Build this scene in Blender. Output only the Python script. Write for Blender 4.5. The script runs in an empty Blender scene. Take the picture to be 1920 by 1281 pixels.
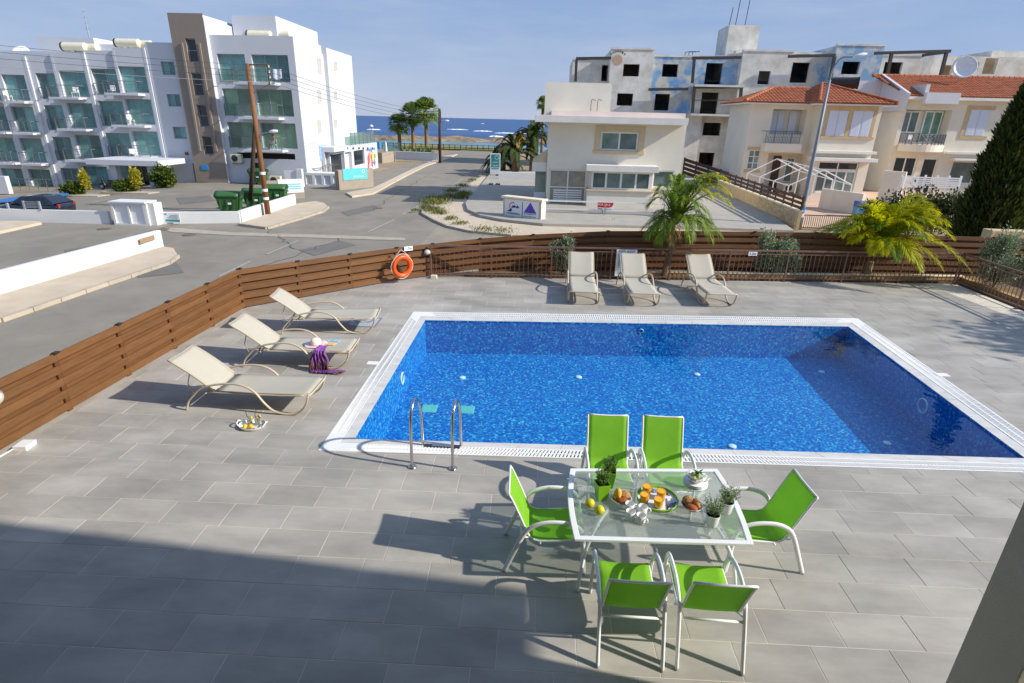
import bpy, bmesh, math, random
from mathutils import Vector, Matrix, noise
random.seed(7)
SC = bpy.context.scene
COL = SC.collection
# ------------------------------------------------------------------ camera
PIT, ROL, YAW, CH, FOC = .376, .025, -.0442, 4.5, 1056.0
def _rot():
    base = Matrix(((1,0,0),(0,0,-1),(0,1,0)))
    cp, sp = math.cos(PIT), math.sin(PIT); cr, sr = math.cos(ROL), math.sin(ROL); cy, sy = math.cos(YAW), math.sin(YAW)
    return Matrix(((cr,-sr,0),(sr,cr,0),(0,0,1))) @ Matrix(((1,0,0),(0,cp,-sp),(0,sp,cp))) @ base @ Matrix(((cy,-sy,0),(sy,cy,0),(0,0,1)))
RW = _rot()
cam_d = bpy.data.cameras.new('camera'); cam = bpy.data.objects.new('camera', cam_d); COL.objects.link(cam)
cam_d.sensor_width = 36; cam_d.lens = FOC*36/1920; cam_d.clip_start = .05; cam_d.clip_end = 60000
_t = RW.transposed()
cam.matrix_world = Matrix.Translation((0,0,CH)) @ Matrix((( _t[0][0],-_t[0][1],-_t[0][2]),(_t[1][0],-_t[1][1],-_t[1][2]),(_t[2][0],-_t[2][1],-_t[2][2]))).to_4x4()
SC.camera = cam
def ray(px, py): return _t @ Vector(((px-960)/FOC, (py-640.5)/FOC, 1))
def G(px, py, z=0.0):                      # ground point of the survey: where the sight line meets height z
    d = ray(px, py); s = (z-CH)/d.z; return Vector((d.x*s, d.y*s, z))
def PL(px, py, Y):                         # where it meets a facade standing at depth Y
    d = ray(px, py); s = Y/d.y; return Vector((d.x*s, Y, CH+d.z*s))
def area_px(pts):
    q = [RW @ (Vector(p)-Vector((0,0,CH))) for p in pts]
    if min(v.z for v in q) < .3: return 0
    s = [(v.x/v.z, v.y/v.z) for v in q]
    if not any(abs(a) < .92 and abs(b) < .62 for a, b in s): return 0
    return abs(sum(s[i][0]*s[(i+1)%len(s)][1]-s[(i+1)%len(s)][0]*s[i][1] for i in range(len(s))))/2
# ------------------------------------------------------------------ sky, sun, exposure
SUN_EL, SUN_AZ = math.radians(32), math.radians(-10)      # azimuth from +X
W = bpy.data.worlds.new('World'); SC.world = W; W.use_nodes = True
nt = W.node_tree; bg = nt.nodes['Background']
sky = nt.nodes.new('ShaderNodeTexSky'); sky.sky_type = 'NISHITA'; sky.sun_disc = False
sky.sun_elevation = SUN_EL; sky.sun_rotation = math.radians(90)-SUN_AZ
sky.air_density = 1.0; sky.dust_density = .6; sky.ozone_density = 3.0
tc = nt.nodes.new('ShaderNodeTexCoord'); mp = nt.nodes.new('ShaderNodeMapping'); mp.inputs['Scale'].default_value = (1.2,1.2,7)
nz = nt.nodes.new('ShaderNodeTexNoise'); nz.inputs['Scale'].default_value = 2.2; nz.inputs['Detail'].default_value = 7; nz.inputs['Roughness'].default_value = .62
rp = nt.nodes.new('ShaderNodeValToRGB'); rp.color_ramp.elements[0].position = .40; rp.color_ramp.elements[0].color = (0,0,0,1); rp.color_ramp.elements[1].position = .82; rp.color_ramp.elements[1].color = (.42,.42,.42,1)
mx = nt.nodes.new('ShaderNodeMix'); mx.data_type = 'RGBA'; mx.inputs[7].default_value = (2.8,3.05,3.5,1)
nt.links.new(tc.outputs['Generated'], mp.inputs[0]); nt.links.new(mp.outputs[0], nz.inputs['Vector']); nt.links.new(nz.outputs['Fac'], rp.inputs[0])
nt.links.new(rp.outputs[0], mx.inputs[0]); 
sp = nt.nodes.new('ShaderNodeSeparateXYZ'); nt.links.new(tc.outputs['Generated'], sp.inputs[0])
hz = nt.nodes.new('ShaderNodeMapRange'); hz.interpolation_type = 'SMOOTHERSTEP'; hz.inputs[1].default_value = .10; hz.inputs[2].default_value = .75; hz.inputs[3].default_value = .95; hz.inputs[4].default_value = 0; nt.links.new(sp.outputs['Z'], hz.inputs[0])
cr = nt.nodes.new('ShaderNodeValToRGB'); ce = cr.color_ramp.elements; nt.links.new(sp.outputs['Z'], cr.inputs[0])    # pale sea haze at the horizon turning to blue above it, all round
ce[0].position = 0; ce[0].color = (1.95,2.25,2.98,1); ce[1].position = .30; ce[1].color = (.86,1.40,2.62,1); k1 = ce.new(.10); k1.color = (1.36,1.86,2.88,1)
m3 = nt.nodes.new('ShaderNodeMix'); m3.data_type = 'RGBA'
nt.links.new(hz.outputs[0], m3.inputs[0]); nt.links.new(sky.outputs[0], m3.inputs[6]); nt.links.new(cr.outputs[0], m3.inputs[7])
nt.links.new(m3.outputs[2], mx.inputs[6]); nt.links.new(mx.outputs[2], bg.inputs[0])
bg.inputs[1].default_value = .15
sd = bpy.data.lights.new('sun', 'SUN'); sd.energy = 3.55; sd.angle = math.radians(.7); sd.color = (1,.94,.86)
so = bpy.data.objects.new('sun', sd); COL.objects.link(so); so.location = (40,-10,40)
so.rotation_euler = Vector((-math.cos(SUN_EL)*math.cos(SUN_AZ), -math.cos(SUN_EL)*math.sin(SUN_AZ), -math.sin(SUN_EL))).to_track_quat('-Z','Y').to_euler()
SC.view_settings.view_transform = 'Standard'; SC.view_settings.look = 'None'; SC.view_settings.gamma = 1; SC.view_settings.exposure = 0.64; SC.view_settings.use_curve_mapping = False
SC.render.engine = 'CYCLES'; SC.cycles.max_bounces = 8; SC.cycles.transparent_max_bounces = 16; SC.cycles.caustics_reflective = False; SC.cycles.caustics_refractive = False
# ------------------------------------------------------------------ helpers
def S(r, g, b):                            # sRGB 0-255 -> linear
    return tuple((c/255/12.92 if c/255 < .04045 else ((c/255+.055)/1.055)**2.4) for c in (r,g,b))
MATS = {}
def pm(name, col, rough=.6, var=.12, scale=6, bump=0, bscale=60, metal=0, spec=.5, rnd=0, detail=4, col2=None, trans=0, alpha=1, coat=0, sss=0, stretch=None, pos=False, wear=0):
    """procedural material: noise-mottled colour, per-object variation, fine relief"""
    if name in MATS: return MATS[name]
    m = bpy.data.materials.new(name); m.use_nodes = True; n = m.node_tree; b = n.nodes['Principled BSDF']; L = n.links.new
    tcx = n.nodes.new('ShaderNodeTexCoord'); src = tcx.outputs['Object']
    if pos: src = n.nodes.new('ShaderNodeNewGeometry').outputs['Position']
    if stretch:
        mpp = n.nodes.new('ShaderNodeMapping'); mpp.inputs['Scale'].default_value = stretch; L(src, mpp.inputs[0]); src = mpp.outputs[0]
    nn = n.nodes.new('ShaderNodeTexNoise'); nn.inputs['Scale'].default_value = scale; nn.inputs['Detail'].default_value = detail; nn.inputs['Roughness'].default_value = .6; L(src, nn.inputs['Vector'])
    r = n.nodes.new('ShaderNodeValToRGB'); r.color_ramp.elements[0].position = .3; r.color_ramp.elements[1].position = .7
    a = col2 if col2 else tuple(min(1,c*(1+var)) for c in col); lo = col if col2 else tuple(c*(1-var) for c in col)
    r.color_ramp.elements[0].color = (*lo,1); r.color_ramp.elements[1].color = (*a,1); L(nn.outputs['Fac'], r.inputs[0]); out = r.outputs[0]
    if rnd:
        oi = n.nodes.new('ShaderNodeObjectInfo'); gi = n.nodes.new('ShaderNodeNewGeometry')
        ad = n.nodes.new('ShaderNodeMath'); ad.operation = 'ADD'; L(oi.outputs['Random'], ad.inputs[0]); L(gi.outputs['Random Per Island'], ad.inputs[1])
        fr = n.nodes.new('ShaderNodeMath'); fr.operation = 'FRACT'; L(ad.outputs[0], fr.inputs[0])
        mr = n.nodes.new('ShaderNodeMapRange'); mr.inputs[3].default_value = 1-rnd; mr.inputs[4].default_value = 1+rnd; L(fr.outputs[0], mr.inputs[0])
        hs = n.nodes.new('ShaderNodeHueSaturation'); L(out, hs.inputs['Color']); L(mr.outputs[0], hs.inputs['Value']); out = hs.outputs[0]
    if wear:                                # broad stains and traffic wear with their own uneven shapes
        n3 = n.nodes.new('ShaderNodeTexNoise'); n3.inputs['Scale'].default_value = .55; n3.inputs['Detail'].default_value = 8; n3.inputs['Roughness'].default_value = .65; n3.inputs['Distortion'].default_value = .6; L(src, n3.inputs['Vector'])
        m3_ = n.nodes.new('ShaderNodeMapRange'); m3_.inputs[1].default_value = .35; m3_.inputs[2].default_value = .68; m3_.inputs[3].default_value = 1-wear; m3_.inputs[4].default_value = 1+wear*.5; L(n3.outputs['Fac'], m3_.inputs[0])
        h3 = n.nodes.new('ShaderNodeHueSaturation'); L(out, h3.inputs['Color']); L(m3_.outputs[0], h3.inputs['Value']); out = h3.outputs[0]
    L(out, b.inputs['Base Color'])
    b.inputs['Roughness'].default_value = rough; b.inputs['Metallic'].default_value = metal; b.inputs['Specular IOR Level'].default_value = spec
    if coat: b.inputs['Coat Weight'].default_value = coat
    if trans: b.inputs['Transmission Weight'].default_value = trans
    if alpha < 1: b.inputs['Alpha'].default_value = alpha
    if bump:
        n2 = n.nodes.new('ShaderNodeTexNoise'); n2.inputs['Scale'].default_value = bscale; n2.inputs['Detail'].default_value = 3; L(src, n2.inputs['Vector'])
        bp = n.nodes.new('ShaderNodeBump'); bp.inputs['Strength'].default_value = bump; bp.inputs['Distance'].default_value = .02; L(n2.outputs['Fac'], bp.inputs['Height']); L(bp.outputs[0], b.inputs['Normal'])
    MATS[name] = m; return m
def leafmat(name, c1, c2, tr=.35, rough=.5):
    """leaf: diffuse + light shining through, colour by leaf"""
    if name in MATS: return MATS[name]
    m = bpy.data.materials.new(name); m.use_nodes = True; n = m.node_tree; L = n.links.new; b = n.nodes['Principled BSDF']; o = n.nodes['Material Output']
    g = n.nodes.new('ShaderNodeNewGeometry'); oi = n.nodes.new('ShaderNodeObjectInfo')
    ad = n.nodes.new('ShaderNodeMath'); ad.operation = 'ADD'; L(oi.outputs['Random'], ad.inputs[0]); L(g.outputs['Random Per Island'], ad.inputs[1])
    fr = n.nodes.new('ShaderNodeMath'); fr.operation = 'FRACT'; L(ad.outputs[0], fr.inputs[0])
    r = n.nodes.new('ShaderNodeValToRGB'); r.color_ramp.elements[0].color = (*c1,1); r.color_ramp.elements[1].color = (*c2,1); L(fr.outputs[0], r.inputs[0])
    L(r.outputs[0], b.inputs['Base Color']); b.inputs['Roughness'].default_value = rough; b.inputs['Specular IOR Level'].default_value = .3
    t = n.nodes.new('ShaderNodeBsdfTranslucent'); L(r.outputs[0], t.inputs['Color']); mxs = n.nodes.new('ShaderNodeMixShader'); mxs.inputs[0].default_value = tr
    L(b.outputs[0], mxs.inputs[1]); L(t.outputs[0], mxs.inputs[2]); L(mxs.outputs[0], o.inputs[0]); MATS[name] = m; return m
def sheerglass(name, tint, gloss=.06, rough=.02, milk=0, bump=0, bscale=80, ior=1.4):
    """thin glass or water: see-through tint, fresnel reflection, optional milkiness"""
    if name in MATS: return MATS[name]
    m = bpy.data.materials.new(name); m.use_nodes = True; n = m.node_tree; L = n.links.new; o = n.nodes['Material Output']; n.nodes.remove(n.nodes['Principled BSDF'])
    t = n.nodes.new('ShaderNodeBsdfTransparent'); t.inputs[0].default_value = (*tint,1); g = n.nodes.new('ShaderNodeBsdfGlossy'); g.inputs['Roughness'].default_value = rough
    lw = n.nodes.new('ShaderNodeLayerWeight'); lw.inputs[0].default_value = .5; pw = n.nodes.new('ShaderNodeMath'); pw.operation = 'POWER'; pw.inputs[1].default_value = 5; L(lw.outputs['Facing'], pw.inputs[0])
    r0 = ((ior-1)/(ior+1))**2; f = n.nodes.new('ShaderNodeMath'); f.operation = 'MULTIPLY_ADD'; f.inputs[1].default_value = 1-r0; f.inputs[2].default_value = r0; L(pw.outputs[0], f.inputs[0])
    base = t.outputs[0]
    if milk:
        d = n.nodes.new('ShaderNodeBsdfDiffuse'); d.inputs[0].default_value = (.8,.86,.84,1); tl = n.nodes.new('ShaderNodeBsdfTranslucent'); tl.inputs[0].default_value = (.8,.86,.84,1)
        a = n.nodes.new('ShaderNodeAddShader'); mm = n.nodes.new('ShaderNodeMixShader'); mm.inputs[0].default_value = .5; L(d.outputs[0], mm.inputs[1]); L(tl.outputs[0], mm.inputs[2])
        m2 = n.nodes.new('ShaderNodeMixShader'); m2.inputs[0].default_value = milk; L(base, m2.inputs[1]); L(mm.outputs[0], m2.inputs[2]); base = m2.outputs[0]
    ms = n.nodes.new('ShaderNodeMixShader'); L(f.outputs[0], ms.inputs[0]); L(base, ms.inputs[1]); L(g.outputs[0], ms.inputs[2]); L(ms.outputs[0], o.inputs[0])
    if bump:
        tcx = n.nodes.new('ShaderNodeTexCoord'); nn = n.nodes.new('ShaderNodeTexNoise'); nn.inputs['Scale'].default_value = bscale; nn.inputs['Detail'].default_value = 3; L(tcx.outputs['Object'], nn.inputs['Vector'])
        bp = n.nodes.new('ShaderNodeBump'); bp.inputs['Strength'].default_value = bump; bp.inputs['Distance'].default_value = .02; L(nn.outputs['Fac'], bp.inputs['Height']); L(bp.outputs[0], g.inputs['Normal']); L(bp.outputs[0], lw.inputs['Normal'])
    MATS[name] = m; return m
def link(name, me, mat, parent=None, loc=None):
    o = bpy.data.objects.new(name, me); COL.objects.link(o)
    if mat and not me.materials: me.materials.append(mat)
    if parent: o.parent = parent
    if loc is not None: o.location = loc
    return o
class MB:
    def __init__(s): s.v = []; s.f = []
    def add(s, vs, fs):
        k = len(s.v); s.v += [tuple(v) for v in vs]; s.f += [tuple(i+k for i in f) for f in fs]; return s
    def box(s, a, b, M=None):
        x0,y0,z0 = a; x1,y1,z1 = b
        vs = [Vector(p) for p in ((x0,y0,z0),(x1,y0,z0),(x1,y1,z0),(x0,y1,z0),(x0,y0,z1),(x1,y0,z1),(x1,y1,z1),(x0,y1,z1))]
        if M: vs = [M @ v for v in vs]
        return s.add(vs, [(0,3,2,1),(4,5,6,7),(0,1,5,4),(1,2,6,5),(2,3,7,6),(3,0,4,7)])
    def bar(s, p, q, w, h=None, up=(0,0,1)):
        p = Vector(p); q = Vector(q); h = h or w; d = (q-p).normalized(); u = Vector(up)
        if abs(d.dot(u)) > .98: u = Vector((0,1,0))
        r = d.cross(u).normalized(); u = r.cross(d)
        vs = [c + r*(sx*w/2) + u*(sz*h/2) for c in (p,q) for sx, sz in ((-1,-1),(1,-1),(1,1),(-1,1))]
        return s.add(vs, [(0,1,2,3),(7,6,5,4),(0,4,5,1),(1,5,6,2),(2,6,7,3),(3,7,4,0)])
    def tube(s, pts, r, n=8, closed=False, flat=1.0):
        pts = [Vector(p) for p in pts]; N = len(pts); rs = r if isinstance(r, (list,tuple)) else [r]*N
        k = len(s.v); prev = None
        for i, p in enumerate(pts):
            a = pts[(i-1)%N] if (closed or i > 0) else p; b = pts[(i+1)%N] if (closed or i < N-1) else p
            d = (b-a).normalized()
            if prev is None:
                u = Vector((0,0,1)) if abs(d.z) < .9 else Vector((1,0,0)); u = (u-d*u.dot(d)).normalized()
            else: u = (prev-d*prev.dot(d)).normalized()
            prev = u; w = d.cross(u)
            for j in range(n):
                t = 2*math.pi*j/n; s.v.append(tuple(p + u*(math.cos(t)*rs[i]) + w*(math.sin(t)*rs[i]*flat)))
        for i in range(N if closed else N-1):
            for j in range(n):
                a = k+i*n; b = k+((i+1)%N)*n; s.f.append((a+j, a+(j+1)%n, b+(j+1)%n, b+j))
        if not closed:
            s.f.append(tuple(k+j for j in reversed(range(n)))); s.f.append(tuple(k+(N-1)*n+j for j in range(n)))
        return s
    def lathe(s, prof, n=16, c=(0,0,0), sx=1, sy=1, M=None):
        k = len(s.v); c = Vector(c)
        for r, z in prof:
            for j in range(n):
                t = 2*math.pi*j/n; v = c+Vector((math.cos(t)*r*sx, math.sin(t)*r*sy, z)); s.v.append(tuple(M @ v if M else v))
        for i in range(len(prof)-1):
            for j in range(n): s.f.append((k+i*n+j, k+i*n+(j+1)%n, k+(i+1)*n+(j+1)%n, k+(i+1)*n+j))
        if prof[0][0] > 1e-5 and prof[-1][0] > 1e-5: return s
        if prof[0][0] > 1e-5: s.f.append(tuple(k+j for j in reversed(range(n))))
        if prof[-1][0] > 1e-5: s.f.append(tuple(k+(len(prof)-1)*n+j for j in range(n)))
        return s
    def prism(s, poly, z0, z1):
        k = len(poly); vs = [(p[0],p[1],z0) for p in poly]+[(p[0],p[1],z1) for p in poly]
        ar = sum(poly[i][0]*poly[(i+1)%k][1]-poly[(i+1)%k][0]*poly[i][1] for i in range(k))
        if ar < 0: vs = list(reversed(vs[:k]))+list(reversed(vs[k:]))
        return s.add(vs, [tuple(reversed(range(k))), tuple(range(k,2*k))]+[(i,(i+1)%k,k+(i+1)%k,k+i) for i in range(k)])
    def quad(s, *p): return s.add(p, [tuple(range(len(p)))])
    def grid(s, fn, nu, nv):
        k = len(s.v)
        for i in range(nu+1):
            for j in range(nv+1): s.v.append(tuple(fn(i/nu, j/nv)))
        for i in range(nu):
            for j in range(nv):
                a = k+i*(nv+1)+j; s.f.append((a, a+nv+1, a+nv+2, a+1))
        return s
    def mesh(s, name, org=None):
        me = bpy.data.meshes.new(name); vs = [(v[0]-org[0],v[1]-org[1],v[2]-org[2]) for v in s.v] if org is not None else s.v
        me.from_pydata(vs, [], s.f); me.update(); return me
    def build(s, name, mat, parent=None, org=None, smooth=False, bevel=0, solid=0, sub=0, kind=None, fix=False, seg=2):
        me = s.mesh(name, org)
        if fix:
            bm = bmesh.new(); bm.from_mesh(me); bmesh.ops.remove_doubles(bm, verts=bm.verts, dist=1e-5); bmesh.ops.recalc_face_normals(bm, faces=bm.faces); bm.to_mesh(me); bm.free()
        if smooth:
            for p in me.polygons: p.use_smooth = True
            if hasattr(me,'set_sharp_from_angle') and smooth != 2: me.set_sharp_from_angle(angle=math.radians(45))
        o = link(name, me, mat, parent)
        if solid: md = o.modifiers.new('solid','SOLIDIFY'); md.thickness = solid; md.offset = 0
        if bevel: md = o.modifiers.new('bevel','BEVEL'); md.width = bevel; md.segments = seg; md.limit_method = 'ANGLE'
        if sub: md = o.modifiers.new('sub','SUBSURF'); md.levels = sub; md.render_levels = sub
        if kind: o['kind'] = kind
        return o
def tag(o, label, cat, group=None):
    o['label'] = label; o['category'] = cat
    if group: o['group'] = group
    return o
def thing(name, label, cat, loc=(0,0,0), rz=0, group=None):
    o = bpy.data.objects.new(name, None); COL.objects.link(o); o.location = loc; o.rotation_euler = (0,0,rz); o.empty_display_size = .1
    return tag(o, label, cat, group)
def dup(o, parent=None, label=None, loc=None, rz=None, scale=None):
    c = o.copy(); COL.objects.link(c)
    if parent: c.parent = parent
    if label: c['label'] = label
    if loc is not None: c.location = loc
    if rz is not None: c.rotation_euler = (0,0,rz)
    if scale is not None: c.scale = (scale,)*3
    for ch in list(KIDS.get(o.name, o.children)): dup(ch, c)
    return c
KIDS = {}
def text(name, s, size, mat, M, parent=None, org=None, align='CENTER', depth=.004, squeeze=1):
    cu = bpy.data.curves.new(name, 'FONT'); cu.body = s; cu.size = size; cu.align_x = align; cu.align_y = 'CENTER'; cu.extrude = depth/2; cu.resolution_u = 2
    t = bpy.data.objects.new(name, cu); COL.objects.link(t)
    dg = bpy.context.evaluated_depsgraph_get(); me = bpy.data.meshes.new_from_object(t.evaluated_get(dg)); bpy.data.objects.remove(t)
    MM = M @ Matrix.Diagonal((squeeze,1,1,1))
    if org is not None: MM = Matrix.Translation(-Vector(org)) @ MM
    me.transform(MM); me.materials.clear(); return link(name, me, mat, parent)
def face(origin, right, up=(0,0,1)):       # matrix: local x=right, y=up, z=towards viewer
    r = Vector(right).normalized(); u = Vector(up).normalized(); nrm = r.cross(u); u = nrm.cross(r)
    return Matrix(((r.x,u.x,nrm.x,origin[0]),(r.y,u.y,nrm.y,origin[1]),(r.z,u.z,nrm.z,origin[2]),(0,0,0,1)))
def clip(poly, a, b, keep_left=True):      # Sutherland-Hodgman against the line a->b
    out = []; sg = 1 if keep_left else -1
    side = lambda p: sg*((b[0]-a[0])*(p[1]-a[1])-(b[1]-a[1])*(p[0]-a[0]))
    for i in range(len(poly)):
        p, q = poly[i], poly[(i+1)%len(poly)]; sp, sq = side(p), side(q)
        if sp >= 0: out.append(p)
        if (sp > 0 > sq) or (sp < 0 < sq):
            t = sp/(sp-sq); out.append((p[0]+(q[0]-p[0])*t, p[1]+(q[1]-p[1])*t))
    return out
def parea(p): return sum(p[i][0]*p[(i+1)%len(p)][1]-p[(i+1)%len(p)][0]*p[i][1] for i in range(len(p)))/2
def minus(poly, hole):                     # convex pieces of poly outside a convex ccw hole
    out = []; rest = poly
    for i in range(len(hole)):
        a, b = hole[i], hole[(i+1)%len(hole)]
        o = clip(rest, a, b, False)
        if len(o) > 2 and parea(o) > 1e-4: out.append(o)
        rest = clip(rest, a, b, True)
        if len(rest) < 3: break
    return out
def inset(poly, d):                        # convex ccw polygon shrunk by d
    out = poly; n = len(poly)
    for i in range(n):
        a, b = Vector((*poly[i],)), Vector((*poly[(i+1)%n],)); e = (b-a)
        if e.length < 1e-6: continue
        e.normalize(); nn = Vector((-e.y, e.x))*d
        out = clip(out, a+nn, b+nn, True)
        if len(out) < 3: return []
    return out
def arc(cx, cy, r, a0, a1, n): return [(cx+r*math.cos(math.radians(a0+(a1-a0)*i/n)), cy+r*math.sin(math.radians(a0+(a1-a0)*i/n))) for i in range(n+1)]
def spline(pts, n=6):                      # Catmull-Rom through points
    P = [Vector(p) for p in pts]; out = []
    for i in range(len(P)-1):
        a = P[max(i-1,0)]; b = P[i]; c = P[i+1]; d = P[min(i+2,len(P)-1)]
        for k in range(n):
            t = k/n; out.append(.5*((2*b)+(c-a)*t+(2*a-5*b+4*c-d)*t*t+(3*b-a-3*c+d)*t**3))
    out.append(P[-1]); return out
# ================================================================== ground, streets
ZS = -1.5
m_asph = pm('asphalt', S(138,131,118), .9, .10, .35, .25, 90, detail=9, pos=True, wear=.14)
m_asph2 = pm('asphalt_worn', S(148,139,123), .9, .12, .5, .25, 90, detail=9, pos=True, wear=.14)
m_soil = pm('dry_ground', S(150,132,104), .95, .2, .6, .3, 30, detail=8)
m_pave = pm('pavers', S(196,180,156), .85, .10, 1.2, .2, 40, detail=6)
m_kerb = pm('kerb_stone', S(178,166,146), .85, .15, 1.5, .2, 40)
m_white = pm('white_render', (.70,.70,.68), .75, .03, 1.5, .12, 60)
m_whitepaint = pm('white_paint', (.8,.8,.79), .45, .02, 3)
m_line = pm('road_paint', S(166,161,150), .8, .15, 4)
gm = MB(); NX, NY = 60, 50
def gz(x, y):
    z = ZS-.012
    if x < -30 and y > 30: z -= min(1.0,(-30-x)/16)*min(1,(y-30)/14)*.9
    if y > 117.5: z -= min(3.5,(y-117.5)*.5)
    return z
gm.grid(lambda u, v: (-170+340*u, -40+166*v, gz(-170+340*u, -40+166*v)), NX, NY)
o = gm.build('ground', m_soil, smooth=2); o['kind'] = 'structure'
def sheet(name, pts, dz, mat, kind='structure', z=ZS):
    w = [G(p[0],p[1],z) if len(p) == 2 else Vector(p) for p in pts]
    o = MB().add([(q.x,q.y,z+dz) for q in w], [tuple(range(len(w)))]).build(name, mat, fix=True); o['kind'] = kind
    if o.data.polygons[0].normal.z < 0: o.data.flip_normals()
    return o
def slab(name, pts, h, mat, z=ZS, kind='structure'):
    w = [G(p[0],p[1],z+h) if len(p) == 2 else Vector(p) for p in pts]
    o = MB().prism([(q.x,q.y) for q in w], z-.05, z+h).build(name, mat, bevel=.02); o['kind'] = kind; return o
# one asphalt surface: car park, side street and the road to the sea
rd = MB()
def gzr(x, y): return gz(x, y)+.018
rd.grid(lambda u, v: (-60+54*u, -10+63*v, gzr(-60+54*u, -10+63*v)), 30, 30)
o = rd.build('road', m_asph, smooth=2); o['kind'] = 'structure'
sheet('side_street', [(-6,12,0),(40,12,0),(40,33,0),(-4,33,0),(-6,40,0)], .010, m_asph2)
sheet('sea_road', [(-21.5,53,0),(-6,53,0),(-5.5,58,0),(-6.2,75,0),(-6.5,100,0),(-8,124,0),(-15,128,0),(-17,110,0),(-17.5,80,0)], .010, m_asph)
# concrete strip, road markings, manhole covers
sheet('concrete_strip', [(306,429),(330,428),(430,436),(660,443),(760,447),(760,452),(660,449),(430,442),(320,436)], .024, pm('strip_concrete', S(168,158,140), .9, .12, 2, .2, 50))
for i, q in enumerate([((690,436),(740,412)),((755,403),(800,378)),((812,371),(838,355)),((848,349),(868,336)),((500,478),(560,452)),((410,520),(470,491)),((170,383),(215,372)),((402,364),(432,357))]):
    a, b = G(*q[0],ZS), G(*q[1],ZS); d = (b-a).normalized(); n = Vector((-d.y,d.x,0))*.055
    sheet('lane_line', [tuple(a-n),tuple(a+n),tuple(b+n),tuple(b-n)], .026+.0005*i, m_line)
m_iron = pm('rusty_iron', S(112,96,82), .8, .25, 8, .2, 40)
for i, (px, py) in enumerate([(355,441),(196,430),(305,431),(708,391),(560,500)]):
    c = G(px,py,ZS); MB().lathe([(.34,.019),(.34,.030),(.3,.034),(.28,.032),(.0,.033)], 20, (c.x,c.y,ZS)).build('manhole_cover', m_iron)['kind'] = 'structure'
m_patch = pm('asphalt_patch', S(112,108,102), .9, .12, 1, .3, 80, detail=8)
for i, pts in enumerate(([(560,470),(640,452),(668,460),(590,480)],[(250,500),(330,492),(345,512),(258,522)],[(640,398),(700,385),(712,391),(652,406)],[(330,372),(392,367),(404,377),(338,384)],[(120,470),(215,455),(225,464),(128,481)])): sheet('road_patch', pts, .0205+.0004*i, m_patch)
m_crack = pm('crack_tar', S(74,70,66), .8, .15, 5); rgk = random.Random(21)
for i, (p, q) in enumerate((((380,540),(640,448)),((60,500),(330,420)),((690,400),(800,330)),((500,430),(560,470)))):
    a, b = G(*p,ZS), G(*q,ZS); n_ = Vector((-(b-a).y,(b-a).x,0)).normalized(); pts = [a.lerp(b,t/18)+n_*rgk.uniform(-.22,.22) for t in range(19)]
    cm = MB()
    for t in range(18): cm.quad(*[tuple(v+Vector((0,0,.0245+.0004*i))) for v in (pts[t]-n_*.018,pts[t+1]-n_*.018,pts[t+1]+n_*.018,pts[t]+n_*.018)])
    cm.build('tar_seam', m_crack)['kind'] = 'structure'
# pavements
slab('pavement', [(-300,640),(0,552),(305,462),(325,465),(333,478),(316,491),(200,529),(0,597),(-300,690)], .13, m_pave)
slab('pavement', [(448,419),(500,426),(560,409),(605,395),(615,387),(607,380),(590,377),(560,381)], .13, m_pave)
slab('pavement', [(-200,420),(0,414),(70,414),(78,417),(0,434),(-200,480)], .13, m_pave)
slab('pavement', [(648,361),(700,352),(770,318),(832,292),(858,289),(840,297),(800,310),(760,330),(700,362),(660,368)], .13, m_pave)
pv = slab('pavement', [(905,330),(880,345),(855,358),(820,376),(795,390),(792,399),(815,412),(840,423),(880,432),(960,440),(1100,446),(1300,447),(1480,447),(1480,430),(1290,405),(1010,400),(930,330)], .13, m_pave)
m_yard = pm('yard_paving', S(166,160,148), .85, .10, 1.3, .2, 40)
slab('forecourt', [(872,380),(876,392),(900,403),(942,411),(1018,419),(1300,425),(1490,432),(1440,398),(1300,330),(1200,320),(1040,318),(925,318),(905,342)], .30, m_yard)
# joints in the pavements: raised kerb stones along the two nearest kerbs
def kerb(pts, step, name='kerb_stone', z=ZS):
    P = [G(p[0],p[1],z+.13) for p in pts]; holder = None; n = 0
    for i in range(len(P)-1):
        a, b = P[i], P[i+1]; L = (b-a).length; k = max(1,int(L/step)); d = (b-a)/k
        for j in range(k):
            p, q = a+d*j, a+d*(j+1); g = (q-p).normalized()*.012
            MB().bar((p.x+g.x,p.y+g.y,z+.065),(q.x-g.x,q.y-g.y,z+.065),.16,.15+random.uniform(-.004,.008)).build(name, m_kerb, KP); n += 1
KP = pv; kerb([(905,330),(880,345),(855,358),(820,376),(795,390),(792,399),(815,412),(840,423),(880,432),(960,440)], 1.0)
KP = bpy.data.objects['pavement']; kerb([(0,597),(200,529),(316,491),(333,478)], 1.0)
KP = bpy.data.objects['pavement.001']; kerb([(448,419),(500,426),(560,409),(605,395),(615,387)], 1.0)
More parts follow.
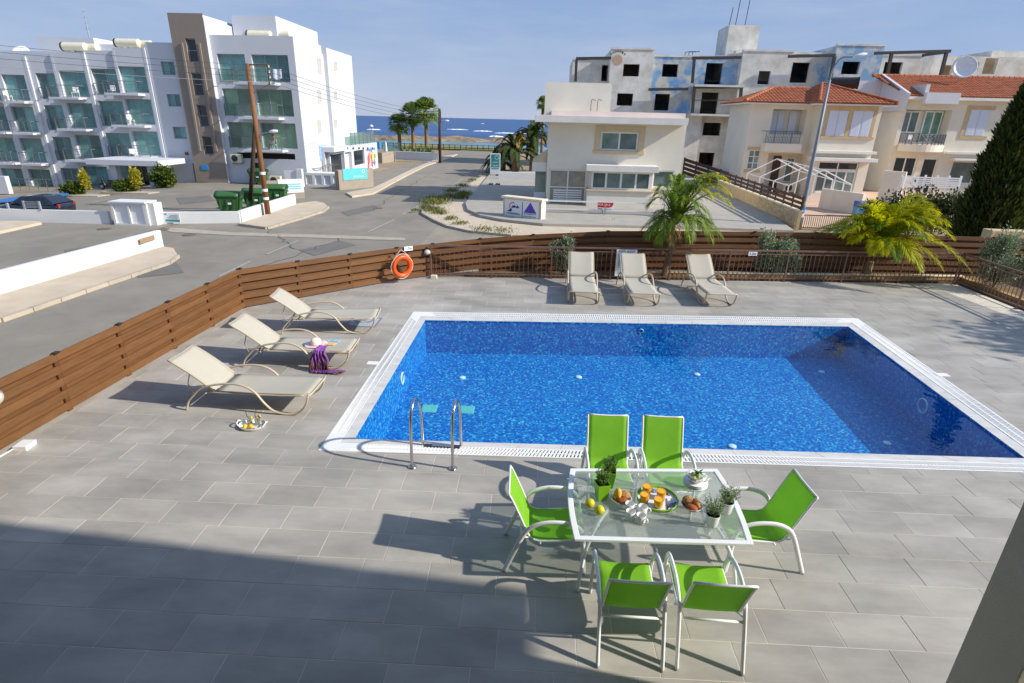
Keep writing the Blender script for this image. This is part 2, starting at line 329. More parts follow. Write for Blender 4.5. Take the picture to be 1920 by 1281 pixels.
# ================================================================== sea and coast
m_sea = pm('sea', S(8,54,106), .35, .3, .02, .5, .35, col2=S(18,86,142), detail=9, spec=.25, stretch=(.35,1,1))
sea = MB().grid(lambda u, v: (-6000+12000*u, 112+ (v**3)*16000, -3.4), 24, 40).build('sea', m_sea, smooth=2); sea['kind'] = 'structure'
sheet('lagoon', [(-62,118,0),(10,118,0),(8,150,0),(-4,205,0),(-75,212,0)], .0, pm('shallow_water', S(36,112,140), .2, .2, .12, .4, .6, col2=S(70,150,165), detail=8, stretch=(.4,1,1)), z=-3.36)
m_rock = pm('coastal_rock', S(92,78,60), .95, .3, .5, .9, 2.2, detail=9, col2=S(172,150,118))
def rocky(name, cx, cy, lx, ly, h, nu=46, nv=22, seed=0, mat=m_rock):
    def fn(u, v):
        x = cx+(u-.5)*lx; y = cy+(v-.5)*ly; e = max(0, 1-(abs(u-.5)*2)**2.5)*max(0, 1-(abs(v-.5)*2)**2.2)
        n = noise.fractal(Vector((x*.07+seed,y*.09,seed)), .9, 2.1, 6)
        return (x, y, -4.6+ (e**.6)*(h+1.4) + n*1.0*min(1,e*3))
    o = MB().grid(fn, nu, nv).build(name, mat); o['kind'] = 'structure'; return o
rocky('headland', -50, 216, 86, 20, 1.3, seed=3)
rocky('headland', -12, 220, 40, 13, .8, seed=9)
rocky('headland', -84, 180, 60, 60, 3.0, seed=5, mat=pm('scrub_hill', S(86,92,52), .95, .35, .5, .5, 2, col2=S(150,132,92)))
m_foam = pm('sea_foam', (.8,.83,.85), .7, .1, .8)
for i, (px, py, w, dp) in enumerate([(858,243,26,5),(905,246,24,5),(958,250,40,5),(960,261,26,4),(930,256,18,3),(700,243,16,5),(990,248,20,4),(905,232,4,2)]):
    c = G(px,py,-3.2); L = w*c.y/FOC*.95
    def ff(u, v, c=c, L=L, dp=dp, i=i):
        e = math.sin(math.pi*min(1,max(0,u)))**.6
        return (c.x+(u-.5)*L*1.6, c.y+(v-.5)*dp*1.6*e+noise.noise(Vector((u*5+i,i,0)))*3, -3.35+ .75*math.sin(math.pi*v)*e*(.55+.6*abs(noise.noise(Vector((u*9,v*2,i*3))))))
    MB().grid(ff, 26, 6).build('breaking_wave', m_foam, smooth=2)['kind'] = 'stuff'
slab('coast_lawn', [(-30,119,0),(-9,116,0),(-8.6,128,0),(-31,134,0)], .25, pm('dry_lawn', S(96,110,44), .95, .3, .8, .5, 6, col2=S(150,138,74)))
# ================================================================== our house (behind and above the camera, pier at the right edge)
m_house = pm('house_render', S(172,166,146), .9, .05, 3, .5, 160)
hs = tag(thing('villa', 'beige rendered villa whose corner pier stands at the right edge', 'house'), 'beige rendered villa whose corner pier stands at the right edge', 'house')
MB().box((3.09,2.66,-.02),(3.6,3.08,6.4)).build('pier', m_house, hs, bevel=.008)
MB().prism([(-15,-7),(10.2,-7),(10.2,2.66),(-15,4.85)], 6.4, 6.62).build('roof_slab', m_house, hs)  # unseen roof, outline slanted and sized to cast the terrace's shadow edge
MB().box((-15,-7,-.02),(10.2,-1.6,6.4)).build('wall', m_house, hs)
MB().box((-15,-1.6,2.75),(3.0,.55,2.95)).build('balcony_slab', m_house, hs)
# ================================================================== terrace of grey tiles
T = [(-7.42,.2),(14,.2),(13.15,8.0),(13.15,17.92),(-3.24,16.52),(-4.12,15.9),(-7.18,12.95)]
Q = [(-3.05,6.81),(7.85,7.17),(8.14,13.97),(-3.04,13.11)]
WT = [(-2.64,7.18),(7.33,7.54),(7.59,13.31),(-2.64,12.56)]
MID = [tuple(Q[i][k]+(WT[i][k]-Q[i][k])*.60 for k in (0,1)) for i in range(4)]
m_grout = pm('grout', S(214,204,184), .95, .12, 3)
TB = MB()
tri = [T[i:i+1] for i in range(len(T))]
for pc in minus(T, [Vector(q) for q in Q]): TB.prism(pc, -.30, -.0032)
terrace = TB.build('terrace', m_grout); terrace['kind'] = 'structure'
m_tile = pm('slate_tile', S(168,163,153), .58, .19, 1.7, .06, 26, rnd=.09, detail=8, spec=.35, stretch=(.55,1.3,1), pos=True, wear=.18)
PX, PY, GAP = .725, .412, .0065
def tile_mesh(poly, name='tile'):
    p0 = inset(poly, GAP/2)
    if len(p0) < 3 or abs(parea(p0)) < .004: return None
    p1 = inset(p0, .003)
    if len(p1) != len(p0): p1 = p0
    n = len(p0); m = MB()
    m.add([(*p,-.010) for p in p0]+[(*p,-.0014) for p in p0]+[(*p,0) for p in p1], [tuple(range(2*n,3*n))]+[(i,(i+1)%n,n+(i+1)%n,n+i) for i in range(n)]+[(n+i,n+(i+1)%n,2*n+(i+1)%n,2*n+i) for i in range(n)])
    return m
full = tile_mesh([(0,0),(PX,0),(PX,PY),(0,PY)]).mesh('tile'); full.materials.append(m_tile)
rng = random.Random(3); tiles = []
for r in range(44):
    y = .25+r*PY; off = [0,.36,.70,.18,.55,.86][r%6]*PX + rng.uniform(-.03,.03)
    for c in range(-12, 21):
        x = c*PX+off; sl = .012
        rect = [(x,y+sl*x),(x+PX,y+sl*(x+PX)),(x+PX,y+PY+sl*(x+PX)),(x,y+PY+sl*x)]
        p = rect
        for i in range(len(T)):
            p = clip(p, T[i], T[(i+1)%len(T)])
            if len(p) < 3: break
        if len(p) < 3: continue
        isfull = abs(parea(p)-PX*PY) < 1e-6
        pcs = minus(p, [Vector(q) for q in Q]); tot = sum(parea(k) for k in pcs)
        if not pcs: continue
        if abs(tot-parea(p)) < 1e-6: pcs = [p]
        else: isfull = False
        for k in pcs: tiles.append((area_px([(a,b,0) for a,b in k]), k, isfull, x, y, sl))
tiles.sort(key=lambda t: -t[0]); SHEAR = None
rest = MB()
for i, (a, k, fl, x, y, sl) in enumerate(tiles):
    if i < 300:
        if fl:
            o = link('tile', full, None, terrace, (x,y+sl*x,random.uniform(-.0012,.0012))); o.rotation_euler = (random.uniform(-.001,.001),random.uniform(-.0008,.0008),math.atan(sl))
        else:
            m = tile_mesh(k)
            if m: m.build('tile', m_tile, terrace)
    else:
        m = tile_mesh(k)
        if m: rest.add(m.v, m.f)
rest.build('tile', m_tile, terrace, kind='stuff')
# retaining wall under the terrace, planting bed
FEN = [(-7.62,-3),(-7.46,6.3),(-7.24,12.93),(-4.12,15.92),(-3.2,16.62),(-1.82,17.15),(-.2,17.5),(2.13,17.8),(4.82,18.05),(8.75,18.4),(11.7,18.65),(14.6,18.9),(16.6,19.05),(16.9,12),(16.9,4)]
RISE = [(-3.2,0),(-1.82,.10),(-.2,.21),(2.13,.34),(4.82,.385),(8.75,.40),(11.7,.385),(14.6,.35),(16.6,.30)]
def rise(x):
    for (a,u),(b,v) in zip(RISE,RISE[1:]):
        if a <= x <= b: return u+(v-u)*(x-a)/(b-a)
    return 0 if x < 0 else .30
m_earth = pm('bed_soil', S(120,96,66), .95, .35, 5, .8, 30)
bed = [(-3.1,16.64),(-.1,16.90),(13.2,18.0),(13.2,7.0),(16.7,7.0),(16.5,18.95),(14.6,18.8),(11.7,18.55),(8.75,18.3),(4.82,17.95),(2.13,17.7),(-.2,17.40),(-1.82,17.05)]
MB().prism(bed, -.02, .05).build('planting_bed', m_earth)['kind'] = 'structure'
m_ochre = pm('ochre_stone', S(176,138,86), .9, .2, 4, .3, 40); m_cream = pm('cream_coping', S(226,214,184), .85, .08, 4)
def wallrun(name, pts, z0, z1, th, mat, **k):
    m = MB()
    for i in range(len(pts)-1):
        a, b = Vector((*pts[i][:2],0)), Vector((*pts[i+1][:2],0)); d = (b-a).normalized(); n = Vector((-d.y,d.x,0))*th/2; e = d*(.001*(i%2))
        m.prism([tuple((a-n-e)[:2]),tuple((b-n+e)[:2]),tuple((b+n+e)[:2]),tuple((a+n-e)[:2])], z0+.0007*i, z1+.0007*i)
    return m.build(name, mat, **k)
rw = wallrun('retaining_wall', [(p[0],p[1]) for p in FEN], ZS-.1, -.013, .5, pm('concrete', S(170,160,142), .9, .15, 1.2, .3, 30)); rw['kind'] = 'structure'
kb = wallrun('planter_kerb', [(3.2,17.30),(8.5,17.75),(13.5,18.18)], .02, .17, .12, m_ochre); kb['kind'] = 'structure'
wallrun('coping_strip', [(3.2,17.30),(8.5,17.75),(13.5,18.18)], .172, .205, .15, m_cream, parent=kb)
kb = wallrun('planter_kerb', [(13.5,18.12),(13.7,7)], .02, .16, .16, m_ochre); kb['kind'] = 'structure'
# ================================================================== swimming pool
m_mos = bpy.data.materials.new('pool_mosaic'); m_mos.use_nodes = True; n = m_mos.node_tree; L = n.links.new; b = n.nodes['Principled BSDF']
tcx = n.nodes.new('ShaderNodeTexCoord'); ad = n.nodes.new('ShaderNodeVectorMath'); ad.operation = 'ADD'; wv = n.nodes.new('ShaderNodeTexNoise'); wv.inputs['Scale'].default_value = 2.6; L(tcx.outputs['Object'], wv.inputs['Vector']); ws = n.nodes.new('ShaderNodeVectorMath'); ws.operation = 'SCALE'; ws.inputs['Scale'].default_value = .09; L(wv.outputs['Color'], ws.inputs[0]); L(ws.outputs[0], ad.inputs[1]); L(tcx.outputs['Object'], ad.inputs[0])      # grid warped in the pattern to imitate refraction through rippled water
sc_ = n.nodes.new('ShaderNodeVectorMath'); sc_.operation = 'SCALE'; sc_.inputs['Scale'].default_value = 1/.034; L(ad.outputs[0], sc_.inputs[0])
fl = n.nodes.new('ShaderNodeVectorMath'); fl.operation = 'FLOOR'; L(sc_.outputs[0], fl.inputs[0])
wn = n.nodes.new('ShaderNodeTexWhiteNoise'); L(fl.outputs[0], wn.inputs[0])
r = n.nodes.new('ShaderNodeValToRGB'); r.color_ramp.interpolation = 'CONSTANT'; e = r.color_ramp.elements
e[0].position = 0; e[0].color = (*S(6,86,168),1); e[1].position = .34; e[1].color = (*S(8,106,184),1)
for p_, c_ in ((.56,S(12,126,192)),(.78,S(30,148,198)),(.93,S(92,184,206))): k_ = e.new(p_); k_.color = (*c_,1)
L(wn.outputs[0], r.inputs[0]); L(r.outputs[0], b.inputs['Base Color']); b.inputs['Roughness'].default_value = .35
PD = -.86
bs = MB(); w4 = [Vector((*p,0)) for p in WT]
for i in range(4):
    a, c = w4[i], w4[(i+1)%4]; bs.quad((a.x,a.y,-.012),(a.x,a.y,PD),(c.x,c.y,PD),(c.x,c.y,-.012))
bs.quad(*[(p.x,p.y,PD) for p in w4])
pool = bs.build('swimming_pool', m_mos); pool['kind'] = 'structure'
wt = MB().quad(*[(p[0],p[1],-.035) for p in WT]).build('pool_water', sheerglass('pool_water', (.80,.95,1.0), bump=.3, bscale=2.4, ior=1.33), pool)
m_grate = pm('white_plastic', (.80,.80,.77), .5, .03, 6); m_marble = pm('grey_marble', S(206,204,198), .45, .16, 2.2, 0, detail=9, stretch=(1,2.4,1)); m_chan = pm('channel', S(92,92,86), .9, .2, 8)
ch = MB()
for i in range(4):
    j = (i+1)%4; ch.quad((*Q[i],-.075),(*Q[j],-.075),(*MID[j],-.075),(*MID[i],-.075)); ch.quad((*Q[i],0),(*Q[j],0),(*Q[j],-.075),(*Q[i],-.075)); ch.quad((*MID[j],0),(*MID[i],0),(*MID[i],-.075),(*MID[j],-.075))
ch.build('overflow_channel', m_chan, pool)
lp = lambda a, b, t: (a[0]+(b[0]-a[0])*t, a[1]+(b[1]-a[1])*t)
slats = []
for i in range(4):
    j = (i+1)%4; L_ = (Vector(Q[j])-Vector(Q[i])).length; c0 = .42/L_; nS = int(L_*(1-2*c0)/.054)
    fr = MB()
    for (ta, tb) in ((.0,.10),(.46,.54),(.90,1.0)):
        A = [lp(lp(Q[i],MID[i],ta),lp(Q[j],MID[j],ta),c0), lp(lp(Q[i],MID[i],ta),lp(Q[j],MID[j],ta),1-c0), lp(lp(Q[i],MID[i],tb),lp(Q[j],MID[j],tb),1-c0), lp(lp(Q[i],MID[i],tb),lp(Q[j],MID[j],tb),c0)]
        fr.prism(A, -.03, .0035)
    fr.build('grating_frame', m_grate, pool)
    # white mitred corner plates
    A = [Q[i], lp(Q[i],Q[j],c0), lp(MID[i],MID[j],c0), MID[i]]; MB().prism(A, -.03, .004).build('corner_plate', m_grate, pool)
    A = [Q[j], MID[j], lp(MID[i],MID[j],1-c0), lp(Q[i],Q[j],1-c0)]; MB().prism(A, -.03, .0042).build('corner_plate', m_grate, pool)
    for k in range(nS):
        t0 = c0+(1-2*c0)*(k+.25)/nS; t1 = c0+(1-2*c0)*(k+.77)/nS
        A = [lp(lp(Q[i],MID[i],.1),lp(Q[j],MID[j],.1),t0), lp(lp(Q[i],MID[i],.1),lp(Q[j],MID[j],.1),t1), lp(lp(Q[i],MID[i],.9),lp(Q[j],MID[j],.9),t1), lp(lp(Q[i],MID[i],.9),lp(Q[j],MID[j],.9),t0)]
        slats.append((area_px([(*p,0) for p in A]), A))
    nC = max(1,int((Vector(WT[j])-Vector(WT[i])).length/.62))
    for k in range(nC):
        t0, t1 = k/nC, (k+1)/nC; A = inset([lp(MID[i],MID[j],t0),lp(MID[i],MID[j],t1),lp(WT[i],WT[j],t1),lp(WT[i],WT[j],t0)], .003)
        if len(A) > 2: MB().prism(A, -.09, -.002+random.uniform(-.001,.001)).build('coping_slab', m_marble, pool)
slats.sort(key=lambda t: -t[0]); rs = MB()
for i, (a, A) in enumerate(slats):
    if i < 300: MB().prism(A, -.022, .003).build('grating_slat', m_grate, pool)
    else: rs.prism(A, -.022, .003)
rs.build('grating_slat', m_grate, pool, kind='stuff')
m_fit = pm('pool_fitting', (.78,.86,.86), .4, .05, 6)
for (px, py) in [(867,709),(1085,708),(1307,703),(1540,698),(1373,838),(1663,832)]:
    c = G(px,py,PD); MB().lathe([(.07,0),(.07,.02),(.05,.032),(0,.032)], 16, (c.x,c.y,PD+.002)).build('floor_inlet', m_fit, pool, smooth=True)
m_drain = pm('drain_cover', S(120,205,195), .5, .1, 20)
for (px, py) in [(805,767),(875,769)]:
    c = G(px,py,PD); q = MB()
    q.box((c.x-.15,c.y-.15,PD+.002),(c.x+.15,c.y+.15,PD+.012))
    for k in range(6): q.box((c.x-.13,c.y-.13+k*.048,PD+.012),(c.x+.13,c.y-.115+k*.048,PD+.02))
    q.build('main_drain', m_drain, pool)
def wall_ring(name, c, ax, r):
    M = Matrix.Translation(c) @ Vector((0,0,1)).rotation_difference(Vector(ax)).to_matrix().to_4x4()
    MB().lathe([(r,0),(r,.02),(r*.86,.03),(r*.82,.010),(r*.82,0)], 24, M=M).build(name, m_fit, pool, smooth=True)
wall_ring('pool_light', (-2.635,10.1,-.38), (1,0,0), .13); wall_ring('pool_light', (7.44,9.95,-.40), (-1,0,0), .15); wall_ring('wall_inlet', (2.55,12.95,-.2), (0,-1,0), .06)
# lids and depth-mark tiles flush in the paving
sk = tag(thing('skimmer_hatch', 'grey blue square access hatch in the paving by the farthest left lounger', 'hatch', (0,0,0)), 'grey blue square access hatch in the paving by the farthest left lounger', 'hatch')
c = G(682,604); m_lid = pm('grey_lid', S(170,182,196), .5, .05, 4)
MB().box((c.x-.30,c.y-.27,-.004),(c.x+.30,c.y+.27,.006)).build('lid', m_lid, sk, bevel=.003)
hf = MB()
for a in ((-.36,-.33,.36,-.29),(-.36,.29,.36,.33),(-.36,-.288,-.32,.288),(.32,-.288,.36,.288)): hf.box((c.x+a[0],c.y+a[1],-.004),(c.x+a[2],c.y+a[3],.005))
hf.build('hatch_frame', pm('lid_frame', S(120,132,146), .5, .05, 4), sk)
for (px, py, lb) in ((701,681,'small white depth mark tile in the paving left of the pool'),(1768,703,'small white depth mark tile in the paving right of the pool')):
    c = G(px,py); tag(MB().box((c.x-.13,c.y-.075,-.004),(c.x+.11,c.y+.075,.006)).build('marker_tile', m_grate, bevel=.002), lb, 'tile', 'depth mark tiles beside the pool')
# ladder
m_steel = pm('stainless_steel', (.55,.53,.50), .22, .08, 9, metal=1)
ld = thing('pool_ladder', 'stainless steel pool ladder with two curved handrails', 'ladder')
for (bx, by, tx) in ((G(773,876).x,G(773,876).y,0),(G(849,879).x,G(849,879).y,0)):
    P = spline([(bx,by,0),(bx,by,.30),(bx+.005,by,.62),(bx+.01,by+.04,.82),(bx+.02,by+.17,.93),(bx+.03,by+.36,.86),(bx+.035,by+.50,.62),(bx+.035,by+.56,.30),(bx+.035,by+.58,-.05),(bx+.035,by+.60,-.62)], 6)
    h = MB().tube(P, .021, 12).build('handrail', m_steel, ld, smooth=2)
    MB().lathe([(.062,0),(.062,.008),(.05,.02),(.026,.026),(.024,.04)], 20, (bx,by,.001)).build('flange', m_steel, h, smooth=True)
a, c = G(773,876), G(849,879)
for k, z in enumerate((.015,-.26,-.53)):
    st = MB().box((a.x+.06,a.y+.52+.01*k,z-.03),(c.x+.02,a.y+.60+.01*k,z)).build('step', pm('step_dark', S(40,48,62), .5, .1, 9), ld, bevel=.006)
    MB().box((a.x+.17,a.y+.53+.01*k,z+.001),(c.x-.09,a.y+.59+.01*k,z+.006)).build('tread', m_steel, st)
# ================================================================== brown board fence round the terrace
m_wood = pm('brown_board', S(112,75,40), .62, .22, 3, .12, 50, rnd=.15, detail=6, stretch=(1,1,9)); m_wood2 = pm('brown_post', S(98,60,32), .65, .15, 4, .1, 50)
def board_fence(root, pts, sect, z0=.03, nb=5, bh=.124, pitch=.206, inner=1, up=False):
    P = [Vector((*p[:2],0)) for p in pts]; S_ = [P[0]]
    for i in range(len(P)-1):
        L_ = (P[i+1]-P[i]).length; k = max(1,round(L_/sect)); S_ += [P[i]+(P[i+1]-P[i])*(j/k) for j in range(1,k+1)]
    top0 = z0+(nb-1)*pitch+bh; rz_ = (lambda p: rise(p.x)) if up else (lambda p: 0)
    for i, p in enumerate(S_):
        top = top0+rz_(p); d = (S_[min(i+1,len(S_)-1)]-S_[max(i-1,0)]).normalized(); M = Matrix.Translation(p) @ Matrix.Rotation(math.atan2(d.y,d.x),4,'Z')
        po = MB().box((-.045,-.021,-.02),(.045,.021,top-.004),M).build('post', m_wood2, root)
        MB().box((-.05,-.085*1,top+.003),(.05,-.01,top+.022),M).build('bracket', pm('black_metal', S(44,42,40), .6, .1, 9), po) if i % 1 == 0 else None
    for i in range(len(S_)-1):
        a, b = S_[i], S_[i+1]; d = (b-a).normalized(); n = Vector((d.y,-d.x,0))*inner; g = d*.0018
        ra, rb = rz_(a), rz_(b); ex = int((max(ra,rb)+.10)/pitch)
        for k in range(-ex, nb):
            z = z0+k*pitch+bh/2; o1 = n*.034; za, zb = Vector((0,0,z+ra)), Vector((0,0,z+rb)); hp = Vector((0,0,pitch/2))
            MB().bar(a+o1+g+za, b+o1-g+zb, .024, bh).build('board', m_wood, root)
            if k < nb-1: MB().bar(a-n*.034+g+za+hp, b-n*.034-g+zb+hp, .024, bh+.02).build('board', m_wood, root)
lf = thing('board_fence', 'brown horizontal board fence along the left side of the terrace', 'fence')
board_fence(lf, FEN[:3], 1.32)
bf = thing('board_fence', 'curving brown board fence behind the pool and the planting bed', 'fence')
board_fence(bf, FEN[2:13], 1.6, up=True)
rf = thing('board_fence', 'dark brown board fence at the right edge behind the railing corner', 'fence')
board_fence(rf, FEN[12:], 1.7, z0=.33)
# metal railing
m_rail = pm('brown_metal', S(122,92,82), .5, .12, 8)
def railing(root, pts, sect, h=.96):
    P = [Vector((*p[:2],0)) for p in pts]
    for i in range(len(P)-1):
        a, b = P[i], P[i+1]; k = max(1,round((b-a).length/sect)); d = (b-a)/k; u = d.normalized()
        for j in range(k+(1 if i == len(P)-2 else 0)):
            p = a+d*j; po = MB().box((p.x-.02,p.y-.02,0),(p.x+.02,p.y+.02,h-.024)).build('post', m_rail, root)
            MB().box((p.x-.045,p.y-.045,0),(p.x+.045,p.y+.045,.012)).build('base_plate', m_rail, po)
        MB().bar(a+Vector((0,0,h)), b+Vector((0,0,h)), .045, .045).build('top_rail', m_rail, root)
        for j in range(k):
            p, q = a+d*j+u*.022, a+d*(j+1)-u*.022
            MB().bar(p+Vector((0,0,.10)), q+Vector((0,0,.10)), .028, .028).build('bottom_rail', m_rail, root)
            MB().bar(p+Vector((0,0,h-.11)), q+Vector((0,0,h-.11)), .02, .02).build('middle_rail', m_rail, root)
            m = int((q-p).length/.135)
            for t in range(1,m):
                c = p+(q-p)*(t/m); MB().box((c.x-.007,c.y-.007,.114),(c.x+.007,c.y+.007,h-.12)).build('picket', m_rail, root)
rl = thing('metal_railing', 'brown metal railing with thin upright bars behind the loungers', 'railing')
railing(rl, [(-3.22,16.42),(13.05,17.86)], 1.86)
rl2 = thing('metal_railing', 'brown metal railing running forward from the far right corner', 'railing')
railing(rl2, [(13.09,17.80),(13.0,8.0)], 2.4)
# ================================================================== sun loungers
m_sling = pm('beige_sling', S(180,174,158), .8, .04, 3, .12, 260); m_lfr = pm('beige_frame', S(188,172,146), .42, .06, 5); m_sling_d = pm('dark_strap', S(96,90,80), .8, .1, 9)
def make_lounger(label):
    r = thing('sun_lounger', label, 'sun lounger', group='sun loungers round the pool')
    prof = [(0,0),(.05,.14),(.13,.24),(.29,.39),(.52,.475),(.80,.51),(1.02,.48),(1.18,.375),(1.30,.20),(1.44,.06),(1.62,.016),(1.80,.03),(1.93,.12),(2.00,.24),(2.03,.355)]
    W_ = .335
    for s in (-1,1):
        fr = MB().tube(spline([(x,s*(W_+.035),z) for x, z in prof], 4), .017, 10, flat=1.25).build('side_frame', m_lfr, r, smooth=2)
    # seat and back rails with cross tubes
    sr = MB()
    for s in (-1,1):
        sr.tube(spline([(.34,s*W_,.33),(1.0,s*W_,.325),(1.6,s*W_,.325),(1.96,s*W_,.345)],3), .015, 8)
    sr.build('seat_rail', m_lfr, r, smooth=2)
    ft = MB().tube(spline([(2.03,-W_-.035,.355),(2.06,-W_+.06,.36),(2.06,0,.36),(2.06,W_-.06,.36),(2.03,W_+.035,.355)],4), .017, 8); ft.build('foot_bar', m_lfr, r, smooth=2)
    for x, z in ((.36,.315),(.14,.25),(1.22,.31)): MB().tube([(x,-W_-.03,z),(x,W_+.03,z)], .012, 8).build('cross_bar', m_lfr, r, smooth=2)
    def back(u, v): t = u; return Vector((.50-.66*t-.0*t, (v-.5)*2*W_, .345+.50*t+.03*math.sin(math.pi*t*.95)-.018*math.sin(math.pi*v)))
    bk = MB()
    for s in (0,1): bk.tube([back(i/8,s)+Vector((0,0,.0)) for i in range(9)], .015, 8)
    bk.tube([back(1,i/6) for i in range(7)], .014, 8); bk.build('back_frame', m_lfr, r, smooth=2)
    MB().grid(lambda u, v: back(u,v)+Vector((0,0,.012)), 10, 8).build('back_sling', m_sling, r, smooth=2, solid=.004)
    MB().grid(lambda u, v: Vector((.52+1.53*u, (v-.5)*2*W_, .342+.018*u-.02*math.sin(math.pi*v)*math.sin(math.pi*min(1,u*1.02)))), 12, 8).build('seat_sling', m_sling, r, smooth=2, solid=.004)
    st = MB()
    for s in (-1,1): st.tube([(.14,s*.30,.24),(.06,s*.30,.44),(.12,s*.30,.62)], .009, 6)
    st.tube([(.12,-.30,.62),(.12,.30,.62)], .009, 6); st.build('back_prop', m_lfr, r, smooth=2)
    k = MB()
    for s in (-1,1): k.lathe([(.018,0),(.018,.02),(0,.02)], 8, (.48,s*(W_-.02),.352)); k.lathe([(.014,0),(.014,.012),(0,.012)], 8, (2.0,s*(W_-.03),.352))
    k.build('hinge_knob', m_sling_d, r)
    return r
L0 = make_lounger('beige sun lounger nearest the camera, behind the tray of lemon drinks')
L0.location = (-5.58,8.15,0); L0.rotation_euler = (0,0,.0)
dup(L0, None, 'beige sun lounger carrying the sun hat, magazine and purple scarf', (-5.54,9.86,0), .06)
dup(L0, None, 'beige sun lounger at the fence corner beside the grey access hatch', (-5.60,11.62,0), .13)
for lb, x, y, rz in (('beige sun lounger by the railing, leftmost of the three facing the camera', 1.24,16.30,-math.pi/2-.01), ('beige sun lounger in front of the pool rules board', 2.74,16.35,-math.pi/2+.02), ('beige sun lounger by the palm trunk, standing alone on the right', 4.70,16.55,-math.pi/2+.05)):
    dup(L0, None, lb, (x,y,0), rz, 1.07)
# things on the middle lounger
m_straw = pm('straw', S(238,226,206), .85, .1, 40, .3, 120); m_pink = pm('pink_ribbon', S(222,178,190), .8, .1, 10)
ht = thing('sun_hat', 'white straw sun hat with pink brim lying on the middle lounger', 'hat', (-4.24,9.92,.345), .3)
h_ = MB().lathe([(0,.135),(.05,.132),(.085,.115),(.10,.08),(.105,.03),(.108,.012)], 24).build('crown', m_straw, ht, smooth=2)
MB().lathe([(.109,.014),(.112,.018),(.112,.034),(.107,.036)], 24).build('ribbon', m_pink, ht, smooth=True)
br = MB(); NB = 28
br.grid(lambda u, v: Vector((math.cos(6.2832*u)*(.108+.11*v), math.sin(6.2832*u)*(.108+.11*v)*.95, .012+.012*math.sin(6.2832*u*3)*v-.006*v)), NB, 4)
br.build('brim', pm('pink_straw', S(232,204,204), .85, .1, 40), ht, smooth=2, solid=.004)
mg = thing('magazine', 'open magazine with a blue beach cover beside the sun hat', 'magazine', (-3.98,10.06,.345), -.12)
MB().box((-.10,.0,.0),(.12,.14,.012)).build('cover', pm('blue_cover', S(30,96,150), .4, .5, 9, col2=S(190,230,240)), mg)
MB().box((-.11,-.14,.0),(.11,-.002,.010)).build('page', pm('sand_page', S(222,184,110), .6, .15, 14), mg)
# purple scarf draped over the edge
m_scarf = pm('purple_scarf', S(96,60,84), .8, .4, 16, .3, 60, col2=S(158,84,188), detail=6); m_scarf2 = pm('brown_fringe', S(112,80,52), .8, .3, 20)
sc = thing('scarf', 'crumpled purple and brown scarf hanging off the middle lounger to the floor', 'scarf')
def drape(u, v):
    f = math.sin(v*6.2832*5.5+u*2.5); x = -4.03+.34*(v-.5)*(.62+.5*u)+.03*math.sin(u*8+v*4)
    nz_ = noise.noise(Vector((u*6,v*9,1.3)))*.03
    if u < .28: y, z = 9.80-.30*u/.28, .372+.016*abs(f)+abs(nz_)
    elif u < .80: s = (u-.28)/.52; y, z = 9.497-.03*s-.022*f-nz_, .365-.345*s
    else: s = (u-.80)/.20; y, z = 9.46-.13*s-.01*f, .018+.022*abs(f)+abs(nz_)*.6; x += .16*s*(.4+v)
    return Vector((x, y, z))
MB().grid(drape, 44, 48).build('cloth', m_scarf, sc, smooth=2, solid=.002)
fg = MB(); rgs = random.Random(4)
for i in range(44):
    v = rgs.random(); p = drape(rgs.uniform(.45,.7),v)+Vector((0,-.012,0)); q = p+Vector((rgs.uniform(-.03,.04),-.025,-.10)); fg.tube(spline([p,q,q+Vector((rgs.uniform(-.03,.05),-.02,-.07))],2), .004, 4)
for i in range(40):
    p = Vector((-3.86+.30*rgs.random(),9.36+rgs.uniform(-.05,.05),.02+.02*rgs.random())); fg.tube([p,p+Vector((.04+.03*rgs.random(),rgs.uniform(-.03,.03),.01))], .004, 4)
fg.build('fringe', m_scarf2, sc, smooth=2)
MB().grid(lambda u, v: Vector((-3.90+.36*u, 9.40+.10*(v-.5)*(1-.3*u)+.05*u+.018*math.sin(u*19+v*6), .016+.035*abs(math.sin(u*11+v*7))*(1-.4*u)+.012*abs(noise.noise(Vector((u*9,v*6,0)))))), 26, 12).build('trailing_end', m_scarf, sc, smooth=2, solid=.002)
# tray of drinks on the floor
m_china = pm('white_china', (.80,.80,.78), .22, .02, 6); m_lemon = pm('lemon_peel', S(240,200,20), .45, .12, 8, .25, 90)
def lemon(label, loc, r=.034, rz=0, group=None, mat=None):
    prof = [(0,-1.22),(.12,-1.14),(.30,-1.0),(.66,-.78),(.93,-.38),(1.0,0),(.93,.38),(.66,.78),(.30,1.0),(.13,1.13),(0,1.2)]
    M = Matrix.Translation((0,0,r)) @ Matrix.Rotation(rz,4,'Z') @ Matrix.Rotation(math.pi/2,4,'Y')
    o = MB().lathe([(a*r,b*r) for a,b in prof], 18, M=M).build('lemon', mat or m_lemon, None, smooth=2); o.location = loc
    return tag(o, label, 'lemon', group)
TX, TY = -4.29,7.37
ty = MB().lathe([(.0,.008),(.165,.008),(.18,.016),(.196,.05),(.202,.05),(.188,.012),(.17,.0),(0,.0)], 36, (0,0,0), 1.0, .82)
tr = tag(ty.build('serving_tray', m_china, None, smooth=True), 'white oval serving tray with raised handles on the paving by the nearest lounger', 'tray'); tr.location = (TX,TY,.0)
for s in (-1,1):
    MB().tube(spline([(s*.185,-.07,.045),(s*.215,-.05,.075),(s*.222,0,.09),(s*.215,.05,.075),(s*.185,.07,.045)],4), .010, 8).build('handle', m_china, tr, smooth=2)
lemon('bright lemon on the left of the floor tray, tilted on its end', (TX-.075,TY-.075,.010), .034, .7)
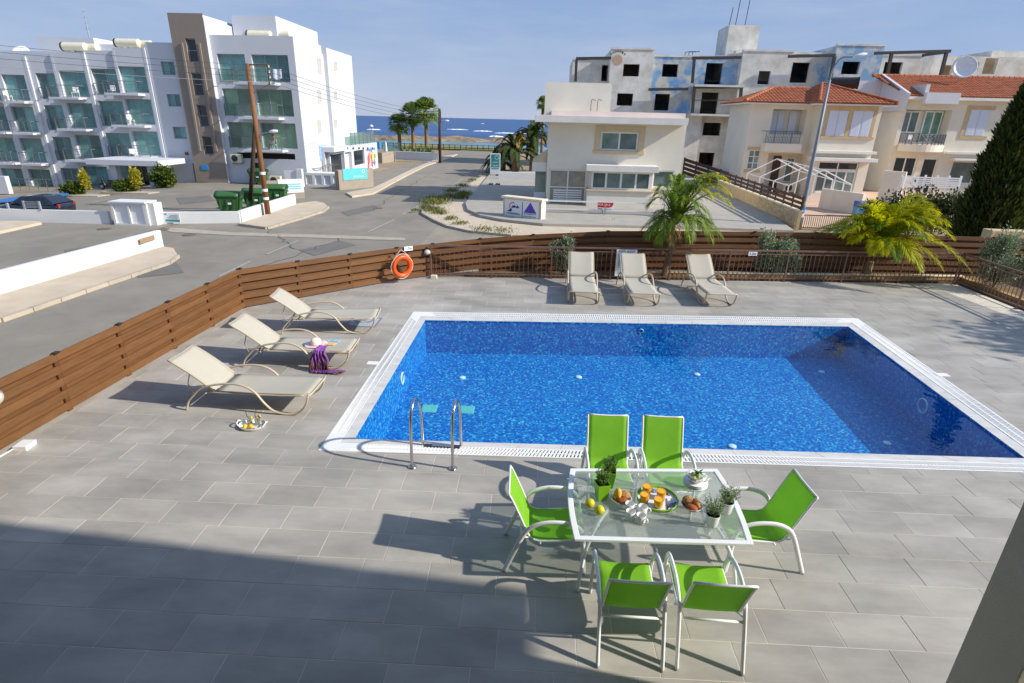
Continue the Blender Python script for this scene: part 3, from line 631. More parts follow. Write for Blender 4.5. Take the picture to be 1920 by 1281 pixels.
lemon('round orange yellow lemon at the front middle of the floor tray', (TX+.005,TY-.065,.010), .036, -.2, mat=pm('ripe_lemon', S(244,178,14), .45, .12, 8, .25, 90))
m_clear = sheerglass('clear_glass', (.93,.95,.93), rough=.01, ior=1.45); m_lemonade = sheerglass('lemonade', (.96,.90,.55), rough=.05, milk=.25, ior=1.33)
for lb, x, y, rz in (('lemonade glass with a dark straight straw, left on the floor tray', TX-.055,TY+.035,.4), ('lemonade glass with a dark bent straw, right on the floor tray', TX+.06,TY+.05,1.2)):
    g = thing('drink_glass', lb, 'glass', (x,y,.010), rz)
    MB().lathe([(.032,0),(.034,.01),(.042,.13),(.040,.13),(.033,.012),(0,.010)], 18).build('tumbler', m_clear, g, smooth=2)
    MB().lathe([(.0,.013),(.032,.013),(.037,.09),(0,.09)], 16).build('lemonade', m_lemonade, g, smooth=True)
    MB().tube([(.02,.0,.02),(-.03,.01,.17),(-.035,.012,.25)] if rz < 1 else [(.02,0,.02),(-.02,.01,.16),(.0,.02,.22),(.05,.03,.245)], .005, 8).build('straw', pm('dark_straw', S(52,46,44), .5, .05, 9), g, smooth=2)
    MB().lathe([(0,0),(.032,0),(.034,.005),(.032,.01),(0,.01)], 16, M=Matrix.Translation((.035,-.01,.125)) @ Matrix.Rotation(1.3,4,'Y')).build('lemon_slice', m_lemon, g, smooth=True)
lf_ = MB()
for i in range(5): lf_.grid(lambda u, v, i=i: Vector((TX+.01+.035*u+.012*i, TY-.115+.018*(v-.5)*math.sin(math.pi*u)*2+.004*i, .014+.01*math.sin(3*u)+.002*i)), 4, 2)
tag(lf_.build('lemon_leaf', leafmat('leaf_dark', S(40,74,24), S(84,116,40)), None), 'small green leaves under the lemons on the floor tray', 'leaves')
# ================================================================== dining table
m_green = pm('green_sling', S(108,196,34), .7, .05, 4, .15, 300)
def greenmesh(name):
    """woven sling: dense mesh cloth, lets some light through"""
    m = bpy.data.materials.new(name); m.use_nodes = True; n = m.node_tree; L = n.links.new; b = n.nodes['Principled BSDF']; o = n.nodes['Material Output']
    tcx = n.nodes.new('ShaderNodeTexCoord'); w = n.nodes.new('ShaderNodeTexNoise'); w.inputs['Scale'].default_value = 5; L(tcx.outputs['Object'], w.inputs[0])
    r = n.nodes.new('ShaderNodeValToRGB'); r.color_ramp.elements[0].color = (*S(138,206,42),1); r.color_ramp.elements[1].color = (*S(168,224,70),1); L(w.outputs['Fac'], r.inputs[0]); L(r.outputs[0], b.inputs['Base Color'])
    b.inputs['Roughness'].default_value = .6; b.inputs['Specular IOR Level'].default_value = .25
    t = n.nodes.new('ShaderNodeBsdfTranslucent'); L(r.outputs[0], t.inputs[0]); m1 = n.nodes.new('ShaderNodeMixShader'); m1.inputs[0].default_value = .42; L(b.outputs[0], m1.inputs[1]); L(t.outputs[0], m1.inputs[2])
    tr = n.nodes.new('ShaderNodeBsdfTransparent'); m2 = n.nodes.new('ShaderNodeMixShader'); m2.inputs[0].default_value = .10; L(m1.outputs[0], m2.inputs[1]); L(tr.outputs[0], m2.inputs[2]); L(m2.outputs[0], o.inputs[0])
    return m
m_green = greenmesh('green_mesh_sling')
m_alu = pm('white_enamel', (.80,.81,.79), .35, .02, 4)
TH = .72
tb = thing('dining_table', 'white framed garden table with wavy glass top laid for breakfast', 'table', (1.335,5.07,0))
CR = [(-.875,-.655),(.865,-.585),(.875,.69),(-.865,.545)]       # near left, near right, far right, far left
def edge(a, b, bow, n=10):
    a, b = Vector((*a,0)), Vector((*b,0)); d = (b-a); nn = Vector((d.y,-d.x,0)).normalized()
    return [a+d*(i/n)+nn*(bow*math.sin(math.pi*i/n)) for i in range(n)]
ring = edge(CR[0],CR[1],.0)+edge(CR[1],CR[2],.045)+edge(CR[2],CR[3],.0)+edge(CR[3],CR[0],.045)
def ringin(d):
    out = []
    for p in ring:
        k = 1-d/max(.3,p.length); out.append(Vector((p.x*(1-d/.87), p.y*(1-d/.62), 0)))
    return out
RI = ringin(.055); n_ = len(ring); fm = MB()
fm.add([(*p[:2],TH) for p in ring]+[(*p[:2],TH) for p in RI]+[(*p[:2],TH-.032) for p in ring]+[(*p[:2],TH-.032) for p in RI],
       [f for i in range(n_) for f in ((i,(i+1)%n_,n_+(i+1)%n_,n_+i),(2*n_+i,2*n_+(i+1)%n_,(i+1)%n_,i),(n_+i,n_+(i+1)%n_,3*n_+(i+1)%n_,3*n_+i),(3*n_+i,3*n_+(i+1)%n_,2*n_+(i+1)%n_,2*n_+i))])
fm.build('frame', m_alu, tb, fix=True, bevel=.006)
GI = ringin(.05)
MB().add([(*p[:2],TH-.010) for p in GI], [tuple(range(n_))]).build('glass_top', sheerglass('rain_glass', (.80,.88,.84), rough=.08, milk=.34, bump=.8, bscale=70, ior=1.5), tb)
for sx in (-1,1):
    for sy in (-1,1):
        y0 = -.60 if sy < 0 else (.46 if sx < 0 else .58)
        MB().tube(spline([(sx*.80,y0*.98,0),(sx*.775,y0*.93,.22),(sx*.73,y0*.80,.45),(sx*.62,y0*.55,.64),(sx*.50,y0*.25,TH-.035)],5), .019, 10, flat=1.3).build('leg', m_alu, tb, smooth=2)
for sx in (-1,1):
    MB().tube([(sx*.50,-.18,TH-.05),(sx*.50,.16,TH-.05)], .016, 8).build('brace', m_alu, tb, smooth=2); MB().tube([(sx*.745,-.49,.40),(sx*.745,.42,.40)], .011, 8).build('brace', m_alu, tb, smooth=2)
MB().tube([(-.50,0,TH-.055),(.50,0,TH-.055)], .016, 8).build('brace', m_alu, tb, smooth=2)
# chairs
def make_chair(label):
    r = thing('garden_chair', label, 'chair', group='green garden chairs round the table')
    W_ = .285
    for s in (-1,1):
        P = spline([(s*W_,-.47,0),(s*W_,-.385,.22),(s*W_,-.285,.47),(s*(W_+.006),-.20,.59),(s*(W_+.01),-.06,.655),(s*(W_+.012),.12,.665),(s*(W_+.01),.26,.625),(s*(W_+.004),.335,.52),(s*W_,.35,.38),(s*W_,.36,.2),(s*W_,.375,0)], 5)
        MB().tube(P, .0175, 10, flat=1.5).build('side_frame', m_alu, r, smooth=2)
    side = spline([(.37,.413),(.33,.430),(.14,.408),(-.09,.392),(-.185,.418),(-.235,.49),(-.315,.69),(-.405,.90),(-.44,.965)], 4); W2 = .255
    def sl(u, v): i = u*(len(side)-1); k = min(int(i),len(side)-2); p = side[k].lerp(side[k+1], i-k); return Vector(((v-.5)*2*W2, p.x, p.y-.016*math.sin(math.pi*v)*(1 if u < .5 else .6)))
    side = [Vector(p) for p in [(q[0],q[1]) for q in side]]
    for s in (0,1): MB().tube([sl(i/24,s) for i in range(25)], .0125, 8).build('sling_rail', m_alu, r, smooth=2)
    MB().grid(lambda u, v: sl(.012+.976*u, .0+v)+Vector((0,0,.011)), 26, 8).build('sling', m_green, r, smooth=2, solid=.003)
    MB().tube([sl(.995,i/6)+Vector((0,0,.004)) for i in range(7)], .011, 8).build('top_bar', m_alu, r, smooth=2)
    for y_, z_ in ((.36,.39),(-.300,.425),(-.10,.378)): MB().tube([(-W_,y_,z_),(W_,y_,z_)], .012, 8).build('cross_bar', m_alu, r, smooth=2)
    k = MB()
    for s in (-1,1):
        k.tube([(s*W2,-.20,.43),(s*W_,-.29,.46)], .010, 6); k.tube([(s*W2,.35,.425),(s*W_,.35,.42)], .010, 6)
    k.build('bracket', m_alu, r, smooth=2)
    c2 = MB()
    for s in (-1,1):
        c2.lathe([(.02,0),(.021,.02),(0,.022)], 8, (s*W_,-.47,0)); c2.lathe([(.02,0),(.021,.02),(0,.022)], 8, (s*W_,.375,0))
    c2.build('foot_cap', pm('grey_cap', S(150,152,150), .6, .05, 5), r); return r
c0 = make_chair('green garden chair with its back to the camera, left of the two'); c0.location = (.955,4.10,0); c0.rotation_euler = (0,0,.0)
dup(c0, None, 'green garden chair with its back to the camera, right of the two', (1.665,4.12,0), -.02)
dup(c0, None, 'green garden chair at the left end of the table', (.23,5.0,0), -math.pi/2+.03)
dup(c0, None, 'green garden chair at the right end of the table', (2.50,5.17,0), math.pi/2+.06)
dup(c0, None, 'green garden chair on the pool side, behind the square herb pots', (.99,6.06,0), math.pi+.02)
dup(c0, None, 'green garden chair on the pool side, behind the round green tray', (1.69,6.09,0), math.pi-.01)
# ------------------------------------------------------------------ on the table
Z = TH-.008
m_lime = pm('lime_pot', S(128,186,20), .4, .05, 4); m_potsoil = pm('potting_soil', S(58,44,32), .95, .3, 30); m_herb = leafmat('herb', S(60,92,36), S(128,158,72)); m_thyme = leafmat('grey_herb', S(84,106,68), S(164,182,132))
def herb(root, c, n, h, spread, mat, leaf=.012, seed=1):
    rg = random.Random(seed); m = MB(); st = MB()
    for i in range(n):
        a = rg.uniform(0,6.28); s = rg.random()**.6; tip = Vector((math.cos(a)*spread*s, math.sin(a)*spread*s, h*rg.uniform(.6,1.05))); b = Vector((math.cos(a)*.02*s, math.sin(a)*.02*s, 0))
        pts = [b.lerp(tip,t)+Vector((0,0,.02*math.sin(3.1*t))) for t in (0,.35,.7,1)]; st.tube([c+p for p in pts], .0012, 3)
        for k in range(9):
            t = rg.uniform(.2,1); p = c+b.lerp(tip,t); d = Vector((rg.gauss(0,1),rg.gauss(0,1),rg.uniform(0,1.2))).normalized(); w = d.cross(Vector((0,0,1))).normalized()*leaf*.28
            m.quad(p-w, p+d*leaf*.6-w*1.3, p+d*leaf*1.2, p+w)
    m.build('foliage', mat, root); st.build('stem', mat, root)
def square_pot(lb, x, y, rz, sd):
    p = thing('herb_pot', lb, 'plant pot', (x,y,Z), rz); p.scale = (1.3,)*3
    a, b_, h = .040, .055, .155; m = MB(); v = []
    for (w, z) in ((a,0),(b_,h),(b_-.006,h),(b_-.008,h-.02)): v += [(-w,-w,z),(w,-w,z),(w,w,z),(-w,w,z)]
    m.add(v, [(3,2,1,0)]+[(4*k+i,4*k+(i+1)%4,4*k+4+(i+1)%4,4*k+4+i) for k in range(3) for i in range(4)]); m.build('pot', m_lime, p, bevel=.003)
    MB().quad((-.047,-.047,h-.02),(.047,-.047,h-.02),(.047,.047,h-.02),(-.047,.047,h-.02)).build('soil', m_potsoil, p)
    herb(p, Vector((0,0,h-.02)), 70, .13, .075, m_herb, .016, sd)
square_pot('lime green square pot of bushy herbs, nearer of the two', .78,5.09,.25,3)
square_pot('lime green square pot of bushy herbs standing behind the other', .885,5.33,-.12,4)
def round_pot(lb, x, y, sd):
    p = thing('herb_pot', lb, 'plant pot', (x,y,Z)); p.scale = (1.18,)*3
    MB().lathe([(0,0),(.046,0),(.050,.01),(.062,.115),(.058,.115),(.052,.095)], 24).build('pot', m_china, p, smooth=True)
    MB().lathe([(.054,.096),(0,.096)], 20).build('soil', m_potsoil, p)
    herb(p, Vector((0,0,.096)), 75, .16, .105, m_thyme, .015, sd)
round_pot('white round pot of wispy rosemary, nearer the table edge', 1.865,4.75,5); round_pot('white round pot of wispy rosemary beside the right table end', 2.07,4.97,6)
m_bread = [pm('crusty_roll', S(178,112,50), .8, .35, 14, .4, 50, col2=S(216,164,92)), pm('yellow_roll', S(232,182,70), .8, .2, 14, .3, 50), pm('brown_roll', S(160,86,34), .8, .3, 14, .4, 60), pm('seeded_roll', S(130,84,46), .85, .5, 60, .6, 90, col2=S(206,160,104))]
def roll(root_loc, lb, sx, sy, sz, rz, mat, tilt=0):
    def fn(u, v):
        th = math.pi*v; ph = 2*math.pi*u; r = 1+.07*noise.noise(Vector((math.cos(ph)*2,math.sin(ph)*2,th*2+sx*90)))
        return Vector((sx*r*math.sin(th)*math.cos(ph), sy*r*math.sin(th)*math.sin(ph), sz*r*math.cos(th)))*1.14
    o = MB().grid(fn, 18, 10).build('bread_roll', mat, None, smooth=2, fix=True); o.location = root_loc; o.rotation_euler = (tilt,0,rz); return tag(o, lb, 'bread')
def bowl(lb, x, y, r=.112, h=.058):
    o = MB().lathe([(0,0),(r*.45,0),(r*.5,.004),(r*.86,h*.6),(r,h),(r*.96,h),(r*.8,h*.55),(r*.4,.010),(0,.009)], 32).build('bread_bowl', m_china, None, smooth=2); o.location = (x,y,Z); return tag(o, lb, 'bowl')
bowl('white bowl of bread rolls left of the round tray', .985,5.04); bowl('white bowl of bread rolls beside the white herb pots', 1.72,4.99)
roll((.945,5.055,Z+.085),'pointed yellow bread roll standing up in the left bowl', .038,.042,.075,.2,m_bread[1],.25)
roll((1.025,5.075,Z+.070),'seeded bread roll at the back of the left bowl', .058,.046,.040,.3,m_bread[3])
roll((.995,4.975,Z+.058),'long brown bread roll at the front of the left bowl', .070,.036,.034,-.1,m_bread[2])
roll((1.685,5.03,Z+.075),'dark seeded bread roll at the back of the right bowl', .052,.050,.044,.3,m_bread[3])
roll((1.765,4.99,Z+.070),'pale oval bread roll on the right of its bowl', .040,.060,.042,.15,m_bread[0])
roll((1.70,4.93,Z+.058),'glossy brown bread roll at the front of the right bowl', .060,.038,.034,-.5,m_bread[2])
lemon('greenish yellow lemon on the glass, farther of the pair at the left end', (.645,4.93,Z), .050, .6, mat=pm('lime_yellow', S(202,196,24), .4, .1, 8, .2, 90)); lemon('greenish yellow lemon on the glass, nearer of the pair at the left end', (.735,4.825,Z), .051, -.4, mat=MATS['lime_yellow'])
def mug(lb, x, y, rz):
    g = thing('coffee_mug', lb, 'mug', (x,y,Z), rz, 'white mugs on the table'); g.scale = (1.12,)*3
    MB().lathe([(0,0),(.036,0),(.040,.006),(.044,.088),(.042,.090),(.040,.088),(.037,.010),(0,.008)], 24).build('cup', m_china, g, smooth=2)
    MB().tube(spline([(.041,0,.074),(.062,0,.076),(.072,0,.058),(.066,0,.036),(.039,0,.022)],4), .0055, 8, flat=1.4).build('handle', m_china, g, smooth=2); return g
mug('white mug at the back left of the four mugs', 1.055,4.895,.1); mug('white mug at the back right of the four mugs, its handle to the right', 1.185,4.86,-.25)
mug('white mug at the front left of the four mugs', 1.045,4.77,-.5); mug('white mug at the front right of the four mugs, nearest the table edge', 1.145,4.72,-.8)
# round tray with juice and cutlery
tx, ty_ = 1.385,5.11
m_rimgreen = pm('green_lacquer', S(128,178,20), .35, .06, 5)
rt = thing('round_tray', 'round white tray with a green rim holding juice and cutlery', 'tray', (tx,ty_,Z))
MB().lathe([(0,0),(.205,0),(.205,.008),(0,.008)], 40).build('base', pm('tray_white', (.74,.77,.77), .2, .03, 5), rt, smooth=True)
MB().lathe([(.206,0),(.216,.002),(.222,.034),(.215,.036),(.206,.009)], 48).build('rim', m_rimgreen, rt, smooth=2)
m_juice = pm('orange_juice', S(255,178,10), .25, .05, 6)
for i, (lb, x, y) in enumerate((('juice glass at the back left of the round tray',1.285,5.205),('juice glass on the left edge of the round tray',1.235,5.055),('juice glass in the middle of the round tray',1.425,5.13),('juice glass at the front of the round tray',1.37,4.985))):
    g = thing('juice_glass', lb, 'glass', (x,y,Z+.008), 0, 'glasses of orange juice'); g.scale = (1.22,)*3
    MB().lathe([(.030,0),(.038,.01),(.042,.085),(.0405,.085),(.036,.012),(0,.010)], 20).build('tumbler', m_clear, g, smooth=2)
    MB().lathe([(0,.0115),(.037,.012),(.0412,.078),(0,.078)], 20).build('juice', m_juice, g, smooth=True)
m_black = pm('black_handle', S(34,34,38), .4, .1, 9)
def cutlery(lb, x, y, rz, kind):
    g = thing('table_'+kind, lb, kind, (x,y,Z+.009), rz, None if kind == 'knife' else None)
    MB().box((-.006,-.095,0),(.006,-.005,.009)).build('handle', m_black, g, bevel=.003)
    if kind == 'knife': MB().add([(-.007,-.005,.003),(.007,-.005,.003),(.008,.06,.003),(.004,.095,.003),(-.006,.10,.003),(-.007,-.005,.006),(.007,-.005,.006),(.008,.06,.006),(.004,.095,.006),(-.006,.10,.006)], [(4,3,2,1,0),(5,6,7,8,9)]+[(i,(i+1)%5,5+(i+1)%5,5+i) for i in range(5)]).build('blade', m_steel, g)
    else:
        MB().bar((0,-.005,.005),(0,.055,.005),.006,.003).build('shank', m_steel, g)
        if kind == 'spoon': MB().lathe([(0,0),(.012,.002),(.017,.007),(.0155,.008),(0,.003)], 14, (0,.078,.002), 1, 1.5).build('bowl', m_steel, g, smooth=2)
        else:
            t = MB().box((-.011,.055,.003),(.011,.07,.006))
            for k in range(4): t.box((-.011+k*.0063,.07,.003),(-.0078+k*.0063,.10,.006))
            t.build('tines', m_steel, g)
for i, (lb, x, y, rz, kd) in enumerate((('knife with black handle, leftmost on the round tray',1.475,5.03,-.15,'knife'),('knife with black handle, second from the left on the round tray',1.515,5.05,-.45,'knife'),('knife with black handle, third from the left on the round tray',1.545,5.06,-.50,'knife'),('knife with black handle, rightmost on the round tray',1.575,5.075,-.50,'knife'),
        ('fork with black handle at the back of the round tray, behind the other fork',1.425,5.285,1.5,'fork'),('fork with black handle at the back of the round tray, before the spoons',1.425,5.262,1.45,'fork'),('spoon with black handle on the round tray, behind the other spoon',1.435,5.238,1.35,'spoon'),('spoon with black handle on the round tray, nearest the middle juice glass',1.445,5.212,1.3,'spoon'))):
    cutlery(lb, x, y, rz, kd)
def plate(lb, z, r, h, name='plate', cat='plate', x=1.865, y=5.42):
    o = MB().lathe([(0,0),(r*.55,0),(r*.62,.004),(r,h),(r*.99,h+.003),(r*.6,.009),(0,.007)], 36).build(name, m_china, None, smooth=2); o.location = (x,y,Z+z); return tag(o, lb, cat, 'stacked white plates' if cat == 'plate' else None)
for k in range(4): plate(['white plate at the bottom of the stack, resting on the glass','white plate second from the bottom of the stack','white plate second from the top of the stack of four','white plate topmost of the four, carrying the bowls'][k], k*.014+.0005, .135-.002*(k%2), .020)
plate('white bowl under the bowl of limes on the plate stack', .062, .105, .055, 'stacked_bowl', 'bowl'); plate('white bowl of limes topping the plate stack', .088, .105, .058, 'lime_bowl', 'bowl', 1.862, 5.418)
cp = thing('coffee_mug', 'white cup beside the stack of plates', 'mug', (1.985,5.43,Z+.058), -.3)
MB().lathe([(0,0),(.026,0),(.034,.05),(.032,.05),(.024,.006),(0,.005)], 18).build('cup', m_china, cp, smooth=2); MB().tube(spline([(.03,0,.042),(.048,0,.04),(.046,0,.02),(.028,0,.014)],4), .004, 6).build('handle', m_china, cp, smooth=2)
m_limeg = pm('lime_peel', S(132,150,36), .4, .12, 8, .2, 90)
lemon('lime at the left in the top bowl of the stack', (1.83,5.425,Z+.108), .028, .4, mat=m_limeg); lemon('lime at the front in the top bowl of the stack', (1.872,5.385,Z+.108), .028, 1.4, mat=m_limeg); lemon('lime at the back in the top bowl of the stack', (1.875,5.45,Z+.108), .027, 2.2, mat=m_limeg)
ol = MB()
for i in range(9):
    a = i*.7; c = Vector((1.885,5.43,Z+.165)); d = Vector((math.cos(a),math.sin(a)*.7,.35*math.sin(i*2.1))).normalized(); w = d.cross(Vector((0,0,1))).normalized()*.011
    ol.add([c, c+d*.03+w, c+d*.075, c+d*.03-w], [(0,1,2,3)])
tag(ol.build('olive_sprig', leafmat('leaf_dark', S(40,74,24), S(84,116,40)), None, solid=.001), 'dark olive leaves lying on the bowl of limes', 'leaves')
# ------------------------------------------------------------------ fittings on fence and railing
m_orange = pm('orange_buoy', S(244,88,14), .35, .05, 4, .1, 20); m_rope = pm('white_rope', S(222,216,206), .9, .1, 30)
c = G(749,503+2,.48); yb = 15.62; nrm = Vector((.70,-.71,0)).normalized()
br_ = Vector((-3.97,15.70,.50)); M = face(br_, (.71,.70,0))
lr = thing('life_ring', 'orange life ring hanging from a white rope on the brown fence', 'life ring')
rg_ = MB(); R0, R1 = .262, .072
pts = [M @ Vector((math.cos(t/40*6.2832)*R0, math.sin(t/40*6.2832)*R0, .10)) for t in range(40)]
rg_.tube(pts, R1, 14, closed=True, flat=.8).build('ring', m_orange, lr, smooth=2)
rp_ = MB(); rr = []
for t in range(33): a = t/32*6.2832+math.pi/2; rr.append(M @ Vector((math.cos(a)*(R0+.088+.012*math.cos(4*a)), math.sin(a)*(R0+.088+.012*math.cos(4*a)), .10)))
rp_.tube(rr[:-1], .009, 6, closed=True); rp_.tube([M @ Vector((-.25,.26,.10)), M @ Vector((0,.49,.085)), M @ Vector((.25,.26,.10))], .009, 6); rp_.build('rope', m_rope, lr, smooth=2)
MB().box((-.02,.46,.055),(.02,.50,.10),M).build('hook', m_steel, lr)
m_lampglass = pm('frosted_lamp', S(198,198,180), .3, .06, 8); m_lampgrey = pm('lamp_grey', S(142,146,152), .4, .08, 8)
def bulkhead(lb, o, right, s=1):
    M = face(o, right); l = thing('bulkhead_lamp', lb, 'lamp')
    M2 = M @ Matrix.Diagonal((s,s*.72,s,1))
    MB().lathe([(.15,0),(.155,.03),(.14,.05),(.12,.05)], 24, M=M2).build('base', m_lampgrey, l, smooth=True)
    MB().lathe([(.12,.045),(.115,.075),(.08,.105),(0,.118)], 24, M=M2).build('diffuser', m_lampglass, l, smooth=2)
bulkhead('oval bulkhead lamp on the fence by the end of the railing', (-3.32,16.42,.76), (.71,.70,0), .8)
bulkhead('oval bulkhead lamp on the left fence at the picture edge', tuple(Vector((-7.36,6.43,.80))), (.05,1,0), 1.15)
jb = thing('junction_box', 'small white junction box lying by the left fence', 'box', (-7.17,6.52,0), .1)
MB().box((-.09,-.10,0),(.09,.10,.055)).build('case', m_whitepaint, jb, bevel=.004); MB().box((-.093,-.103,.056),(.093,.103,.068)).build('cover', m_whitepaint, jb, bevel=.003)
MB().tube([(-.09,-.08,.03),(-.16,-.4,.02),(-.18,-1.1,.015)], .014, 6).build('cable_duct', m_whitepaint, jb, smooth=2)
tag(MB().box((-3.20,16.22,0),(-3.02,16.34,.10)).build('concrete_block', pm('pale_block', S(222,216,190), .9, .08, 8), None, bevel=.006), 'small cream block at the foot of the first railing post', 'block')
m_plaque = pm('plaque_white', (.8,.82,.82), .4, .02, 5); m_ink = pm('black_ink', S(50,52,60), .6, .05, 9); m_inkblue = pm('blue_ink', S(70,90,150), .6, .05, 9)
def plaque(lb, o, right, w, h, s, col, size, name='depth_sign', up=(0,0,1), z=.012):
    M = face(o, right, up); p = thing(name, lb, 'sign'); MB().box((-w/2,-h/2,0),(w/2,h/2,z),M).build('plate', m_plaque, p, bevel=.002)
    if s: text('lettering', s, size, col, M @ Matrix.Translation((0,0,z+.002)), p)
    return p, M
a, b_ = Vector((-4.12,15.92,0)), Vector((-3.2,16.62,0)); pp = Vector((-7.24,12.93,0)).lerp(a, .99)
sg = a.lerp(b_, .30); plaque('white 1.7m depth sign on the top board of the fence', (sg.x+.045,sg.y-.06,.925), (b_-a), .27,.13,'1.7m',m_ink,.105)
plaque('white 1.2m depth sign on the railing before the shrub', (6.48,17.24,.87), (1,.088,0), .27,.12,'1.2m',m_ink,.105)
p_, M = plaque('white pool rules board fixed to the railing behind a lounger', (2.64,16.90,.53), (1,.088,0), .62,.82,None,None,0,'pool_rules_sign')
text('heading', 'POOL RULES', .085, m_inkblue, M @ Matrix.Translation((0,.35,.014)), p_)
rl_ = MB()
rg2 = random.Random(5)
for k in range(11):
    y = .26-k*.055; w = rg2.uniform(.38,.5)
    for j in range(2): rl_.box((-.25,y-.012-j*.022,.0125),(-.25+w*(1 if j == 0 else .7),y-j*.022,.0145),M)
rl_.build('rules_text', pm('grey_ink', S(130,140,170), .6, .1, 9), p_)
# ================================================================== plants
m_frond = leafmat('palm_leaf', S(88,126,26), S(156,176,56), .5); m_frondy = leafmat('palm_leaf_yellow', S(160,178,8), S(222,206,14), .55); m_frondd = leafmat('date_palm_leaf', S(48,64,30), S(92,104,54), .25)
m_rachis = pm('palm_rachis', S(120,140,50), .6, .2, 8); m_dead = leafmat('dry_leaf', S(150,110,50), S(196,160,90), .3)
m_bark = pm('palm_bark', S(134,112,86), .95, .3, 9, .8, 24, stretch=(1,1,5)); m_twig = pm('twig', S(92,76,56), .9, .2, 12)
def frond(root, c, az, el, Lf, droop, mat, nl=44, ll=.42, w=.011, seed=0, hang=.55, name='frond', stiff=0):
    rg = random.Random(seed); d = Vector((math.cos(el)*math.cos(az), math.cos(el)*math.sin(az), math.sin(el)))
    P = lambda t: c + d*(Lf*t) + Vector((0,0,-droop*Lf*t*t)) + Vector((0,0,.10*Lf*math.sin(math.pi*t)*(1 if el > 0 else 0)))
    r = MB().tube([P(t/12) for t in range(13)], [.020*Lf/2*(1-.85*t/12)+.003 for t in range(13)], 5); fr = r.build(name, m_rachis, root, smooth=2)
    m = MB()
    for i in range(nl):
        t = .14+.86*(i+.5)/nl; p = P(t); tg = (P(min(1,t+.02))-P(t-.02)).normalized(); sd = tg.cross(Vector((0,0,1)))
        if sd.length < .1: sd = Vector((1,0,0))
        sd.normalize(); up = sd.cross(tg); L_ = ll*(math.sin(math.pi*min(1,(t*.86+.12)))**.6)*rg.uniform(.8,1.1)
        for s in (-1,1):
            fan = rg.uniform(-.35,.35); dr = (sd*s*(1-.5*t) + tg*(.55+.6*t) + up*(.35+fan)*(1-stiff*.5)).normalized()
            wv = dr.cross(up).normalized()*w; a = p; b = p+dr*L_*.5+Vector((0,0,-hang*.22*L_)); e = p+dr*L_*.92+Vector((0,0,-hang*L_*rg.uniform(.7,1.15)))
            k = len(m.v); m.v += [tuple(a-wv*.5),tuple(a+wv*.5),tuple(b-wv),tuple(b+wv),tuple(e)]; m.f += [(k,k+1,k+3,k+2),(k+2,k+3,k+4)]
    m.build('leaflets', mat, fr); return fr
pa = thing('palm_tree', 'green feathery palm with drooping fronds behind the loungers', 'palm tree', (3.92,17.30,.05))
def tk(root, pts, rs, mat=m_bark, name='trunk', n=10): return MB().tube(spline(pts,4), [rs[0]+(rs[1]-rs[0])*i/((len(pts)-1)*4) for i in range((len(pts)-1)*4+1)], n).build(name, mat, root, smooth=2)
tk(pa, [(0,0,-.05),(.02,0,.3),(.05,0,.62),(.06,.02,.95)], (.10,.075))
tk(pa, [(.06,.02,.85),(.09,.02,1.25),(.12,.02,1.75)], (.075,.045), pm('crown_shaft', S(116,136,60), .6, .2, 10), 'crown_shaft')
cc = Vector((.11,.02,1.60)); i = 0
for az, el, L_, dr, mt in ((2.9,.95,1.25,.85,m_frond),(3.4,.75,1.1,1.0,m_frond),(2.2,.9,1.2,.9,m_frond),(4.1,.6,1.15,.9,m_frond),(2.6,.5,1.15,.75,m_frond),(3.7,.35,1.05,.6,m_frond),
        (1.2,1.42,2.05,.30,m_frond),(2.0,1.38,2.1,.33,m_frond),(.6,1.30,2.1,.45,m_frond),(4.4,1.38,2.0,.36,m_frond),(2.8,1.2,1.75,.45,m_frond),(5.9,1.32,2.15,.42,m_frond),(.3,1.2,2.5,.5,m_frond),(-.4,1.15,2.4,.55,m_frondy),(-.1,.9,2.7,.6,m_frondy),(.0,1.25,2.7,.45,m_frondy),(2.4,1.25,2.2,.5,m_frond),(3.2,1.1,1.9,.6,m_frond),(4.6,1.25,1.70,.5,m_frond),(5.4,1.18,1.8,.55,m_frond),(3.6,1.33,1.6,.42,m_frond),
        (.05,1.08,3.1,.46,m_frondy),(.12,.98,2.9,.52,m_frondy),(-.15,1.2,2.9,.45,m_frond),(-.25,.95,1.9,.75,m_frond),(.35,.8,1.8,.8,m_frond),(-.6,.7,1.6,.85,m_frond),(5.0,.8,1.5,.9,m_frond),(-.1,.45,1.55,.55,m_frond),(-.35,.2,1.45,.35,m_frond),(.5,.3,1.3,.5,m_frond),(4.5,.25,.9,.7,m_dead),(1.6,.3,.9,.7,m_dead)):
    frond(pa, cc, az, el, L_, dr, mt, nl=46 if mt != m_dead else 18, ll=.50, w=.0125, seed=i, hang=.65); i += 1
pb = thing('palm_tree', 'bushy yellow green palm with arching fronds behind the railing', 'palm tree', (10.42,18.05,.05))
tk(pb, [(0,0,-.05),(.0,0,.25),(.02,0,.55)], (.16,.12)); cc = Vector((.10,0,.95)); i = 40
rgp = random.Random(12); els = [.35+1.1*j/47 for j in range(48)]; rgp.shuffle(els)
for k in range(48):
    az = k*2.39996; el = els[k]; L_ = 2.15+.4*((k*.37)%1); dr = .36+.22*(1-el/1.4)
    if abs(math.sin(az)) > .45: L_ *= .72
    frond(pb, cc+Vector((.05*math.cos(az),.05*math.sin(az),.0)), az, el, L_*(1.12 if math.cos(az) > .2 else 1.0), dr, (m_frondy if k % 5 else m_frond), nl=72, ll=.52, w=.0115, seed=i, hang=.38); i += 1
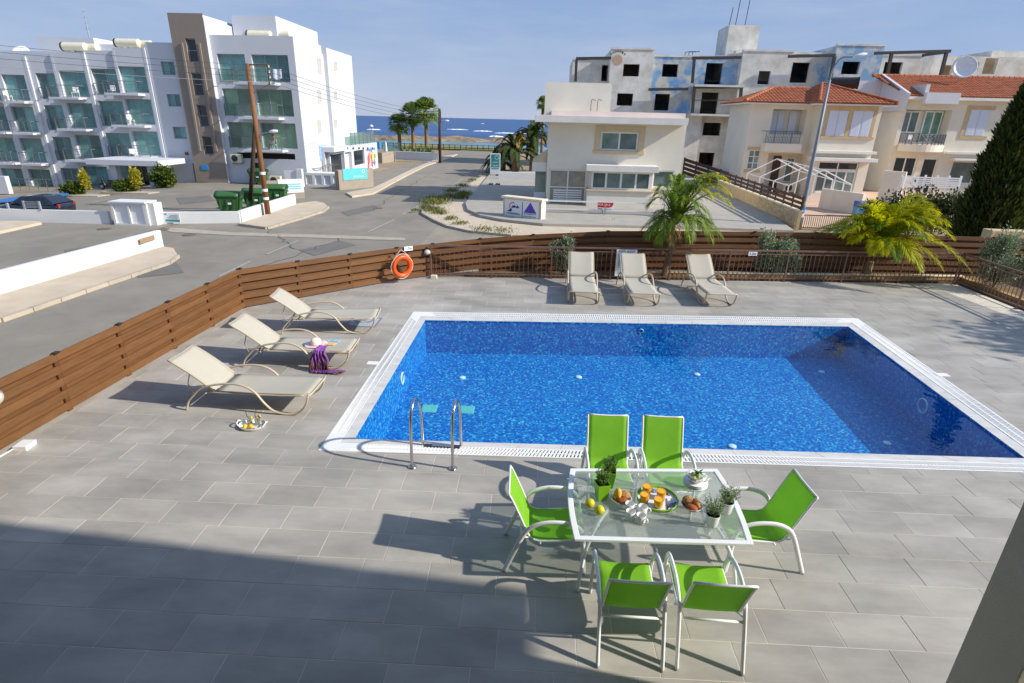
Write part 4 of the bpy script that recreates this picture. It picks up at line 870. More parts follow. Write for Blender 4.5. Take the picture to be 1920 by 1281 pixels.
for az, el, L_ in ((.1,.98,3.0),(.0,.82,2.9),(.05,1.12,3.0),(-.05,.7,2.2),(-.3,.95,2.3),(.3,1.1,2.5),(3.2,.98,2.1),(3.0,.75,2.0),(3.4,1.15,2.0),(.2,.6,2.3),(-.1,1.15,2.6)): frond(pb, cc, az, el, L_, .46, m_frondy, nl=60, ll=.58, w=.0145, seed=i, hang=.32); i += 1
def leafcloud(root, blobs, n, ll, lw, mat, seed=1, name='foliage', up=.3, surf=.55):
    rg = random.Random(seed); m = MB(); V = sum(b[3]*b[4]*b[5] for b in blobs)
    for b in blobs:
        for i in range(int(n*b[3]*b[4]*b[5]/V)):
            d = Vector((rg.gauss(0,1),rg.gauss(0,1),rg.gauss(0,1))).normalized(); r = (surf+(1-surf)*rg.random())*(.72+.5*noise.noise(d*2.3+Vector((seed,b[0],b[1]))))
            p = Vector((b[0]+d.x*b[3]*r*1.25, b[1]+d.y*b[4]*r*1.25, b[2]+d.z*b[5]*r*1.25))
            if p.z < .02: p.z = .02+rg.random()*.1
            t = (Vector((rg.gauss(0,1),rg.gauss(0,1),rg.gauss(0,1)))+d*1.0+Vector((0,0,up))).normalized(); w = t.cross(Vector((rg.gauss(0,1),rg.gauss(0,1),rg.gauss(0,1)))).normalized()*lw*rg.uniform(.6,1.2); L_ = ll*rg.uniform(.6,1.25)
            k = len(m.v); m.v += [tuple(p),tuple(p+t*L_*.5+w),tuple(p+t*L_),tuple(p+t*L_*.5-w)]; m.f.append((k,k+1,k+2,k+3))
    return m.build(name, mat, root)
def stems(root, n, h, sp, r, seed=1, mat=None):
    rg = random.Random(seed); m = MB()
    for i in range(n):
        a = rg.uniform(0,6.28); s = sp*rg.uniform(.3,1); q = Vector((math.cos(a)*s, math.sin(a)*s, h*rg.uniform(.65,1))); m.tube([(0,0,0),tuple(q*.45+Vector((0,0,h*.12))),tuple(q)], [r,r*.7,r*.3], 5)
    return m.build('stem', mat or m_twig, root, smooth=2)
m_olive = leafmat('olive_leaf', S(92,112,88), S(178,188,146), .3)
for lb, x, y, bl, n, sd in (('slim grey green shrub behind the railing, left of the loungers',.72,17.12,[(0,0,.45,.26,.2,.42),(.12,0,.8,.2,.18,.3),(-.18,0,.7,.16,.16,.28)],2600,1),
        ('broad grey green shrub behind the railing, between the two palms',7.35,17.72,[(0,0,.45,.55,.28,.42),(-.3,0,.95,.28,.22,.36),(.25,0,.8,.4,.25,.3),(.55,0,.4,.25,.2,.3)],5200,2),
        ('large grey green shrub in the far right corner of the bed',13.75,17.2,[(0,0,.5,.55,.5,.5),(.15,.2,1.15,.38,.35,.45),(.5,-.5,.75,.4,.4,.4),(-.1,.3,.9,.35,.3,.5)],6200,3)):
    s = thing('garden_shrub', lb, 'shrub', (x,y,.05)); s.scale = (1.12,1.0,1.15); leafcloud(s, bl, n, .085, .017, m_olive, sd, up=.8, surf=.25); stems(s, 9, 1.1 if sd > 1 else .9, .35, .010, sd)
# cypress, seen to its top only on the left lobe
m_cyp = leafmat('cypress_needles', S(40,52,18), S(92,102,38), .15, .7)
def cypress(lb, x, y, h, r, n, seed, lean=0):
    c = thing('cypress_tree', lb, 'cypress', (x,y,ZS)); tk(c, [(0,0,0),(.02*h,0,h*.4),(.0,0,h*.9)], (.22,.04)); rg = random.Random(seed); m = MB()
    for i in range(n):
        t = rg.random()**.85; a = rg.uniform(0,6.2832); env = r*(min(1,t*3+.42)**.8)*((1-t**1.7)**.75)*1.12
        lobes = 1+.34*noise.noise(Vector((math.cos(a)*1.6,math.sin(a)*1.6,t*7+seed)))+.22*noise.noise(Vector((math.cos(a)*4,math.sin(a)*4,t*22+seed)))
        rr = env*lobes*(1-.45*rg.random()**2.2); p = Vector((math.cos(a)*rr+lean*t, math.sin(a)*rr, .25+t*h))
        d = (Vector((math.cos(a)*.55,math.sin(a)*.55,1))+Vector((rg.gauss(0,.3),rg.gauss(0,.3),rg.gauss(0,.2)))).normalized(); L_ = rg.uniform(.16,.38); w = d.cross(Vector((rg.gauss(0,1),rg.gauss(0,1),rg.gauss(0,.4)))).normalized()*rg.uniform(.018,.04)
        k = len(m.v); m.v += [tuple(p-w),tuple(p+w),tuple(p+d*L_*.6+w*1.1),tuple(p+d*L_),tuple(p+d*L_*.6-w*1.1)]; m.f.append((k,k+1,k+2,k+3,k+4))
    m.build('crown', m_cyp, c); return c
q = PL(1846,440,24); cypress('dark green cypress, the lower one in front at the right edge', q.x, 24, 7.6, 1.0, 17000, 3)
q = PL(1893,440,26); cypress('dark green cypress, the taller one behind at the right edge', q.x+.1, 26, 11.4, 1.12, 20000, 8)
m_ybush = leafmat('yellow_green_leaf', S(66,84,18), S(168,158,30), .4)
q = PL(1925,430,27); s = thing('garden_shrub', 'yellow green leafy bush at the right edge behind the cypresses', 'shrub', (q.x+1.2,28,ZS)); leafcloud(s, [(0,0,1.5,2.0,1.2,1.3),(-.9,0,2.6,1.2,1,1.0),(.8,0,3.0,1.3,1,1.0)], 4200, .20, .05, m_ybush, 4); stems(s, 8, 3, 1.2, .04, 4)
m_olean = leafmat('oleander_leaf', S(48,60,32), S(96,104,58), .25); m_pink = leafmat('pink_flower', S(132,76,86), S(170,110,116), .3)
q = PL(1715,400,33); s = thing('garden_shrub', 'dark oleander bush with dusty pink flowers below the villas', 'shrub', (q.x,33,ZS)); bl = [(-1.6,0,1.3,1.5,1,1.2),(.2,0,1.7,1.7,1,1.3),(1.9,0,1.7,1.4,1,1.2)]
leafcloud(s, bl, 11000, .22, .05, m_olean, 5, surf=.3); leafcloud(s, [(b[0],b[1]-.25,b[2]+.4,b[3]*1.02,b[4]*1.02,b[5]*.95) for b in bl], 110, .09, .045, m_pink, 6, name='flowers', surf=.9)['kind'] = 'stuff'; stems(s, 10, 2, 1.5, .03, 5)
# tree outside the frame to the right whose shade falls on the terrace
m_tleaf = leafmat('tree_leaf', S(50,80,28), S(96,124,48), .3)
s = thing('shade_tree', 'leafy tree beyond the right fence', 'tree', (20.2,11.2,ZS)); tk(s, [(0,0,0),(.1,0,2.2),(0,.1,4.5),(.1,0,6)], (.22,.06))
for a in range(6): tk(s, [(0,0,3.0+a*.35),(math.cos(a*1.1)*1.0,math.sin(a*1.1)*1.0,4.3+a*.3),(math.cos(a*1.1)*2.0,math.sin(a*1.1)*2.0,5.2+a*.25)], (.08,.02), name='limb', n=6)
leafcloud(s, [(0,0,6.2,2.0,2.0,1.3),(-1.5,-1.0,5.4,1.5,1.5,1.0),(1.2,1.2,5.6,1.6,1.4,1.0),(.3,-2.4,5.3,1.3,1.2,.9),(-1.2,1.7,5.0,1.2,1.2,.8),(1.2,-3.6,5.2,1.2,1.1,.8)], 5600, .26, .08, m_tleaf, 7, name='crown')
# fan palms by the sea, date palms on the corner
m_fan = leafmat('fan_palm_leaf', S(66,96,34), S(142,160,72), .35)
def fanpalm(lb, px, py, depth, h, cr, seed):
    q = PL(px, py, depth); s = thing('fan_palm', lb, 'palm tree', (q.x,depth,gz(q.x,depth)), 0, 'fan palms by the sea'); rg = random.Random(seed)
    tk(s, [(0,0,0),(.05,0,h*.5),(.0,0,h)], (.34,.26)); tk(s, [(0,0,h*.72),(0,0,h*.9),(0,0,h+.1)], (.40,.32), pm('palm_skirt', S(112,92,62), .95, .3, 6, .6, 14), 'leaf_skirt')
    for i in range(42):
        az = i*2.4+rg.uniform(-.2,.2); el = -.7+2.15*(((i*11)%42)/42); pl = cr*rg.uniform(.42,.55); d = Vector((math.cos(el)*math.cos(az),math.cos(el)*math.sin(az),math.sin(el))); c = Vector((0,0,h+.1)); b = c+d*pl
        m = MB(); sd = d.cross(Vector((0,0,1))); sd = sd.normalized() if sd.length > .05 else Vector((1,0,0)); m.bar(c, b, .04, .03)
        for k in range(13):
            a = -1.35+2.7*k/12; dd = (d*math.cos(a)+sd*math.sin(a)).normalized(); L_ = cr*.6*(.75+.25*math.cos(a)); w = dd.cross(d.cross(sd)).normalized()*.085*cr/2; mid = b+dd*L_*.6; tip = b+dd*L_+Vector((0,0,-.28*L_))
            kk = len(m.v); m.v += [tuple(b),tuple(mid-w),tuple(mid+w),tuple(tip)]; m.f += [(kk,kk+1,kk+2),(kk+1,kk+3,kk+2)]
        m.build('frond', m_fan, s)
fanpalm('fan palm by the sea with the thinnest trunk, left of the other two', 750, 293, 98, 4.6, 2.1, 1)
fanpalm('fan palm by the sea, the middle of the three', 775, 285, 101, 6.0, 2.5, 2)
fanpalm('tallest fan palm by the sea, right of the other two', 800, 290, 97, 6.6, 2.6, 3)
q = PL(1015,205,120); fanpalm('fan palm top showing beside the cream house above the date palms', 1017, 250, 118, 9.0, 1.7, 4)
def datepalm(lb, px, py, depth, h, Lf, nf, seed):
    q = PL(px, py, depth); s = thing('date_palm', lb, 'palm tree', (q.x,depth,ZS), 0, 'date palms on the corner'); tk(s, [(0,0,0),(.05,0,h*.6),(0,0,h)], (.38,.34)); rg = random.Random(seed)
    for i in range(nf):
        az = i*2.39996+rg.uniform(-.2,.2); el = .0+1.4*(((i*7)%nf)/nf); frond(s, Vector((0,0,h)), az, el, Lf*rg.uniform(.85,1.1), .45+.35*(1-el/1.4), m_frondd if rg.random() > .05 else m_dead, nl=46, ll=.66, w=.06, seed=seed*50+i, hang=.25, stiff=1)
datepalm('large date palm with arching fronds behind the totem sign', 965, 318, 66, 2.3, 4.0, 44, 1)
datepalm('date palm half hidden by the cream house', 998, 310, 70, 3.6, 3.8, 38, 2)
datepalm('low date palm beside the totem sign', 942, 312, 70, 1.3, 2.8, 28, 3)
# agaves by the sea wall, weeds along the kerb
m_agave = leafmat('agave_leaf', S(62,92,40), S(122,146,84), .1)
for i, (px, py) in enumerate([(765,292),(778,290),(792,292),(806,293),(756,295),(785,296),(800,296)]):
    q = PL(px, py, 93+i*.3); s = thing('agave', ['green agave clump behind the sea wall, third from the left','green agave clump behind the sea wall, fourth from the left','green agave clump behind the sea wall, second from the right end','green agave clump at the right end of the sea wall','green agave clump at the left end of the sea wall','green agave clump behind the sea wall under the tallest fan palm','green agave clump behind the sea wall right of the tallest fan palm'][i], 'agave', (q.x,93+i*.3,gz(q.x,93)+.2), 0, 'agaves behind the white sea wall'); m = MB(); rg = random.Random(i)
    for k in range(26):
        az = k*2.4; el = .25+1.2*(((k*7)%26)/26); d = Vector((math.cos(el)*math.cos(az),math.cos(el)*math.sin(az),math.sin(el))); L_ = rg.uniform(1.1,1.7); w = d.cross(Vector((0,0,1))).normalized()*.13
        m.add([w*-.6,w*.6,d*L_*.5+w,d*L_,d*L_*.5-w], [(0,1,2,3,4)])
    m.build('leaves', m_agave, s)
m_weed = leafmat('weed_leaf', S(70,84,34), S(150,148,80), .3); wd = MB(); rg = random.Random(11)
for (px, py, r, n, h) in [(815,384,1.1,420,.45),(822,378,.9,300,.4),(800,395,.5,200,.3),(812,398,.7,260,.3),(825,404,.6,200,.28),(840,372,.5,160,.3),(848,362,.6,180,.3),(862,374,.9,420,.5),(870,368,.6,260,.4),(868,352,.7,160,.3),(845,415,.5,120,.2),(862,424,.5,120,.18),(905,434,.8,130,.15),(940,437,.9,160,.15),(1150,421,.6,60,.2),(885,341,.6,120,.25),(778,399,.3,60,.2)]:
    c = G(px,py,ZS)
    for i in range(n):
        p = c+Vector((rg.gauss(0,r*.45),rg.gauss(0,r*.6),rg.uniform(.0,.1)+.12)); d = Vector((rg.gauss(0,.7),rg.gauss(0,.7),1)).normalized(); L_ = h*rg.uniform(.4,1.1); w = d.cross(Vector((rg.gauss(0,1),rg.gauss(0,1),0))).normalized()*.03
        k = len(wd.v); wd.v += [tuple(p-w),tuple(p+w),tuple(p+d*L_)]; wd.f.append((k,k+1,k+2))
tag(wd.build('weeds', m_weed, None), 'straggly weeds growing along the kerb of the road corner', 'weeds')['kind'] = 'stuff'
hb = MB()
for i in range(5200):
    x = rg.uniform(-64,-22); y = rg.uniform(122,160); p = Vector((x,y,gz(x,y)+.6+1.2*abs(noise.noise(Vector((x*.1,y*.1,0)))))); d = Vector((rg.gauss(0,1),rg.gauss(0,1),rg.gauss(.3,1))).normalized(); L_ = rg.uniform(.6,1.5); w = d.cross(Vector((rg.gauss(0,1),rg.gauss(0,1),0))).normalized()*.35
    k = len(hb.v); hb.v += [tuple(p-w),tuple(p+w),tuple(p+d*L_+w*.6),tuple(p+d*L_-w*.6)]; hb.f.append((k,k+1,k+2,k+3))
tag(hb.build('scrub', leafmat('scrub_leaf', S(66,78,36), S(118,120,66), .2), None), 'low green scrub on the shore beside the hotel', 'scrub')['kind'] = 'stuff'
# ================================================================== buildings
def glyphs(name, n, size, mat, M, parent, org=None, w=None, seed=1, curve=0):
    """a row of small letter-like strokes for print too blurred to read"""
    rg_ = random.Random(seed); m = MB(); w = w or n*size*.62; st = w/n
    for i in range(n):
        x = -w/2+st*(i+.5); L_ = M @ Matrix.Translation((x, curve*(1-(2*x/w)**2), 0)) @ Matrix.Rotation(-curve*2.2*(2*x/w)/max(.1,w)*.8,4,'Z'); h = size*rg_.choice((.36,.36,.5))
        m.box((-st*.32,-h*.5,0),(-st*.16,h*.5,.006),L_); m.box((st*.14,-size*.18,0),(st*.30,size*.18,.006),L_)
        m.box((-st*.155,rg_.choice((-.18,0,.1))*size,0),(st*.135,rg_.choice((-.1,.08,.18))*size+size*.09,.0055),L_) if rg_.random() > .3 else None
    o = m.build(name, mat, parent, org=org); return o
def PXp(px, py, X):
    d = ray(px, py); s = X/d.x; return Vector((X, d.y*s, CH+d.z*s))
def wall_open(m, x0, x1, z0, z1, y, ops=(), rev=.25):
    ops = [(max(x0,a),min(x1,b),max(z0,c),min(z1,d)) for a,b,c,d in ops if b > x0 and a < x1 and d > z0 and c < z1]
    xs = sorted({x0,x1,*[o[0] for o in ops],*[o[1] for o in ops]}); zs = sorted({z0,z1,*[o[2] for o in ops],*[o[3] for o in ops]})
    for i in range(len(xs)-1):
        for j in range(len(zs)-1):
            cx, cz = (xs[i]+xs[i+1])/2, (zs[j]+zs[j+1])/2
            if any(a < cx < b and c < cz < d for a,b,c,d in ops): continue
            m.quad((xs[i],y,zs[j]),(xs[i+1],y,zs[j]),(xs[i+1],y,zs[j+1]),(xs[i],y,zs[j+1]))
    for a,b,c,d in ops:
        m.quad((a,y,c),(a,y,d),(a,y+rev,d),(a,y+rev,c)); m.quad((b,y,d),(b,y,c),(b,y+rev,c),(b,y+rev,d))
        m.quad((a,y,d),(b,y,d),(b,y+rev,d),(a,y+rev,d)); m.quad((b,y,c),(a,y,c),(a,y+rev,c),(b,y+rev,c))
def window(root, x0, x1, z0, z1, y, nx=2, fm=None, gl=None, fw=.06, name='window', nz=1, d=.06):
    o = root.location; fr = MB(); w = (x1-x0)/nx; h = (z1-z0)/nz
    fr.box((x0,y-d/2,z0),(x1,y+d/2,z0+fw)); fr.box((x0,y-d/2,z1-fw),(x1,y+d/2,z1)); fr.box((x0,y-d/2+.001,z0+fw),(x0+fw,y+d/2-.001,z1-fw)); fr.box((x1-fw,y-d/2+.001,z0+fw),(x1,y+d/2-.001,z1-fw))
    for i in range(1,nx): fr.box((x0+w*i-fw*.5,y-d/2+.002,z0+fw),(x0+w*i+fw*.5,y+d/2-.002,z1-fw))
    for j in range(1,nz): fr.box((x0+fw,y-d/2+.003,z0+h*j-fw*.4),(x1-fw,y+d/2-.003,z0+h*j+fw*.4))
    f = fr.build(name, fm, root, org=o)
    for i in range(nx):
        for j in range(nz): MB().box((x0+w*i+fw*.5,y-.008,z0+h*j+fw*.5),(x0+w*(i+1)-fw*.5,y+.008,z0+h*(j+1)-fw*.5)).build('pane', gl, f, org=o)
    return f
def part(root, name, mat, *boxes, **k):
    m = MB()
    for a, b in boxes: m.box(a, b)
    return m.build(name, mat, root, org=root.location, **k)
def rail(root, x0, x1, y0, y1, z, h=.95, mat=None, glass=None, parent=None, n=3, wires=2):
    """balcony railing: front run at y0, returns to y1"""
    o = root.location; m = MB(); m.bar((x0,y0,z+h),(x1,y0,z+h),.05,.05); m.bar((x0,y0+.026,z+h),(x0,y1,z+h),.05,.05); m.bar((x1,y0+.026,z+h),(x1,y1,z+h),.05,.05)
    for i in range(n+1): x = x0+(x1-x0)*i/n; m.box((x-.02,y0-.02,z),(x+.02,y0+.02,z+h-.026))
    for k in range(wires): zz = z+h*(k+1)/(wires+1); m.bar((x0+.02,y0,zz),(x1-.02,y0,zz),.018,.018)
    r = m.build('railing', mat, parent or root, org=o)
    if glass: MB().box((x0+.03,y0-.006,z+.06),(x1-.03,y0+.006,z+h-.05)).build('glass_panel', glass, parent or root, org=o)
    return r
def gmat(name, c, c2, rough=.08):
    m = pm(name, c, rough, .25, .9, col2=c2, spec=.6, rnd=.4); return m
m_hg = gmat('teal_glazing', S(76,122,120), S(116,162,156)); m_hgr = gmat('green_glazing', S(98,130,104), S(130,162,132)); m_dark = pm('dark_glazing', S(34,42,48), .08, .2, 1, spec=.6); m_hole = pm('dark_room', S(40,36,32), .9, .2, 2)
m_hw = pm('hotel_white', (.60,.615,.64), .8, .03, .6, .08, 30); m_taupe = pm('taupe_render', S(142,130,118), .85, .05, .8, .1, 30); m_galu = pm('grey_aluminium', S(150,156,160), .4, .08, 6); m_hrail = pm('rail_grey', S(110,112,112), .45, .1, 6)
m_hglass = sheerglass('balcony_glass', (.75,.86,.82), rough=.03, milk=.10)
HY = 52.0
H = thing('hotel', 'white four storey hotel with teal balcony windows and a taupe stair tower', 'building', (-30,HY,ZS)); HO = H.location
u_ = lambda px: PL(px,220,HY).x
def zrow(px, *ys): return [PL(px,y,HY).z for y in ys]
zr = zrow(515,103,154,168,218,231,278)      # right block rows (top,bottom)
zl = zrow(235,120,169,181,228,241,286,300,341)
# right block
xr0, xr1 = u_(414), -21.25; zt = 10.5
wins = [(u_(424),u_(474)),(u_(486),u_(552))]
ops = [(a,b,zr[2*k+1],zr[2*k]) for a,b in wins for k in range(3)]
zg = PL(480,290,HY).z
ops += [(u_(434),u_(545),zg-.35,zg+.15),(u_(463),u_(480),ZS,PL(470,305,HY).z)]
m = MB(); wall_open(m, xr0, xr1, ZS, zt, HY, ops, .35); m.build('wall', m_hw, H, org=HO)
for (a,b,c,d) in ops[:6]: window(H, a+.01, b-.01, c+.01, d-.01, HY+.28, 2 if b-a < 2.7 else 3, m_galu, m_hgr if c < 6 else m_hg, .07)
part(H, 'vent_opening', m_hole, ((u_(434)+.01,HY+.3,zg-.34),(u_(545)-.01,HY+.34,zg+.14))); part(H, 'door', m_dark, ((u_(463)+.01,HY+.3,ZS),(u_(480)-.01,HY+.34,PL(470,305,HY).z-.01)))
for k in range(3):
    z = zr[2*k+1]-.10; sl = part(H, 'balcony', m_hw, ((u_(459),HY-1.15,z-.20),(u_(533),HY-.002,z)), bevel=.01)
    rail(H, u_(459)+.03, u_(533)-.03, HY-1.1, HY-.01, z, 1.0, m_hrail, m_hglass, sl, 3, 1)
    rail(H, u_(424), u_(458), HY-.05, HY-.01, z, 1.0, m_hrail, m_hglass, None, 2, 1)
# body of the whole hotel (side and roof) behind the front walls
yb = PXp(666,200,xr1).y
part(H, 'side_wall', m_hw, ((xr1-.36,HY+.003,ZS),(xr1-.003,PXp(612,200,xr1).y,zt-.003)), ((xr0+.01,HY+1.2,ZS),(xr1-.36,yb-.2,zt-.6)), ((xr1-1.2,PXp(612,200,xr1).y+.002,ZS),(xr1-.75,PXp(621,200,xr1).y-.002,zt-.35)), ((xr1-1.4,PXp(621,200,xr1).y,ZS),(xr1-.002,yb,zt-.02)), ((-52,HY+1.3,ZS-1.2),(xr0-.02,yb-2,zt-1.4)))
for px, rows, w in ((598.5,((111,136),(170,192),(226,249)),5),(629,((117,131),(172,185),(225,238)),4)):
    for a, b in rows:
        p0, p1 = PXp(px-w/2,(a+b)/2,xr1), PXp(px+w/2,(a+b)/2,xr1); z1, z0 = PXp(px,a,xr1).z, PXp(px,b,xr1).z
        f = part(H, 'slit_window', m_hw, ((xr1+.003,p0.y-.06,z0-.06),(xr1+.05,p1.y+.06,z0)), ((xr1+.003,p0.y-.06,z1),(xr1+.05,p1.y+.06,z1+.06)), ((xr1+.003,p0.y-.06,z0+.001),(xr1+.05,p0.y,z1-.001)), ((xr1+.003,p1.y,z0+.001),(xr1+.05,p1.y+.06,z1-.001)))
        MB().box((xr1+.002,p0.y+.001,z0+.001),(xr1+.012,p1.y-.001,z1-.001)).build('pane', pm('beige_blind', S(196,188,168), .3, .05, 3), f, org=HO)
# stair tower
tx0, tx1, ttop = u_(353), u_(415)-.02, 12.0; TYp = HY-.45
sw = []
for a, b in ((73,117),(137,180),(197,238),(256,290)):
    xa = PL(383+ (a-73)*.075,a,TYp).x; sw.append((u_(386)-.42,u_(386)+.42,PL(390,b,TYp).z,PL(390,a,TYp).z))
m = MB(); wall_open(m, tx0, tx1, ZS, ttop, TYp, sw, .3); m.build('stair_tower', m_taupe, H, org=HO)
part(H, 'tower_side', m_hw, ((tx0+.002,TYp+.32,ZS),(tx1-.35,HY+9,ttop-.03)), ((tx1-.30,TYp+.004,ZS),(tx1+.04,HY+9.1,ttop-.35)))
for s in (-1,1): part(H, 'tower_rib', m_taupe, ((u_(386)+s*.75-.09,TYp-.12,1.2),(u_(386)+s*.75+.09,TYp-.002,ttop-2.2)))
for a,b,c,d in sw: window(H, a+.01, b-.01, c+.01, d-.01, TYp+.25, 1, m_galu, m_dark, .06, nz=2)
part(H, 'blue_plaque', pm('blue_sign', S(40,140,210), .5, .05, 3), ((u_(368),TYp-.05,PL(370,318,TYp).z),(u_(380),TYp-.003,PL(370,309,TYp).z)))
# left wing: stepped bays
def bay(x0, x1, w0, w1, off, dz, bal, floors=3, ground=True, gl=m_hg, nx=2):
    y = HY+off; top = 9.55+dz; ops = [(w0,w1,zl[2*k+1]+dz,zl[2*k]+dz) for k in range(floors)]
    if ground: ops.append((w0,w1,zl[7]+dz,zl[6]+dz))
    m = MB(); wall_open(m, x0, x1, ZS-1.4, top, y, ops, .3); m.box((x0+.002,y+.4,top-1.2),(x1-.002,y+.7,top-.002)); m.box((x0+.004,y+.004,top-.25),(x1-.004,y+.4,top-.004)); m.build('bay_wall', m_hw, H, org=HO)
    for k, (a,b,c,d) in enumerate(ops): window(H, a+.01, b-.01, c+.01, d-.01, y+.24, nx, m_galu, gl, .07)
    for k in range(floors):
        z = zl[2*k+1]+dz-.08
        if bal:
            sl = part(H, 'balcony', m_hw, ((bal[0],y-.95,z-.18),(bal[1],y-.002,z)), bevel=.01); rail(H, bal[0]+.03, bal[1]-.03, y-.9, y-.01, z, .95, m_hrail, None, sl, 3, 3)
        else: rail(H, w0+.02, w1-.02, y-.06, y-.01, z+.08, .9, m_hrail, None, None, 2, 3)
E_ = [-50.8,-48.0,-45.1,-42.6,-39.72,-37.0,-34.28,-31.42]
dzf = lambda x: -1.05*min(1,max(0,(-33.2-x)/13))
bay(E_[0],E_[1],-50.3,-48.3,.03,dzf(-48.5),(-49.6,-48.1)); bay(E_[1],E_[2],-47.6,-45.5,-.10,dzf(-46.5),(-47.2,-45.3))
bay(E_[2],E_[3],-44.55,-42.85,.03,dzf(-44),None); bay(E_[3],E_[4],-42.3,-39.95,-.10,dzf(-41),(-43.0,-40.3))
bay(E_[4],E_[5],-39.45,-37.15,.03,dzf(-38.3),None); bay(E_[5],E_[6],-36.85,-34.5,-.10,dzf(-35.6),(-37.9,-34.9))
for i, x in enumerate(E_[1:7]):
    dz = dzf(x); part(H, 'pilaster', m_hw, ((x-.11,HY-(.115 if i % 2 else .112),ZS-1.3),(x+.11,HY+.8,9.5+dz)))
# flat wall with three small windows and the roof structures
ops = [(u_(320),u_(344),PL(330,b,HY).z,PL(330,a,HY).z) for a,b in ((116,141),(177,200),(238,260))]
ops.append((u_(345),u_(353),ZS,PL(350,306,HY).z))
m = MB(); wall_open(m, E_[6]+.16, tx0+.02, ZS-.3, 9.85, HY, ops, .25); m.build('wall', m_hw, H, org=HO)
for a,b,c,d in ops[:3]: window(H, a+.01, b-.01, c+.01, d-.01, HY+.18, 2, m_galu, m_hg, .05)
part(H, 'door', m_dark, ((ops[3][0]+.01,HY+.2,ZS),(ops[3][1],HY+.24,ops[3][3])))
part(H, 'roof_house', m_hw, ((PL(84,90,58).x,57.2,8.0),(PL(190,90,58).x,63,PL(130,72,58).z))); part(H, 'roof_house', m_hw, ((PL(190,90,58).x+.02,57.8,8.0),(PL(285,90,58).x,63,PL(230,84,58).z)))
part(H, 'roof_house', m_hw, ((u_(418),56,9.0),(u_(493)+.4,66,PL(470,38,58).z+.1)))
part(H, 'alarm_box', pm('red_plastic', S(150,40,36), .5, .1, 9), ((u_(336),HY-.14,PL(336,290,HY).z),(u_(341),HY-.004,PL(336,285,HY).z)))
# entrance canopy and columns
cz = PL(250,300,HY-4).z
part(H, 'entrance_canopy', m_hw, ((PL(160,305,47.6).x,47.6,cz-.45),(PL(322,300,49.5).x,HY-.6,cz)), bevel=.02)
for px in (218,288): q = PL(px,330,48.2); part(H, 'column', m_hw, ((q.x-.28,47.95,ZS-.6),(q.x+.28,48.5,cz-.452)))
part(H, 'entrance', m_dark, ((E_[5]+.1,HY-.6,ZS-.6),(E_[6]-.2,HY-.52,zl[6]-.1)))
ops_e = part(H, 'entrance_frame', m_galu, *[((E_[5]+.1+k*.62,HY-.66,ZS-.6),(E_[5]+.16+k*.62,HY-.605,zl[6]-.1)) for k in range(5)])
rail(H, PL(0,340,47).x, PL(155,340,47).x, 47, 47.4, gz(-41,47)+.02, .95, m_hrail, None, None, 9, 2)
part(H, 'terrace_wall', m_hw, ((PL(-40,330,46).x,45.6,gz(-43,46)),(PL(16,330,46).x,46,PL(10,330,46).z)))
# low shop wing on the sea side
XE = -20.3; y0, y1 = PXp(625,300,XE).y, PXp(708,290,XE).y; ze = PXp(700,268,XE).z
part(H, 'shop_wing', m_hw, ((XE-5,y0+.02,ZS),(XE-.35,y1,ze)), ((XE-.35,PXp(646,300,XE).y,ZS),(XE-.001,PXp(648,300,XE).y,ze-.002)), ((XE-.35,PXp(660,300,XE).y,ZS),(XE-.001,PXp(664,300,XE).y,ze-.002)), ((XE-.35,PXp(664,300,XE).y+.002,ZS),(XE-.002,y1-.002,PXp(670,310,XE).z)), ((XE-.35,PXp(684,300,XE).y,PXp(670,310,XE).z+.002),(XE-.002,y1-.003,ze-.004)), ((XE-.36,y0+.04,PXp(660,284,XE).z),(XE-.004,PXp(684,300,XE).y-.002,ze-.006)))
f = part(H, 'shop_window', m_galu, ((XE-.2,PXp(664,300,XE).y+.02,PXp(670,310,XE).z+.01),(XE-.14,PXp(664,300,XE).y+.12,PXp(660,284,XE).z-.01)), ((XE-.2,PXp(684,300,XE).y-.12,PXp(670,310,XE).z+.01),(XE-.14,PXp(684,300,XE).y-.02,PXp(660,284,XE).z-.01)))
MB().box((XE-.19,PXp(664,300,XE).y+.121,PXp(670,310,XE).z+.01),(XE-.16,PXp(684,300,XE).y-.121,PXp(660,284,XE).z-.01)).build('pane', m_dark, f, org=HO)
part(H, 'entrance_porch', m_hw, ((XE-.9,y0-.6,PXp(630,284,XE).z),(XE+.35,PXp(646,300,XE).y+.1,PXp(630,275,XE).z)), ((XE-.9,y0-.6,ZS),(XE-.6,y0-.3,PXp(630,284,XE).z-.002)))
part(H, 'glazed_door', m_dark, ((XE-.34,y0+.3,ZS),(XE-.30,PXp(646,300,XE).y-.1,PXp(630,286,XE).z)))
for px in (650,661,672,680,688,697): q = PXp(px,278,XE); MB().lathe([(.09,0),(.09,.16),(0,.2)],10,(XE+.08,q.y,q.z-.1)).build('wall_lamp', m_dark, H, org=HO)
